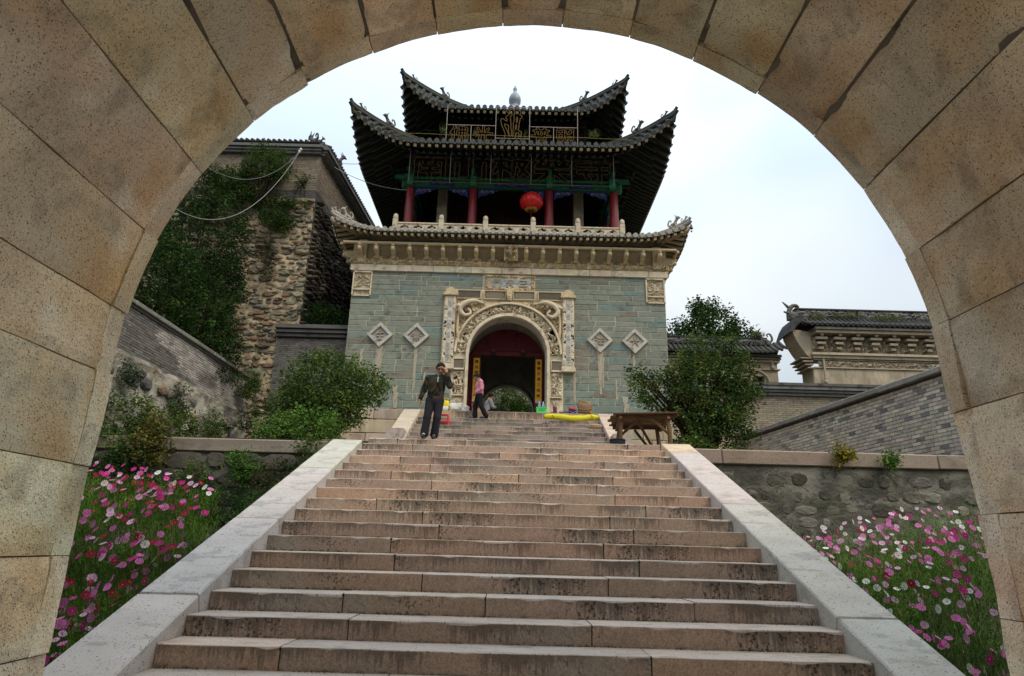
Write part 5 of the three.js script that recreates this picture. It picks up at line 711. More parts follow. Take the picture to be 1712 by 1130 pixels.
function branches(base, tips, r, seed, c = [0.09, 0.07, 0.05]) { const R = mulberry(seed), B = V(...base), out = []; for (const t of tips) { const T = V(...t), m = B.clone().lerp(T, 0.45).add(V((R() - 0.5) * 0.3, (R() - 0.2) * 0.2, (R() - 0.5) * 0.3)); out.push(tube([B, m, T], (q) => r * (1 - 0.75 * q), 6, false, c, 8)); } return merge(out); }
const G1 = [[0.055, 0.1, 0.022], [0.08, 0.135, 0.028], [0.04, 0.08, 0.02], [0.12, 0.16, 0.038]], GD = [[0.022, 0.05, 0.014], [0.03, 0.068, 0.016], [0.016, 0.036, 0.012], [0.05, 0.09, 0.02]], GY = [[0.1, 0.12, 0.03], [0.14, 0.12, 0.03], [0.06, 0.09, 0.025], [0.15, 0.13, 0.035]], GB = [[0.08, 0.17, 0.028], [0.06, 0.135, 0.024], [0.12, 0.2, 0.04]];
function plant(name, label, cat, base, blobs, n, size, seed, cols, { trunk = 0.05, group, opt, stems = 6, tc } = {}) {
  const o = thing(name, base, label, cat, group), rel = blobs.map((b) => [b[0] - base[0], b[1] - base[1], b[2] - base[2], b[3], b[4], b[5]]), R = mulberry(seed + 1);
  part('foliage', leafCloud(rel, n, size, seed, cols, opt), M.leaf, o);
  const tips = []; rel.forEach((b) => { for (let i = 0; i < stems; i++) tips.push([b[0] + (R() - 0.5) * b[3] * 1.3, b[1] + (R() - 0.2) * b[4] * 0.9, b[2] + (R() - 0.5) * b[5] * 1.3]); });
  part('stem', branches([0, 0, 0], tips, trunk, seed + 2, tc), M.wood, o); return o;
}
plant('bush', 'light green bush beside the left of the upper steps, before the tower wall', 'bush', [-4.5, 3.6, -16], [[-4.6, 5.15, -16, 1.0, 0.95, 0.8], [-3.75, 5.2, -16, 0.7, 0.45, 0.6], [-5.0, 4.6, -15.9, 0.7, 0.7, 0.6], [-4.2, 4.6, -15.7, 0.8, 0.5, 0.6]], 15000, 0.075, 201, [...G1, ...G1, [0.1, 0.15, 0.04]], { trunk: 0.035 });
plant('bush', 'bright green low bush on the left landing behind the coping stones', 'bush', [-4.4, 3.6, -14.7], [[-4.4, 3.95, -14.7, 0.75, 0.38, 0.5], [-5.1, 3.85, -14.6, 0.45, 0.28, 0.4]], 4200, 0.07, 204, GB, { trunk: 0.02 });
plant('bush', 'big round dark green bush on the right landing, next to the rough timber table', 'bush', [4.75, 3.6, -16], [[4.85, 5.2, -16, 1.0, 1.05, 0.95], [4.9, 4.4, -16, 0.95, 0.8, 0.95], [3.8, 5.25, -16, 0.8, 0.5, 0.55], [5.0, 6.2, -16, 0.75, 0.6, 0.7], [5.6, 5.5, -16, 0.5, 0.75, 0.6], [3.2, 5.6, -15.9, 0.35, 0.25, 0.3], [4.3, 5.8, -16, 0.5, 0.4, 0.5]], 21000, 0.07, 207, [...G1, ...G1, ...GD, [0.13, 0.14, 0.04]], { trunk: 0.05 });
plant('climbing_shrub', 'large dark green shrub mass leaning against the left half of the bastion', 'shrub', [-11, 3.6, -21.4], [[-11.7, 9.0, -20.4, 1.5, 2.4, 1.3], [-10.5, 8.2, -21.2, 1.1, 1.9, 1.1], [-11.4, 12.0, -22.6, 1.5, 2.2, 0.9], [-10.0, 7.4, -21.8, 0.75, 1.4, 0.9], [-12.8, 10.4, -21.2, 1.2, 2.6, 1.2], [-10.6, 10.3, -22.8, 0.8, 1.3, 0.7], [-12.2, 14.3, -23.0, 1.0, 1.1, 0.6]], 62000, 0.088, 211, GD, { trunk: 0.09, stems: 4 });
plant('small_tree', 'small feathery tree growing on the ledge at the top of the bastion', 'tree', [-10.1, 14.2, -23.5], [[-10.05, 16.0, -23.5, 0.95, 0.75, 0.6], [-9.5, 15.7, -23.5, 0.55, 0.45, 0.45], [-10.6, 15.5, -23.5, 0.5, 0.4, 0.4]], 6500, 0.075, 215, [...G1, [0.05, 0.07, 0.03]], { trunk: 0.05, opt: { shell: 1.2 } });
plant('shrub', 'bright leafy shrub on the bastion ledge left of the small tree', 'shrub', [-11.4, 14.3, -23.5], [[-11.4, 15.1, -23.5, 0.85, 0.5, 0.5], [-10.9, 14.6, -23.6, 1.0, 0.4, 0.4], [-9.7, 14.35, -23.7, 0.8, 0.35, 0.3]], 7500, 0.08, 218, [...G1, ...GD], { trunk: 0.03 });
plant('shrub', 'shrub hanging from the upper face of the bastion, below the small tree', 'shrub', [-9.45, 13.5, -23.85], [[-9.4, 13.6, -23.6, 0.65, 0.35, 0.3], [-9.1, 13.35, -23.6, 0.5, 0.25, 0.25]], 3600, 0.065, 221, [...GD, ...G1], { trunk: 0.02, opt: { droop: 0.5 } });
plant('shrub', 'thin dry shrub hanging lower on the bastion face', 'shrub', [-9.55, 12.6, -23.85], [[-9.55, 12.2, -23.65, 0.3, 0.55, 0.22], [-9.45, 11.4, -23.7, 0.2, 0.4, 0.15]], 1500, 0.05, 224, [[0.09, 0.085, 0.045], [0.05, 0.07, 0.03]], { trunk: 0.015, opt: { droop: 0.7 } });
plant('shrub', 'small green tuft high on the brick parapet near the bastion corner', 'shrub', [-8.6, 15.3, -23.9], [[-8.6, 15.45, -23.8, 0.28, 0.22, 0.2], [-8.7, 14.3, -23.75, 0.5, 0.16, 0.2]], 1000, 0.06, 226, G1, { trunk: 0.012 });
plant('shrub', 'low dark shrub growing on top of the narrow grey wall beside the tower', 'shrub', [-7.2, 9.1, -24.2], [[-7.3, 9.75, -24.2, 0.85, 0.42, 0.35], [-6.6, 9.6, -24.2, 0.55, 0.35, 0.3]], 5200, 0.08, 229, [...GD, [0.04, 0.08, 0.02]], { trunk: 0.02, opt: { droop: 0.2 } });
plant('tree', 'broad green tree behind the tower on the right, above the side gate', 'tree', [11.2, 6, -36], [[11.3, 13.5, -36, 1.5, 1.5, 1.4], [9.9, 13.0, -36, 1.1, 1.1, 1.1], [12.6, 12.9, -36, 1.1, 0.75, 1], [10.9, 12.2, -36, 2.2, 1.2, 1.4], [11.0, 14.7, -36, 0.8, 0.6, 0.7], [8.9, 11.8, -35, 0.9, 1.1, 0.9]], 17000, 0.16, 232, GD.map((c) => c.map((x) => x * 1.25)), { trunk: 0.2, stems: 4 });
plant('bush', 'dark bush beyond the far opening of the passage', 'bush', [-0.3, 3.6, -39], [[-0.8, 9.4, -39, 1.5, 1.2, 1.0], [1.0, 9.2, -38.6, 1.1, 1.2, 0.9], [-2.2, 9, -39, 1, 1.2, 1], [0.2, 8.0, -39, 2.2, 1.6, 0.9]], 12000, 0.13, 236, [...G1, ...GB], { trunk: 0.06 });
plant('shrub', 'leafy weeds spilling over the left end of the left coping', 'shrub', [-8.0, 3.4, -13.8], [[-8.2, 4.0, -13.9, 0.8, 0.5, 0.4], [-7.3, 3.85, -14.0, 0.8, 0.35, 0.4], [-8.3, 3.2, -13.3, 0.7, 0.55, 0.3], [-7.4, 3.15, -13.2, 0.5, 0.35, 0.2]], 8000, 0.062, 239, [...G1, [0.08, 0.12, 0.03]], { trunk: 0.015 });
plant('shrub', 'yellowing shrub hanging over the left coping', 'shrub', [-7.05, 3.45, -13.2], [[-7.05, 3.5, -13.1, 0.34, 0.4, 0.25], [-6.9, 3.15, -13.0, 0.22, 0.3, 0.2]], 1800, 0.07, 242, GY, { trunk: 0.012, opt: { droop: 0.4 } });
const small = [[-6.2, 2.5, -13.15, 0.45, 0.55, 0.2, G1, 'feathery green weed low on the left retaining wall'], [-5.2, 2.95, -13.2, 0.35, 0.3, 0.15, GB, 'pale green climber on the middle of the left retaining wall'], [-4.4, 2.6, -13.1, 0.7, 0.45, 0.25, [[0.05, 0.06, 0.02], [0.08, 0.07, 0.03], [0.035, 0.05, 0.018]], 'brownish trailing shrub on the bank near the left slab'], [-3.9, 3.15, -13.15, 0.3, 0.4, 0.2, G1, 'green shoots beside the top of the left slab'], [-5.4, 2.2, -12.6, 0.8, 0.4, 0.4, GD, 'dark creeper mat at the foot of the left retaining wall'], [-4.2, 1.95, -11.9, 0.5, 0.45, 0.4, GD, 'dark weeds along the upper outer edge of the left slab'], [-7.6, 2.6, -13.0, 0.6, 0.6, 0.25, GD, 'dark ivy patch on the far left of the retaining wall'], [-9.35, 5.4, -15.9, 0.16, 0.25, 0.4, [[0.06, 0.09, 0.05], [0.09, 0.11, 0.07]], 'grey green tuft between brick and plaster on the left wall'], [-9.35, 5.2, -18.6, 0.2, 0.5, 0.5, [[0.06, 0.08, 0.045], [0.05, 0.07, 0.03]], 'weedy clump low on the far half of the left wall'], [-9.3, 4.9, -20.9, 0.3, 0.6, 0.7, G1, 'trailing weeds near the far end of the left wall'], [-9.2, 6.8, -22.9, 0.35, 0.55, 0.4, G1, 'small bush at the far end of the left wall coping'], [-7.6, 5.2, -21.5, 1.3, 0.7, 0.8, GD, 'dark undergrowth in the corner below the bastion'], [6.55, 3.48, -13.12, 0.1, 0.1, 0.08, [[0.35, 0.25, 0.02], [0.12, 0.14, 0.03]], 'yellow flowered tuft on the right coping edge'], [7.45, 3.38, -13.1, 0.06, 0.13, 0.06, GB, 'thin green tuft hanging from the right coping joint'], [3.95, 3.75, -14.1, 0.2, 0.1, 0.15, G1, 'tiny weed on the right landing beside the pale slab']];
small.forEach(([x, y, z, a, b, c, cols, lab], i) => plant('weed', lab, 'weeds', [x, y - b * 0.9, z - 0.08], [[x, y, z, a, b, c], [x + a * 0.4, y - b * 0.3, z, a * 0.7, b * 0.7, c * 0.8]], Math.round(500 + 9000 * Math.min(0.5, a * b)), i < 7 ? 0.05 : 0.06, 300 + i * 3, cols, { trunk: 0.01, stems: 4, opt: { droop: 0.15 } }));
// roof weeds and moss in the step corners
{
  const R = mulberry(91), blade = (x, y, z, h, w, c, out) => { const a = R() * 6.28, lx = (R() - 0.5) * h * 0.9, lz = (R() - 0.5) * h * 0.9, dx = Math.cos(a) * w, dz = Math.sin(a) * w; out.push(x - dx, y, z - dz, x + dx, y, z + dz, x + lx, y + h, z + lz); for (let i = 0; i < 3; i++) out.c.push(...c); };
  const moss = []; moss.c = [];
  for (let k = -3; k <= 16; k++) { const d = D0 + k * RUN, y = H0 + (k - 1) * RISE; for (let i = 0; i < 420; i++) { const x = -2.82 + 5.84 * R(), p = n3(x * 3.1, k * 3.7, 2); if (p < 0.5 && Math.abs(x) < 2.6) continue; const edge = Math.abs(x - 0.1) > 2.8; blade(x, y - 0.005, -d + 0.012 + R() * 0.02, (edge ? 0.05 : 0.022) * (0.4 + R()), 0.004, vary([0.05, 0.075, 0.02], R, 0.4), moss); } }
  for (const s of [-1, 1]) for (let i = 0; i < 900; i++) { const d = 4.6 + R() * 8.6, x = s < 0 ? -3.43 - R() * 0.07 : 3.62 + R() * 0.07; if (n3(d * 2, s, 5) < 0.45) continue; blade(x, stairY(d) - 0.1, -d, 0.1 + R() * 0.16, 0.006, vary([0.05, 0.09, 0.02], R, 0.4), moss); }
  const g = geo(moss, null, moss.c); tag(mesh('moss', g, M.leaf), 'fine moss and grass in the joints of the lower steps', 'moss', null, 'stuff');
  const roof = []; roof.c = []; for (const [x0, y0, z0, r, n] of [[-2.9, 16.95, -22.5, 0.12, 60], [3.0, 16.95, -22.5, 0.2, 90], [0.1, 16.95, -22.6, 0.3, 40], [-1.6, 16.95, -22.6, 0.1, 40], [14.5, 11.4, -27.2, 0.6, 260], [16.2, 11.3, -27.1, 0.7, 260], [13.2, 11.3, -27.2, 0.3, 160], [11.7, 11.4, -30.2, 0.3, 220]]) for (let i = 0; i < n; i++) blade(x0 + (R() - 0.5) * 2 * r, y0, z0 + (R() - 0.5) * 0.4, 0.1 + R() * 0.22, 0.008, vary([0.08, 0.1, 0.03], R, 0.3), roof);
  tag(mesh('roof_grass', geo(roof, null, roof.c), M.leaf), 'sparse grass growing between the tiles of the roofs', 'grass', null, 'stuff');
}
// ------------------------------------------------------------------ cosmos beds
{
  const R = mulberry(95), fol = (sx, x0, x1, d0, d1, n, hgt, name, lab) => { const pos = [], col = []; for (let i = 0; i < n; i++) {
      const x = lerp(x0, x1, Math.pow(R(), 1.15)), d = lerp(d0, d1, R()); if (sx < 0 && x > Math.min(-3.5, -0.43 * d + 0.7 * (n3(d * 2.2, 3, x * 2, 6) - 0.6))) continue; const s = sx < 0 ? soilL(x, d) : soilR(x, d), H = hgt(x, d) * (0.75 + 0.4 * n3(x * 1.7, d * 1.7, 8)), y = s + H * Math.pow(R(), 0.75), L = 0.03 + R() * 0.075, w = 0.0018 + R() * 0.0024, a = R() * 6.28, el = -0.4 + R() * 1.7;
      const cl = n3(x * 3.2, y * 3.2, d * 3.2, 14); if (cl < 0.36 && y > s + H * 0.3) continue;
      const dx = Math.cos(a) * Math.cos(el) * L, dy = Math.sin(el) * L, dz = Math.sin(a) * Math.cos(el) * L, px = -Math.sin(a) * w, pz = Math.cos(a) * w; pos.push(x - px, y, -d - pz, x + px, y, -d + pz, x + dx, y + dy, -d + dz); const c = vary(R() < 0.1 ? [0.2, 0.19, 0.05] : cl > 0.55 ? [0.085, 0.185, 0.022] : [0.045, 0.115, 0.016], R, 0.35); for (let k = 0; k < 3; k++) col.push(...c); }
    for (let i = 0; i < n / 40; i++) { const x = lerp(x0, x1, Math.pow(R(), 1.15)), d = lerp(d0, d1, R()); if (sx < 0 && x > Math.min(-3.55, -0.44 * d)) continue; const s = sx < 0 ? soilL(x, d) : soilR(x, d), H = hgt(x, d), y = s + H * (0.35 + 0.45 * R()), L = 0.22 + R() * 0.4, dx = (R() - 0.5) * L * 0.9, dz = (R() - 0.3) * L * 0.7, w = 0.0022; pos.push(x - w, y, -d, x + w, y, -d, x + dx, y + L * 0.8, -d + dz); const c = vary(R() < 0.3 ? [0.2, 0.17, 0.06] : [0.11, 0.2, 0.035], R, 0.3); for (let k = 0; k < 3; k++) col.push(...c); }
    tag(mesh(name, geo(pos, null, col), M.grass), lab, 'foliage', null, 'stuff'); };
  const hL = (x, d) => 0.3 + 0.8 * step(5.6, 9.4, d) + 0.12 * step(-3.7, -5, x), hR = (x, d) => 0.45 + 0.6 * step(5, 8.5, d) + 0.16 * (x - 4);
  fol(-1, -3.5, -7.4, 4.7, 10.6, 300000, hL, 'flower_foliage', 'feathery green foliage of the flower bed left of the steps');
  fol(1, 3.72, 7.6, 4.8, 12.4, 280000, hR, 'flower_foliage', 'feathery green foliage of the flower bed right of the steps');
  const proto = (petal, centre, hgt, tiltA, open) => {
    const o = new THREE.Group(), pos = [], col = []; const r = 0.047;
    for (let i = 0; i < 8; i++) { const a = i / 8 * 6.283, da = 0.36, c = (q, rr, z) => [Math.cos(a + q) * rr, z, Math.sin(a + q) * rr]; const up = open * 0.012, P = [[0, 0, 0], c(-da, r * 0.6, up * 0.6), c(-da * 0.75, r * 0.96, up), c(0, r * 0.93, up * 0.7), c(da * 0.75, r * 0.98, up), c(da, r * 0.6, up * 0.6)]; for (const [p, q, s] of [[0, 1, 2], [0, 2, 3], [0, 3, 4], [0, 4, 5]]) { pos.push(...P[p], ...P[q], ...P[s]); const k = 0.85 + R() * 0.3; for (const z of [p, q, s]) { const e = z === 0 ? 0.7 : 1; col.push(petal[0] * k * e, petal[1] * k * e, petal[2] * k * e); } } }
    const ph = geo(pos, null, col), ce = ball(0.0085, 0, 0.004, 0, centre, 1, 0.7, 1, 7); const q = new THREE.Euler(tiltA, 0, 0); for (const g of [ph, ce]) { g.applyMatrix4(new THREE.Matrix4().makeRotationFromEuler(q)); g.translate(0, hgt, 0); }
    part('petals', ph, M.petal, o); part('flower_centre', ce, M.flat, o);
    part('stem', tube([[0.03, 0, -0.02], [0.045, hgt * 0.5, 0.0], [0, hgt * 0.97, -0.004]], 0.0028, 4, false, [0.06, 0.11, 0.03], 6), M.flat, o); return o;
  };
  const YC = [0.6, 0.36, 0.02], kinds = { pink: [[0.64, 0.17, 0.45], YC], pale: [[0.72, 0.42, 0.62], YC], magenta: [[0.5, 0.02, 0.22], YC], crimson: [[0.3, 0.006, 0.045], [0.65, 0.3, 0.02]], white: [[0.78, 0.78, 0.72], YC] };
  const P = {}; for (const k in kinds) P[k] = [0, 1, 2, 3].map((i) => proto(kinds[k][0], kinds[k][1], 0.5 + i * 0.13, [1.4, 1.15, 0.85, 0.35][i], R()));
  const adj = { pink: 'pink', pale: 'pale pink', magenta: 'magenta', crimson: 'dark crimson', white: 'white' };
  const put = (k, x, y, d, side) => { const zone = d < 7.6 ? 'near the archway in' : d < 9.4 ? 'midway up' : 'at the far end of', lat = Math.abs(x) - 3.5 < d * 0.09 ? 'beside the slab' : 'away from the slab'; const p = P[k][Math.floor(R() * 4)], o = p.clone(), hgt = 0.5 + P[k].indexOf(p) * 0.13; o.name = numbered('cosmos_flower'); o.position.set(x, y - hgt, -d); o.rotation.y = (R() - 0.5) * 2.4; o.rotation.z = (R() - 0.5) * 0.25; const s = (0.66 + R() * 0.42) * (d < 7.2 ? 0.86 : 1); o.scale.set(s, 1, s); scene.add(o); tag(o, `${adj[k]} cosmos flower ${zone} the ${side} flower bed, ${lat}`.replace(', away from the slab', ' away from slab'), 'flower', `${adj[k]} cosmos ${zone} the ${side} flower bed, ${lat}`, 'thing'); };
  const blooms = (side, n, at) => { const pos = [], col = []; for (let i = 0; i < n; i++) { const [x, y, d, k] = at(), r = 0.03 + R() * 0.022, pc = kinds[k][0], n = V((R() - 0.5) * 1.4, 0.3 + R() * 0.7, 0.4 + R()).normalize(), a = V(1, 0, 0).cross(n).normalize(), b = n.clone().cross(a); for (let j = 0; j < 8; j++) { const q0 = j / 8 * 6.283, q1 = q0 + 0.66, P = (q, rr, u) => [x + (a.x * Math.cos(q) + b.x * Math.sin(q)) * rr + n.x * u, y + (a.y * Math.cos(q) + b.y * Math.sin(q)) * rr + n.y * u, -d + (a.z * Math.cos(q) + b.z * Math.sin(q)) * rr + n.z * u]; pos.push(...P(0, 0, 0), ...P(q0, r, 0.006), ...P(q1, r * 0.97, 0.004)); const kk = 0.8 + R() * 0.4; for (let z = 0; z < 3; z++) col.push(...pc.map((v) => v * kk * (z ? 1 : 0.75))); } for (let j = 0; j < 5; j++) { const q = j * 1.256, P = (w) => [x + (a.x * Math.cos(w) + b.x * Math.sin(w)) * 0.008 + n.x * 0.006, y + (a.y * Math.cos(w) + b.y * Math.sin(w)) * 0.008 + n.y * 0.006, -d + (a.z * Math.cos(w) + b.z * Math.sin(w)) * 0.008 + n.z * 0.006]; pos.push(x + n.x * 0.012, y + n.y * 0.012, -d + n.z * 0.012, ...P(q), ...P(q + 1.256)); for (let z = 0; z < 3; z++) col.push(0.55, 0.33, 0.02); } pos.push(x, y, -d, x + 0.005, y, -d, x + 0.06, y - 0.4, -d - 0.03); for (let z = 0; z < 3; z++) col.push(0.06, 0.12, 0.03); } tag(mesh('cosmos_blooms', geo(pos, null, col), M.petal), `smaller cosmos blooms scattered through the foliage of the ${side} flower bed`, 'flowers', null, 'stuff'); };
  const pick = (w) => { let q = R(); for (const [k, p] of w) if ((q -= p) < 0) return k; return w[0][0]; };
  for (let i = 0; i < 165; i++) { const d = lerp(5.4, 10.4, Math.pow(R(), 0.85)), near = i % 5 < 2, d2 = near ? lerp(5.6, 8, R()) : d, x = near ? lerp(-3.56, -3.62 - 0.5 * (d2 - 5.5), R()) : lerp(Math.min(-3.65, -0.42 * d), -3.75 - d * 0.26, R()), top = soilL(x, d2) + hL(x, d2); put(pick([['pink', 0.34], ['pale', 0.2], ['magenta', 0.26], ['crimson', 0.14], ['white', 0.06]]), x, top * 1.02 + 0.1 - R() * 0.85 * (near || R() < 0.5 ? 0.3 : 0.7), d2, 'left'); }
  for (let i = 0; i < 135; i++) { const d = lerp(5.6, 12.4, Math.pow(R(), 0.75)), near = i % 5 < 2, d2 = near ? lerp(5.8, 8.4, R()) : d, x = near ? lerp(3.76, 3.85 + 0.55 * (d2 - 5.5), R()) : lerp(3.85, 3.9 + d * 0.27, R()), top = soilR(x, d2) + hR(x, d2); put(pick([['pink', 0.34], ['pale', 0.22], ['magenta', 0.16], ['crimson', 0.06], ['white', 0.22]]), x, top * 1.0 + 0.12 - R() * R() * (near ? 0.3 : 0.65), d2, 'right'); }
  blooms('left', 300, () => { const d = lerp(6.2, 10.6, R()), x = lerp(Math.min(-3.65, -0.43 * d), -3.75 - d * 0.3, R()); return [x, soilL(x, d) + hL(x, d) * 1.02 + 0.1 - R() * R() * 0.5, d, pick([['pink', 0.3], ['pale', 0.16], ['magenta', 0.3], ['crimson', 0.2], ['white', 0.04]])]; });
  blooms('right', 280, () => { const d = lerp(6.4, 12.6, R()), x = lerp(3.85, 3.9 + d * 0.3, R()); return [x, soilR(x, d) + hR(x, d) + 0.1 - R() * R() * 0.5, d, pick([['pink', 0.36], ['pale', 0.24], ['magenta', 0.14], ['crimson', 0.06], ['white', 0.2]])]; });
}

// ------------------------------------------------------------------ people
function field(prims, cell, k = 0.025, colour) { // smooth union of tapered capsules [ax,ay,az,ra,bx,by,bz,rb] meshed with marching cubes
  const lo = [9, 9, 9], hi = [-9, -9, -9]; for (const p of prims) for (const [o, r] of [[0, 3], [4, 7]]) for (let a = 0; a < 3; a++) { lo[a] = Math.min(lo[a], p[o + a] - p[r] - 0.03); hi[a] = Math.max(hi[a], p[o + a] + p[r] + 0.03); }
  const c = lo.map((v, a) => (v + hi[a]) / 2), S = Math.max(hi[0] - lo[0], hi[1] - lo[1], hi[2] - lo[2]) / 2 + cell * 3, res = Math.ceil(2 * S / cell), mc = new MarchingCubes(res, M.flat, false, false, 400000), n = mc.size, half = mc.halfsize;
  const pre = prims.map((p) => { const d = [p[4] - p[0], p[5] - p[1], p[6] - p[2]]; return [...p, ...d, Math.max(1e-9, d[0] * d[0] + d[1] * d[1] + d[2] * d[2])]; });
  const dist = (x, y, z) => { let D = 1; for (const p of pre) { const ux = x - p[0], uy = y - p[1], uz = z - p[2]; let t = (ux * p[8] + uy * p[9] + uz * p[10]) / p[11]; t = t < 0 ? 0 : t > 1 ? 1 : t; const d = Math.hypot(ux - t * p[8], uy - t * p[9], uz - t * p[10]) - (p[3] + (p[7] - p[3]) * t); const h = Math.max(k - Math.abs(D - d), 0) / k; D = Math.min(D, d) - h * h * k * 0.25; } return D; };
  mc.isolation = 0; mc.field.fill(-1);
  for (let kz = 0; kz < n; kz++) { const z = (kz - half) / half * S + c[2]; if (z < lo[2] - cell || z > hi[2] + cell) continue; for (let j = 0; j < n; j++) { const y = (j - half) / half * S + c[1]; if (y < lo[1] - cell || y > hi[1] + cell) continue; for (let i = 0; i < n; i++) { const x = (i - half) / half * S + c[0]; if (x < lo[0] - cell || x > hi[0] + cell) continue; mc.field[i + j * n + kz * n * n] = -dist(x, y, z); } } }
  mc.update(); const cnt = mc.count, pos = new Float32Array(cnt * 3); for (let i = 0; i < cnt; i++) for (let a = 0; a < 3; a++) pos[i * 3 + a] = mc.positionArray[i * 3 + a] * S + c[a];
  let g = new THREE.BufferGeometry(); g.setAttribute('position', new THREE.BufferAttribute(pos, 3)); g = mergeVertices(g, 1e-4); g.computeVertexNormals();
  const col = new Float32Array(g.attributes.position.count * 3); for (let i = 0; i < col.length / 3; i++) { const q = colour(g.attributes.position.getX(i), g.attributes.position.getY(i), g.attributes.position.getZ(i)); col.set(q, i * 3); } g.setAttribute('color', new THREE.BufferAttribute(col, 3)); g.setAttribute('uv', new THREE.BufferAttribute(new Float32Array(col.length / 3 * 2), 2));
  const out = g.toNonIndexed(); return out;
}
const cap = (a, ra, b, rb = ra) => [...a, ra, ...b, rb];
function handPrims(w, dir, nrm, thumbSide, curl) { // palm, four unequal fingers with two bends and a thumb from the side of the palm
  const D = V(...dir).normalize(), N = V(...nrm).addScaledVector(D, -V(...nrm).dot(D)).normalize(), S = D.clone().cross(N).normalize(), W = V(...w), out = [], at = (a, b, c) => W.clone().addScaledVector(D, a).addScaledVector(S, b).addScaledVector(N, c).toArray();
  for (const b of [-0.024, -0.008, 0.008, 0.024]) out.push(cap(at(0.0, b * 0.6, 0), 0.015, at(0.08, b, 0), 0.012));
  [[-0.027, 0.062], [-0.009, 0.076], [0.009, 0.072], [0.026, 0.054]].forEach(([b, L]) => { const b2 = b * thumbSide, c1 = curl * 0.5, c2 = curl * 1.3, p0 = at(0.08, b2, 0), p1 = [0.08 + L * 0.5 * Math.cos(c1), b2 * 1.12, L * 0.5 * Math.sin(c1)], p2 = [p1[0] + L * 0.5 * Math.cos(c2), b2 * 1.15, p1[2] + L * 0.5 * Math.sin(c2)]; out.push(cap(p0, 0.0095, at(...p1), 0.0085), cap(at(...p1), 0.0085, at(...p2), 0.007)); });
  const s = -thumbSide; out.push(cap(at(0.02, s * 0.022, 0.004), 0.012, at(0.052, s * 0.05, 0.014), 0.01), cap(at(0.052, s * 0.05, 0.014), 0.01, at(0.082, s * 0.052, 0.026), 0.008)); return out;
}
function headGeo(c, tilt, turn, skin, hairCol) { // built upright facing +z, then tilted down and turned
  const P = [cap([0, 0.03, -0.015], 0.082, [0, 0.035, 0.01], 0.08), cap([0, -0.02, 0.02], 0.066, [0, -0.07, 0.035], 0.046), cap([-0.03, -0.075, 0.05], 0.022, [0.03, -0.075, 0.05], 0.022), cap([0, 0.0, 0.088], 0.01, [0, -0.028, 0.104], 0.014), cap([-0.015, -0.03, 0.093], 0.009, [0.015, -0.03, 0.093], 0.009), cap([-0.04, 0.03, 0.078], 0.014, [0.04, 0.03, 0.078], 0.014), cap([-0.017, -0.058, 0.084], 0.01, [0.017, -0.058, 0.084], 0.01), cap([-0.08, 0.0, -0.005], 0.014, [-0.083, 0.025, -0.01], 0.017), cap([0.08, 0.0, -0.005], 0.014, [0.083, 0.025, -0.01], 0.017), cap([0, -0.05, -0.01], 0.05, [0, -0.13, -0.03], 0.05)];
  const face = field(P, 0.005, 0.018, (x, y, z) => { if (z > 0.06 && Math.abs(y - 0.008) < 0.009 && Math.abs(Math.abs(x) - 0.033) < 0.016) return [0.03, 0.022, 0.02]; if (z > 0.06 && Math.abs(y - 0.032) < 0.006 && Math.abs(Math.abs(x) - 0.034) < 0.022) return [0.05, 0.035, 0.03]; if (z > 0.08 && Math.abs(y + 0.058) < 0.006 && Math.abs(x) < 0.024) return [0.25, 0.09, 0.08]; return skin; });
  const hair = field([cap([0, 0.04, -0.032], 0.09, [0, 0.052, -0.006], 0.084), cap([-0.05, 0.075, 0.03], 0.032, [0.055, 0.08, 0.034], 0.028), cap([-0.07, 0.0, -0.04], 0.035, [-0.075, 0.03, 0.0], 0.028), cap([0.07, 0.0, -0.04], 0.035, [0.075, 0.03, 0.0], 0.028), cap([0, -0.02, -0.06], 0.06, [0, 0.03, -0.05], 0.08), cap([0.02, 0.1, 0.045], 0.022, [-0.045, 0.08, 0.06], 0.016)], 0.006, 0.02, (x, y, z) => { const k = 0.75 + 0.5 * n3(x * 60, y * 14, z * 60, 2); return hairCol.map((v) => v * k); });
  const e = new THREE.Euler(tilt, turn, 0, 'YXZ'), m = new THREE.Matrix4().makeRotationFromEuler(e).setPosition(...c); face.applyMatrix4(m); hair.applyMatrix4(m); return [face, hair];
}
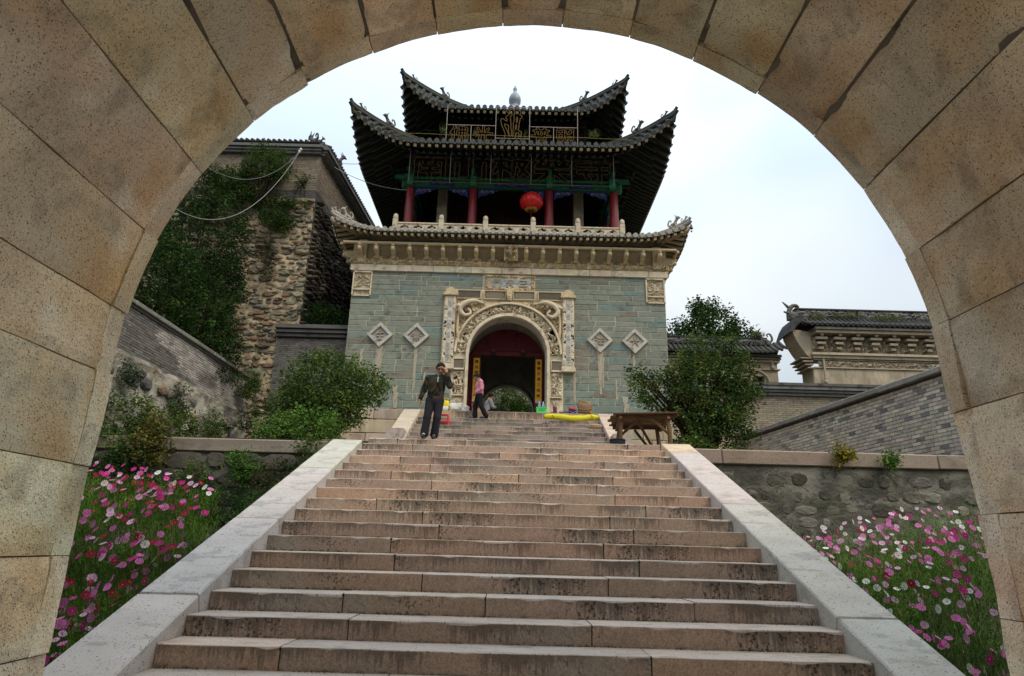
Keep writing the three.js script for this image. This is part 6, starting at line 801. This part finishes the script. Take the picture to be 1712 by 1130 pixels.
function person(pos, ry, label, J, C) {
  const t = thing('person', pos, label, 'person'); t.rotation.y = ry; const sk = C.skin, s = 1;
  const legs = (r) => ['l', 'r'].flatMap((k) => { const L = J['leg_' + k]; return [cap(L[0], 0.085 * r, L[1], 0.056 * r), cap(L[1], 0.056 * r, L[2], 0.036 * r)]; });
  const bodyP = [...legs(1), cap(J.pelvis, 0.11, J.chest, 0.11), cap(J.sh_l, 0.05, J.sh_r, 0.05), cap(J.chest, 0.1, J.neck, 0.05), ...['l', 'r'].flatMap((k) => { const A = J['arm_' + k]; return [cap(A[0], 0.046, A[1], 0.036), cap(A[1], 0.036, A[2], 0.025)]; }), ...['l', 'r'].map((k) => { const L = J['leg_' + k]; return cap(L[2], 0.034, L[3], 0.03); })];
  const body = field(bodyP, 0.012, 0.03, () => sk), [face, hair] = headGeo(J.head, J.tilt, J.turn ?? 0, sk, C.hair);
  const hands = ['l', 'r'].map((k) => { const H = J['hand_' + k]; return field(handPrims(J['arm_' + k][2], H[0], H[1], H[2], H[3]), 0.0045, 0.008, () => sk); });
  part('body', [body, face, ...hands], M.skin, t); part('hair', hair, M.cloth, t);
  const fold = (x, y, z) => 0.0;
  const jk = [cap(J.pelvis, 0.135, J.waist, 0.13), cap(J.waist, 0.13, J.chest, 0.145), cap(J.sh_l, 0.07, J.sh_r, 0.07), cap(J.chest, 0.13, J.neckb, 0.06), cap([J.pelvis[0] - 0.07, J.pelvis[1] - 0.02, J.pelvis[2]], 0.1, [J.chest[0] - 0.08, J.chest[1], J.chest[2]], 0.1), cap([J.pelvis[0] + 0.07, J.pelvis[1] - 0.02, J.pelvis[2]], 0.1, [J.chest[0] + 0.08, J.chest[1], J.chest[2]], 0.1), cap([J.neckb[0] - 0.05, J.neckb[1] + 0.02, J.neckb[2]], 0.03, [J.neckb[0] + 0.05, J.neckb[1] + 0.02, J.neckb[2]], 0.03)];
  for (const k of ['l', 'r']) { const A = J['arm_' + k], w = A[1].map((v, i) => lerp(v, A[2][i], 0.9)); jk.push(cap(A[0], 0.074, A[1], 0.06), cap(A[1], 0.06, w, 0.044)); }
  part('jacket', field(jk, 0.011, 0.035, C.jacket), M.cloth, t);
  const tr = [cap(J.pelvis, 0.13, [J.pelvis[0], J.pelvis[1] - 0.05, J.pelvis[2]], 0.135)]; for (const k of ['l', 'r']) { const L = J['leg_' + k], a = L[1].map((v, i) => lerp(v, L[2][i], 0.97)); tr.push(cap(L[0], 0.105, L[1], 0.078), cap(L[1], 0.078, a, C.flare)); } part('trousers', field(tr, 0.012, 0.03, (x, y, z) => C.trousers.map((v) => v * (0.8 + 0.4 * n3(x * 9, y * 3, z * 9, 4)))), M.cloth, t);
  for (const k of ['l', 'r']) { const L = J['leg_' + k], d = V(L[3][0] - L[2][0], 0, L[3][2] - L[2][2]).normalize(), y = L[3][1]; const p = (f, h) => [L[3][0] + d.x * f, y + h, L[3][2] + d.z * f]; part('shoe', field([cap(p(-0.14, 0.01), 0.036, p(0.02, 0.0), 0.042), cap(p(0.02, -0.004), 0.042, p(0.07, -0.008), 0.034), cap(p(-0.15, -0.02), 0.02, p(0.08, -0.02), 0.02)], 0.008, 0.02, () => C.shoe), M.gloss, t); if (C.sock) part('sock', field([cap([L[2][0], L[2][1] + 0.02, L[2][2]], 0.036, p(-0.03, 0.03), 0.032)], 0.008, 0.01, () => C.sock), M.cloth, t); }
  return t;
}
const SKIN = [0.3, 0.165, 0.1], BLACK = [0.012, 0.011, 0.011];
person([-1.57, 3.645, -13.66], 0, 'person in dark camouflage jacket and dark trousers walking down, one hand raised to the forehead', {
  pelvis: [0, 0.84, 0], waist: [0.01, 0.98, 0.01], chest: [0.03, 1.17, 0.02], neckb: [0.06, 1.31, 0.02], neck: [0.065, 1.36, 0.03], sh_l: [-0.15, 1.27, 0.01], sh_r: [0.2, 1.28, 0.01], head: [0.09, 1.47, 0.06], tilt: 0.5, turn: 0.12,
  leg_l: [[-0.09, 0.8, 0], [-0.13, 0.44, 0.06], [-0.17, 0.085, 0.06], [-0.18, 0.03, 0.17]], leg_r: [[0.09, 0.8, 0], [0.07, 0.44, 0.03], [0.02, 0.085, -0.06], [0.02, 0.03, 0.04]],
  arm_l: [[-0.16, 1.26, 0.01], [-0.25, 1.02, -0.01], [-0.3, 0.8, 0.07]], arm_r: [[0.21, 1.27, 0.01], [0.31, 1.09, 0.13], [0.23, 1.36, 0.17]],
  hand_l: [[-0.1, -1, 0.15], [1, 0, 0.2], 1, 0.6], hand_r: [[-0.35, 1, -0.05], [-0.6, 0, -0.8], 1, 0.7],
}, { skin: SKIN, hair: BLACK, flare: 0.086, trousers: [0.018, 0.018, 0.024], shoe: [0.015, 0.015, 0.015], sock: [0.6, 0.55, 0.42], jacket: (x, y, z) => { if (z > 0.11 && Math.abs(x - 0.05) < 0.012 && y > 1.16) return [0.3, 0.3, 0.3]; const a = n3(x * 13, y * 13, z * 13, 5), b = n3(x * 17 + 4, y * 17, z * 17, 9), c = n3(x * 21, y * 15 + 8, z * 21, 12); return a > 0.66 ? [0.06, 0.035, 0.022] : b > 0.56 ? [0.009, 0.01, 0.009] : c > 0.6 ? [0.032, 0.033, 0.022] : [0.018, 0.025, 0.016]; } });
person([-1.03, 5.53, -21.56], -Math.PI / 2 + 0.25, 'person in pink jacket and black trousers, head bowed, left of the door', {
  pelvis: [0, 0.8, 0], waist: [0, 0.93, 0.005], chest: [0, 1.1, 0.0], neckb: [0, 1.24, 0.02], neck: [0, 1.28, 0.04], sh_l: [-0.16, 1.2, 0.0], sh_r: [0.16, 1.2, 0.0], head: [0, 1.375, 0.1], tilt: 0.75,
  leg_l: [[-0.08, 0.77, 0], [-0.09, 0.43, 0.1], [-0.09, 0.08, 0.1], [-0.09, 0.03, 0.21]], leg_r: [[0.08, 0.77, 0], [0.09, 0.43, -0.04], [0.09, 0.08, -0.24], [0.09, 0.03, -0.13]],
  arm_l: [[-0.17, 1.19, 0], [-0.2, 0.95, -0.03], [-0.12, 0.84, 0.14]], arm_r: [[0.17, 1.19, 0], [0.2, 0.95, -0.03], [0.12, 0.84, 0.14]],
  hand_l: [[0.7, -0.4, 0.5], [0, -0.4, -1], 1, 0.9], hand_r: [[-0.7, -0.4, 0.5], [0, -0.4, -1], -1, 0.9],
}, { skin: SKIN, hair: BLACK, flare: 0.08, trousers: [0.01, 0.01, 0.012], shoe: [0.012, 0.012, 0.012], jacket: (x, y, z) => { const k = 0.9 + 0.2 * n3(x * 16, y * 8, z * 16, 3); return [0.5 * k, 0.2 * k, 0.26 * k]; } });
person([-0.83, 5.84, -23.35], Math.PI * 0.62, 'person in a grey coat with black hair sitting inside the door with their back turned', {
  pelvis: [0, 0.26, 0], waist: [0, 0.38, 0.02], chest: [0, 0.55, 0.05], neckb: [0, 0.68, 0.08], neck: [0, 0.72, 0.1], sh_l: [-0.16, 0.64, 0.07], sh_r: [0.16, 0.64, 0.07], head: [0, 0.83, 0.15], tilt: 0.5,
  leg_l: [[-0.09, 0.25, 0.04], [-0.13, 0.42, 0.36], [-0.12, 0.08, 0.4], [-0.12, 0.03, 0.5]], leg_r: [[0.09, 0.25, 0.04], [0.13, 0.42, 0.36], [0.12, 0.08, 0.4], [0.12, 0.03, 0.5]],
  arm_l: [[-0.17, 0.63, 0.07], [-0.22, 0.42, 0.16], [-0.1, 0.42, 0.34]], arm_r: [[0.17, 0.63, 0.07], [0.22, 0.42, 0.16], [0.1, 0.42, 0.34]],
  hand_l: [[0.6, 0, 0.6], [0, -1, 0], -1, 0.8], hand_r: [[-0.6, 0, 0.6], [0, -1, 0], 1, 0.8],
}, { skin: SKIN, hair: BLACK, flare: 0.07, trousers: [0.012, 0.012, 0.014], shoe: [0.015, 0.015, 0.015], jacket: (x, y, z) => { const k = 0.9 + 0.2 * n3(x * 16, y * 8, z * 16, 6); return [0.2 * k, 0.2 * k, 0.21 * k]; } });

// ------------------------------------------------------------------ things lying on the steps and round the door
const one = (name, pos, label, cat) => thing(name, pos, label, cat);
{
  const R = mulberry(121);
  { const t = one('low_stool', [-0.83, 5.84, -23.35], 'small dark stool under the seated person inside the door', 'stool'); part('seat', slab(0.3, 0.04, 0.26, 0.01, { c: [0.09, 0.06, 0.04] }).translate(0, 0.14, 0), M.wood, t); for (const a of [-0.11, 0.11]) for (const b of [-0.09, 0.09]) part('leg', box(0.03, 0.12, 0.03, a, 0.06, b, [0.08, 0.055, 0.04]), M.wood, t); }
  { const t = one('plastic_stool', [-2.08, 5.137, -20.82], 'small red plastic stool on the upper steps behind the walking person', 'stool'), c = [0.5, 0.018, 0.025]; part('seat', slab(0.3, 0.035, 0.26, 0.012, { c, R }).translate(0, 0.34, 0), M.gloss, t); for (const a of [-1, 1]) for (const b of [-1, 1]) part('leg', beam([a * 0.13, 0.33, b * 0.11], [a * 0.16, 0, b * 0.14], 0.045, 0.03, c), M.gloss, t); for (const b of [-1, 1]) part('stretcher', box(0.28, 0.035, 0.02, 0, 0.12, b * 0.135, c), M.gloss, t); for (const a of [-1, 1]) part('stretcher', box(0.02, 0.035, 0.24, a * 0.15, 0.12, 0, c), M.gloss, t); }
  const lump = (w, h, d, c, sd, k = 0.3, m = M.cloth) => { const g = new THREE.SphereGeometry(0.5, 22, 14), p = g.attributes.position; for (let i = 0; i < p.count; i++) { let x = p.getX(i), y = p.getY(i), z = p.getZ(i); const q = 1 + k * (n3(x * 4 + sd, y * 4, z * 4) - 0.5) * 1.6 + k * 0.5 * (n3(x * 11, y * 11 + sd, z * 11) - 0.5); const sq = (v) => Math.sign(v) * Math.pow(Math.abs(v) * 2, 0.7) / 2; x = sq(x) * q; z = sq(z) * q; y = Math.max(-0.42, sq(y) * q); p.setXYZ(i, x * w, (y + 0.42) * h / 0.92, z * d); } g.computeVertexNormals(); return tint(std3(g), c); };
  { const t = one('plastic_bag', [-2.15, 5.84, -22.05], 'upright yellow and white plastic bag at the left end of the platform', 'bag'); part('bag', lump(0.26, 0.36, 0.18, [0.62, 0.5, 0.02], 3), M.gloss, t); part('printed_panel', mv(lump(0.2, 0.13, 0.06, [0.6, 0.6, 0.55], 5, 0.15), -0.01, 0.02, 0.08), M.gloss, t); for (const a of [-0.05, 0.05]) part('handle', tube([[a, 0.32, 0.02], [a * 1.2, 0.43, 0.03], [a * 0.2, 0.42, 0.02]], 0.01, 5, false, [0.62, 0.5, 0.02]), M.gloss, t); }
  { const t = one('plastic_bag', [-1.8, 5.84, -22.05], 'crumpled whitish plastic sack lying left of the carved door jamb', 'bag'); part('bag', [lump(0.5, 0.3, 0.3, [0.55, 0.57, 0.5], 8, 0.45), mv(lump(0.26, 0.18, 0.2, [0.6, 0.6, 0.58], 12, 0.5), 0.3, 0, 0.02)], M.cloth, t); part('tie', tube([[-0.05, 0.26, 0], [-0.1, 0.36, 0.03], [-0.17, 0.33, 0.02]], 0.02, 5, false, [0.55, 0.57, 0.5]), M.cloth, t); }
  { const t = one('wooden_box', [-1.1, 5.84, -22.45], 'small pale wooden box with a dark slot and red top beside the left door post', 'box'), c = [0.5, 0.34, 0.2]; part('body', slab(0.36, 0.3, 0.3, 0.008, { c, R }).translate(0, 0.16, 0), M.stone, t); part('slot', box(0.1, 0.05, 0.01, -0.02, 0.21, 0.153, [0.02, 0.015, 0.01]), M.flat, t); part('lid', slab(0.4, 0.04, 0.34, 0.01, { c: [0.5, 0.03, 0.02], R }).translate(-0.02, 0.33, 0), M.gloss, t); part('foot', [box(0.04, 0.02, 0.28, -0.15, 0.005, 0, c), box(0.04, 0.02, 0.28, 0.15, 0.005, 0, c)], M.flat, t); }
  { const t = one('melon', [-0.92, 6.21, -22.42], 'small round yellow fruit on the corner of the red box lid', 'fruit'); part('flesh', ball(0.045, 0, 0.045, 0, [0.7, 0.6, 0.05], 1.1, 1, 1, 10), M.gloss, t); part('stalk', rod([0, 0.085, 0], [0.01, 0.11, 0], 0.006, [0.1, 0.12, 0.04], 5), M.flat, t); t.position.set(-0.98, 6.19, -22.42); }
  { const t = one('bottle_crate', [1.06, 5.84, -22.3], 'bright green plastic crate by the right door post', 'crate'), c = [0.06, 0.55, 0.1]; part('tray', [box(0.34, 0.02, 0.26, 0, 0.012, 0, c), box(0.34, 0.22, 0.016, 0, 0.12, 0.126, c), box(0.34, 0.22, 0.016, 0, 0.12, -0.126, c), box(0.016, 0.22, 0.236, 0.162, 0.12, 0, c), box(0.016, 0.22, 0.236, -0.162, 0.12, 0, c)], M.gloss, t); part('rim', [box(0.37, 0.03, 0.03, 0, 0.235, 0.13, c), box(0.37, 0.03, 0.03, 0, 0.235, -0.13, c), box(0.03, 0.03, 0.23, 0.17, 0.235, 0, c), box(0.03, 0.03, 0.23, -0.17, 0.235, 0, c)], M.gloss, t); part('print', box(0.2, 0.07, 0.004, 0, 0.15, 0.137, [0.05, 0.3, 0.16]), M.flat, t); }
  const W = new THREE.MeshPhysicalMaterial({ roughness: 0.08, transmission: 0.75, thickness: 0.05, color: 0xcfe6ff, ior: 1.33, vertexColors: true });
  for (const [i, dx, lab] of [[0, -0.07, 'left of the two'], [1, 0.06, 'right of the two']]) { const t = one('water_bottle', [1.06 + dx, 5.862, -22.28], `clear plastic water bottle standing in the green crate, ${lab}`, 'bottle'); part('bottle', lathe([[0, 0], [0.05, 0], [0.052, 0.02], [0.05, 0.3], [0.03, 0.37], [0.018, 0.4], [0, 0.4]], 14, [1, 1, 1]), W, t); part('label', lathe([[0.0525, 0.12], [0.0525, 0.22]], 14, [0.2, 0.45, 0.75]), M.gloss, t); part('screw_cap', lathe([[0, 0.43], [0.018, 0.43], [0.018, 0.39], [0, 0.39]].reverse(), 10, [0.7, 0.75, 0.8]), M.gloss, t); }
  { const t = one('flask', [1.5, 5.84, -22.05], 'dark maroon flask standing behind the yellow roll', 'flask'); part('body', lathe([[0, 0], [0.07, 0], [0.075, 0.04], [0.06, 0.16], [0.07, 0.2], [0.055, 0.26], [0, 0.28]], 14, [0.09, 0.015, 0.03]), M.gloss, t); part('spout', rod([-0.05, 0.05, 0.02], [-0.13, 0.03, 0.05], 0.03, [0.2, 0.03, 0.04], 8), M.gloss, t); }
  { const t = one('folded_cloth', [1.8, 5.84, -22.03], 'flat dark purple cloth between the flask and the red bag', 'cloth'); part('cloth', lump(0.34, 0.07, 0.2, [0.07, 0.035, 0.09], 31, 0.5), M.cloth, t); part('hem', tube([[-0.15, 0.015, 0.1], [0, 0.025, 0.115], [0.15, 0.015, 0.1]], 0.008, 5, false, [0.3, 0.22, 0.3]), M.cloth, t); }
  { const t = one('shopping_bag', [2.09, 5.84, -22.05], 'small red and navy bag in front of the brown sack', 'bag'); part('bag', lump(0.26, 0.2, 0.16, [0.03, 0.03, 0.12], 41, 0.2), M.cloth, t); part('flap', [mv(lump(0.13, 0.09, 0.14, [0.6, 0.03, 0.04], 43, 0.2), -0.07, 0.15, 0.02), mv(lump(0.12, 0.08, 0.13, [0.6, 0.03, 0.04], 44, 0.2), 0.08, 0.13, 0.02)], M.cloth, t); part('stripe', [tube([[-0.11, 0.1, 0.085], [0, 0.04, 0.09], [0.11, 0.1, 0.085]], 0.008, 5, false, [0.35, 0.3, 0.4])], M.cloth, t); }
  { const t = one('hessian_sack', [2.5, 5.84, -22.12], 'upright brown hessian sack with a folded mouth, right of the door', 'sack'), c = [0.2, 0.135, 0.075]; part('sack', lump(0.5, 0.42, 0.3, c, 51, 0.22), M.cloth, t); part('mouth', [extr([[-0.24, 0.36], [0.2, 0.3], [0.24, 0.4], [-0.18, 0.52]], 0.03, c.map((q) => q * 1.1), 0.01)], M.cloth, t); part('fold', [tube([[-0.22, 0.18, 0.14], [0, 0.14, 0.17], [0.22, 0.2, 0.13]], 0.02, 5, false, c), tube([[-0.2, 0.1, 0.15], [0.05, 0.08, 0.17], [0.22, 0.12, 0.13]], 0.018, 5, false, c)], M.cloth, t); part('orange_tag', ball(0.04, 0.2, 0.06, 0.15, [0.5, 0.18, 0.04], 1.2, 1, 0.7, 8), M.cloth, t); }
  { const t = one('rolled_blanket', [2.0, 5.516, -21.55], 'long yellow rolled quilt lying along the upper step', 'blanket'), c = [0.55, 0.5, 0.03]; const pts = [[-0.86, 0.13, 0.0], [-0.6, 0.14, 0.03], [-0.25, 0.1, 0.08], [0.05, 0.07, 0.1], [0.35, 0.09, 0.08], [0.62, 0.14, 0.02], [0.86, 0.15, 0]]; part('roll', tube(pts, (q) => 0.105 * (0.78 + 0.06 * Math.sin(q * 23) + 0.24 * Math.sin(Math.PI * q)), 10, false, c, 60), M.cloth, t); part('inner_end', [ball(0.07, -0.87, 0.13, 0, [0.4, 0.36, 0.03], 0.5, 1, 1, 8), ball(0.07, 0.87, 0.15, 0, [0.4, 0.36, 0.03], 0.5, 1, 1, 8)], M.cloth, t); part('twist', [0, 1, 2, 3, 4].map((i) => { const x = -0.66 + i * 0.32; return tube([[x, 0.2 - 0.03 * Math.sin(i + 1), 0.07], [x + 0.07, 0.15, 0.14], [x + 0.14, 0.06, 0.15]], 0.014, 5, false, c.map((q) => q * 0.85)); }), M.cloth, t); }
  { const t = one('sandal', [1.16, 5.327, -21.12], 'dark sandal lying on the step below the left end of the yellow roll', 'sandal'); part('sole', slab(0.26, 0.03, 0.1, 0.012, { c: [0.03, 0.03, 0.035], R }).translate(0, 0.018, 0), M.flat, t); part('strap', tube([[-0.03, 0.03, -0.045], [0.0, 0.08, 0], [-0.03, 0.03, 0.045]], 0.014, 5, false, [0.05, 0.05, 0.06]), M.flat, t); }
  { const t = one('woven_mat', [2.66, 5.137, -20.75], 'small tan woven mat at the right end of the upper steps', 'mat'), c = [0.38, 0.25, 0.15]; part('mat', lump(0.42, 0.16, 0.3, c, 61, 0.25), M.cloth, t); part('weave', [0, 1, 2, 3].map((i) => tube([[-0.17, 0.05 + i * 0.025, 0.13 - i * 0.012], [0, 0.045 + i * 0.027, 0.15 - i * 0.012], [0.17, 0.05 + i * 0.025, 0.13 - i * 0.012]], 0.006, 4, false, c.map((q) => q * 0.8))), M.cloth, t); }
  { const t = one('straw_wisp', [0.98, 3.25, -12.68], 'wisp of yellow straw lying on the steps below the table', 'straw'); t.position.set(1.0, H0 + 14 * RISE, -D0 - 14 * RUN - 0.1); part('stalks', Array.from({ length: 14 }, (_, i) => rod([(R() - 0.5) * 0.2, 0.02 + R() * 0.03, (R() - 0.5) * 0.08], [(R() - 0.5) * 0.3, 0.02 + R() * 0.03, 0.08 + (R() - 0.5) * 0.1], 0.005, [0.36, 0.24, 0.08], 4)), M.flat, t); part('tie', tube([[0.0, 0.05, 0], [0.02, 0.055, 0.05], [0.01, 0.02, 0.07]], 0.006, 4, false, [0.3, 0.2, 0.08]), M.flat, t); }
  { // rough timber table
    const t = one('timber_table', [2.92, 3.62, -14.7], 'rough timber table of weathered planks on round legs, at the right end of the landing', 'table'); t.rotation.y = -0.1; const c = [0.66, 0.51, 0.39]; const legs = [[-0.48, 0.62], [0.5, 0.66], [-0.46, -0.6], [0.42, -0.62]];
    for (let i = 0; i < 8; i++) { const z = 0.72 - i * 0.2, w = 1.22 + R() * 0.22; const o = part('plank', slab(w, 0.035, 0.185, 0.008, { c: vary(c, R, 0.25), R, jit: 0.02 }), M.wood, t); o.position.set((R() - 0.5) * 0.1, 0.72 + (R() - 0.5) * 0.02, z); o.rotation.z = (R() - 0.5) * 0.05; }
    part('rail', beam([-0.6, 0.66, 0.66], [0.62, 0.68, 0.68], 0.06, 0.08, c.map((q) => q * 0.8)), M.wood, t); part('rail', beam([-0.6, 0.65, -0.6], [0.62, 0.66, -0.62], 0.06, 0.08, c.map((q) => q * 0.8)), M.wood, t); part('cross_rail', beam([-0.5, 0.62, -0.75], [-0.5, 0.64, 0.78], 0.07, 0.07, c), M.wood, t); part('cross_rail', beam([0.5, 0.62, -0.75], [0.5, 0.64, 0.78], 0.07, 0.07, c), M.wood, t);
    legs.forEach(([x, z], i) => part('leg', tube([[x * 1.06, 0, z], [x + 0.02 * (i % 2 ? 1 : -1), 0.34, z + 0.01], [x * 0.96, 0.68, z]], (q) => 0.05 - 0.008 * q, 8, false, vary(c, R, 0.15), 8), M.wood, t));
    for (const [a, b] of [[[-0.72, 0.1, 0.3], [-0.05, 0.68, 0.66]], [[-0.1, 0.64, 0.3], [0.36, 0.02, -0.4]], [[0.1, 0.68, 0.66], [0.52, 0.3, 0.66]], [[0.32, 0.03, -0.55], [-0.1, 0.6, -0.6]]]) part('brace', rod(a, b, 0.032, vary(c.map((q) => q * 0.9), R, 0.2), 7), M.wood, t);
    const s = one('cut_board', [3.1, 4.36, -14.6], 'pale loose board lying on top of the rough timber table', 'board'); part('board', slab(0.7, 0.02, 0.2, 0.006, { c: [1.5, 1.35, 1.15], R, jit: 0.01 }).translate(0, 0.014, 0), M.wood, s); part('batten', slab(0.06, 0.025, 0.22, 0.005, { c: [1.2, 1.05, 0.9], R }).translate(0.2, 0.036, 0), M.wood, s);
  }
  { const t = one('rubber_basin', [2.27, 3.62, -14.0], 'black rubber basin on the landing under the left corner of the timber table', 'basin'), c = [0.02, 0.021, 0.023]; part('basin', lathe([[0.0, 0.01], [0.12, 0.0], [0.16, 0.05], [0.165, 0.12], [0.14, 0.17], [0.12, 0.16], [0.13, 0.1], [0.0, 0.06]], 20, c), M.flat, t); part('rim', new THREE.TorusGeometry(0.15, 0.022, 8, 24).rotateX(Math.PI / 2).translate(0, 0.15, 0), M.flat, t).geometry = tint(std3(new THREE.TorusGeometry(0.15, 0.022, 8, 24).rotateX(Math.PI / 2).translate(0, 0.15, 0)), c); }
  // lantern under the pavilion beam
  { const t = one('lantern', [0.64, 14.86, -24.1], 'big round red cloth lantern with yellow foot hanging under the pavilion beam', 'lantern'); const g = new THREE.SphereGeometry(0.46, 64, 24), p = g.attributes.position; for (let i = 0; i < p.count; i++) { const x = p.getX(i), y = p.getY(i), z = p.getZ(i), a = Math.atan2(z, x), k = 1 + 0.035 * Math.cos(a * 16) * Math.cos(y * 2.6) + 0.06 * (n3(x * 5, y * 5, z * 5, 3) - 0.5); p.setXYZ(i, x * k, y * 0.86 + 0.02 * n3(x * 9, y * 9, z * 9, 5), z * k); } g.computeVertexNormals(); part('cloth_shade', tint(std3(g), [0.62, 0.015, 0.012]), M.satin, t);
    const pet = []; for (let i = 0; i < 14; i++) { const a = i / 14 * 6.283; pet.push(mv(ball(0.085, 0, 0, 0, [0.45, 0.25, 0.03], 1, 0.35, 0.6, 8).rotateZ(0.62).rotateY(-a), Math.cos(a) * 0.2, -0.345, Math.sin(a) * 0.2)); } part('petal_ring', pet, M.gloss, t); part('foot', lathe([[0, -0.44], [0.1, -0.44], [0.13, -0.36], [0, -0.34]], 16, [0.08, 0.03, 0.01]), M.gloss, t); part('cap', lathe([[0, 0.36], [0.15, 0.36], [0.13, 0.43], [0, 0.44]], 16, [0.4, 0.2, 0.03]), M.gloss, t); part('cord', rod([0, 0.42, 0], [0, 0.78, 0.0], 0.01, [0.05, 0.03, 0.02], 5), M.flat, t); part('tassel', rod([0, -0.44, 0], [0, -0.72, 0], 0.012, [0.3, 0.02, 0.02], 6, 0.02), M.flat, t); }
  for (const [x, lab] of [[1.76, 'left of a pair'], [1.92, 'right of a pair']]) { const t = one('red_bottle', [x, 13.04, -23.9], `small red bottle with a pale cap behind the balustrade, ${lab}`, 'bottle'); part('body', lathe([[0, 0], [0.06, 0], [0.06, 0.36], [0.035, 0.42], [0, 0.43]], 12, [0.45, 0.02, 0.02]), M.gloss, t); part('cap', lathe([[0.0, 0.43], [0.03, 0.43], [0.03, 0.5], [0, 0.51]], 10, [0.5, 0.35, 0.3]), M.gloss, t); }
  { const t = one('wind_bell', [6.42, 12.95, -21.95], 'small dark wind bell hanging from the right corner of the carved cornice', 'bell'), c = [0.05, 0.05, 0.055]; part('bell', lathe([[0, 0.0], [0.03, -0.01], [0.045, -0.09], [0.07, -0.17], [0.062, -0.17], [0, -0.1]], 12, c), M.metal, t); part('hook', tube([[-0.06, 0.2, 0], [-0.02, 0.1, 0], [0, 0, 0]], 0.008, 5, false, c), M.metal, t); part('clapper', [rod([0, -0.1, 0], [0, -0.25, 0], 0.006, c, 5), box(0.06, 0.07, 0.006, 0, -0.28, 0, c)], M.metal, t); }
  // cables
  const sag = (a, b, s, n = 14) => Array.from({ length: n + 1 }, (_, i) => { const t = i / n; return [lerp(a[0], b[0], t), lerp(a[1], b[1], t) - s * 4 * t * (1 - t), lerp(a[2], b[2], t)]; });
  for (const [a, b, s, r, c, lab] of [[[-8.75, 16.7, -23.6], [-8.6, 9.5, -13.0], 2.2, 0.007, [0.33, 0.34, 0.33], 'pale sagging cable, lower of two from the bastion corner to the archway'], [[-8.8, 16.6, -23.6], [-8.0, 10.7, -15.0], 0.8, 0.005, [0.22, 0.25, 0.25], 'thin grey cable, upper of two from the bastion corner to the archway'], [[-8.2, 17.0, -25], [-5.9, 17.15, -25.2], 0.05, 0.012, [0.25, 0.27, 0.3], 'thin level cable from the bastion roof to the pavilion eave'], [[-8.3, 17.15, -25], [-4.2, 15.35, -24.25], 0.35, 0.013, [0.35, 0.37, 0.4], 'thin sagging cable from the bastion roof to the left red column']]) { const t = one('cable', [0, 0, 0], lab, 'cable'); part('wire', tube(sag(a, b, s), r, 5, false, c, 60), M.flat, t); part('insulator', [ball(0.06, a[0], a[1], a[2], [0.5, 0.5, 0.48], 1, 1.3, 1, 7)], M.gloss, t); }
}
scene.traverse((o) => { if (o.isMesh) o.castShadow = o.receiveShadow = true; });
renderer.render(scene, camera);
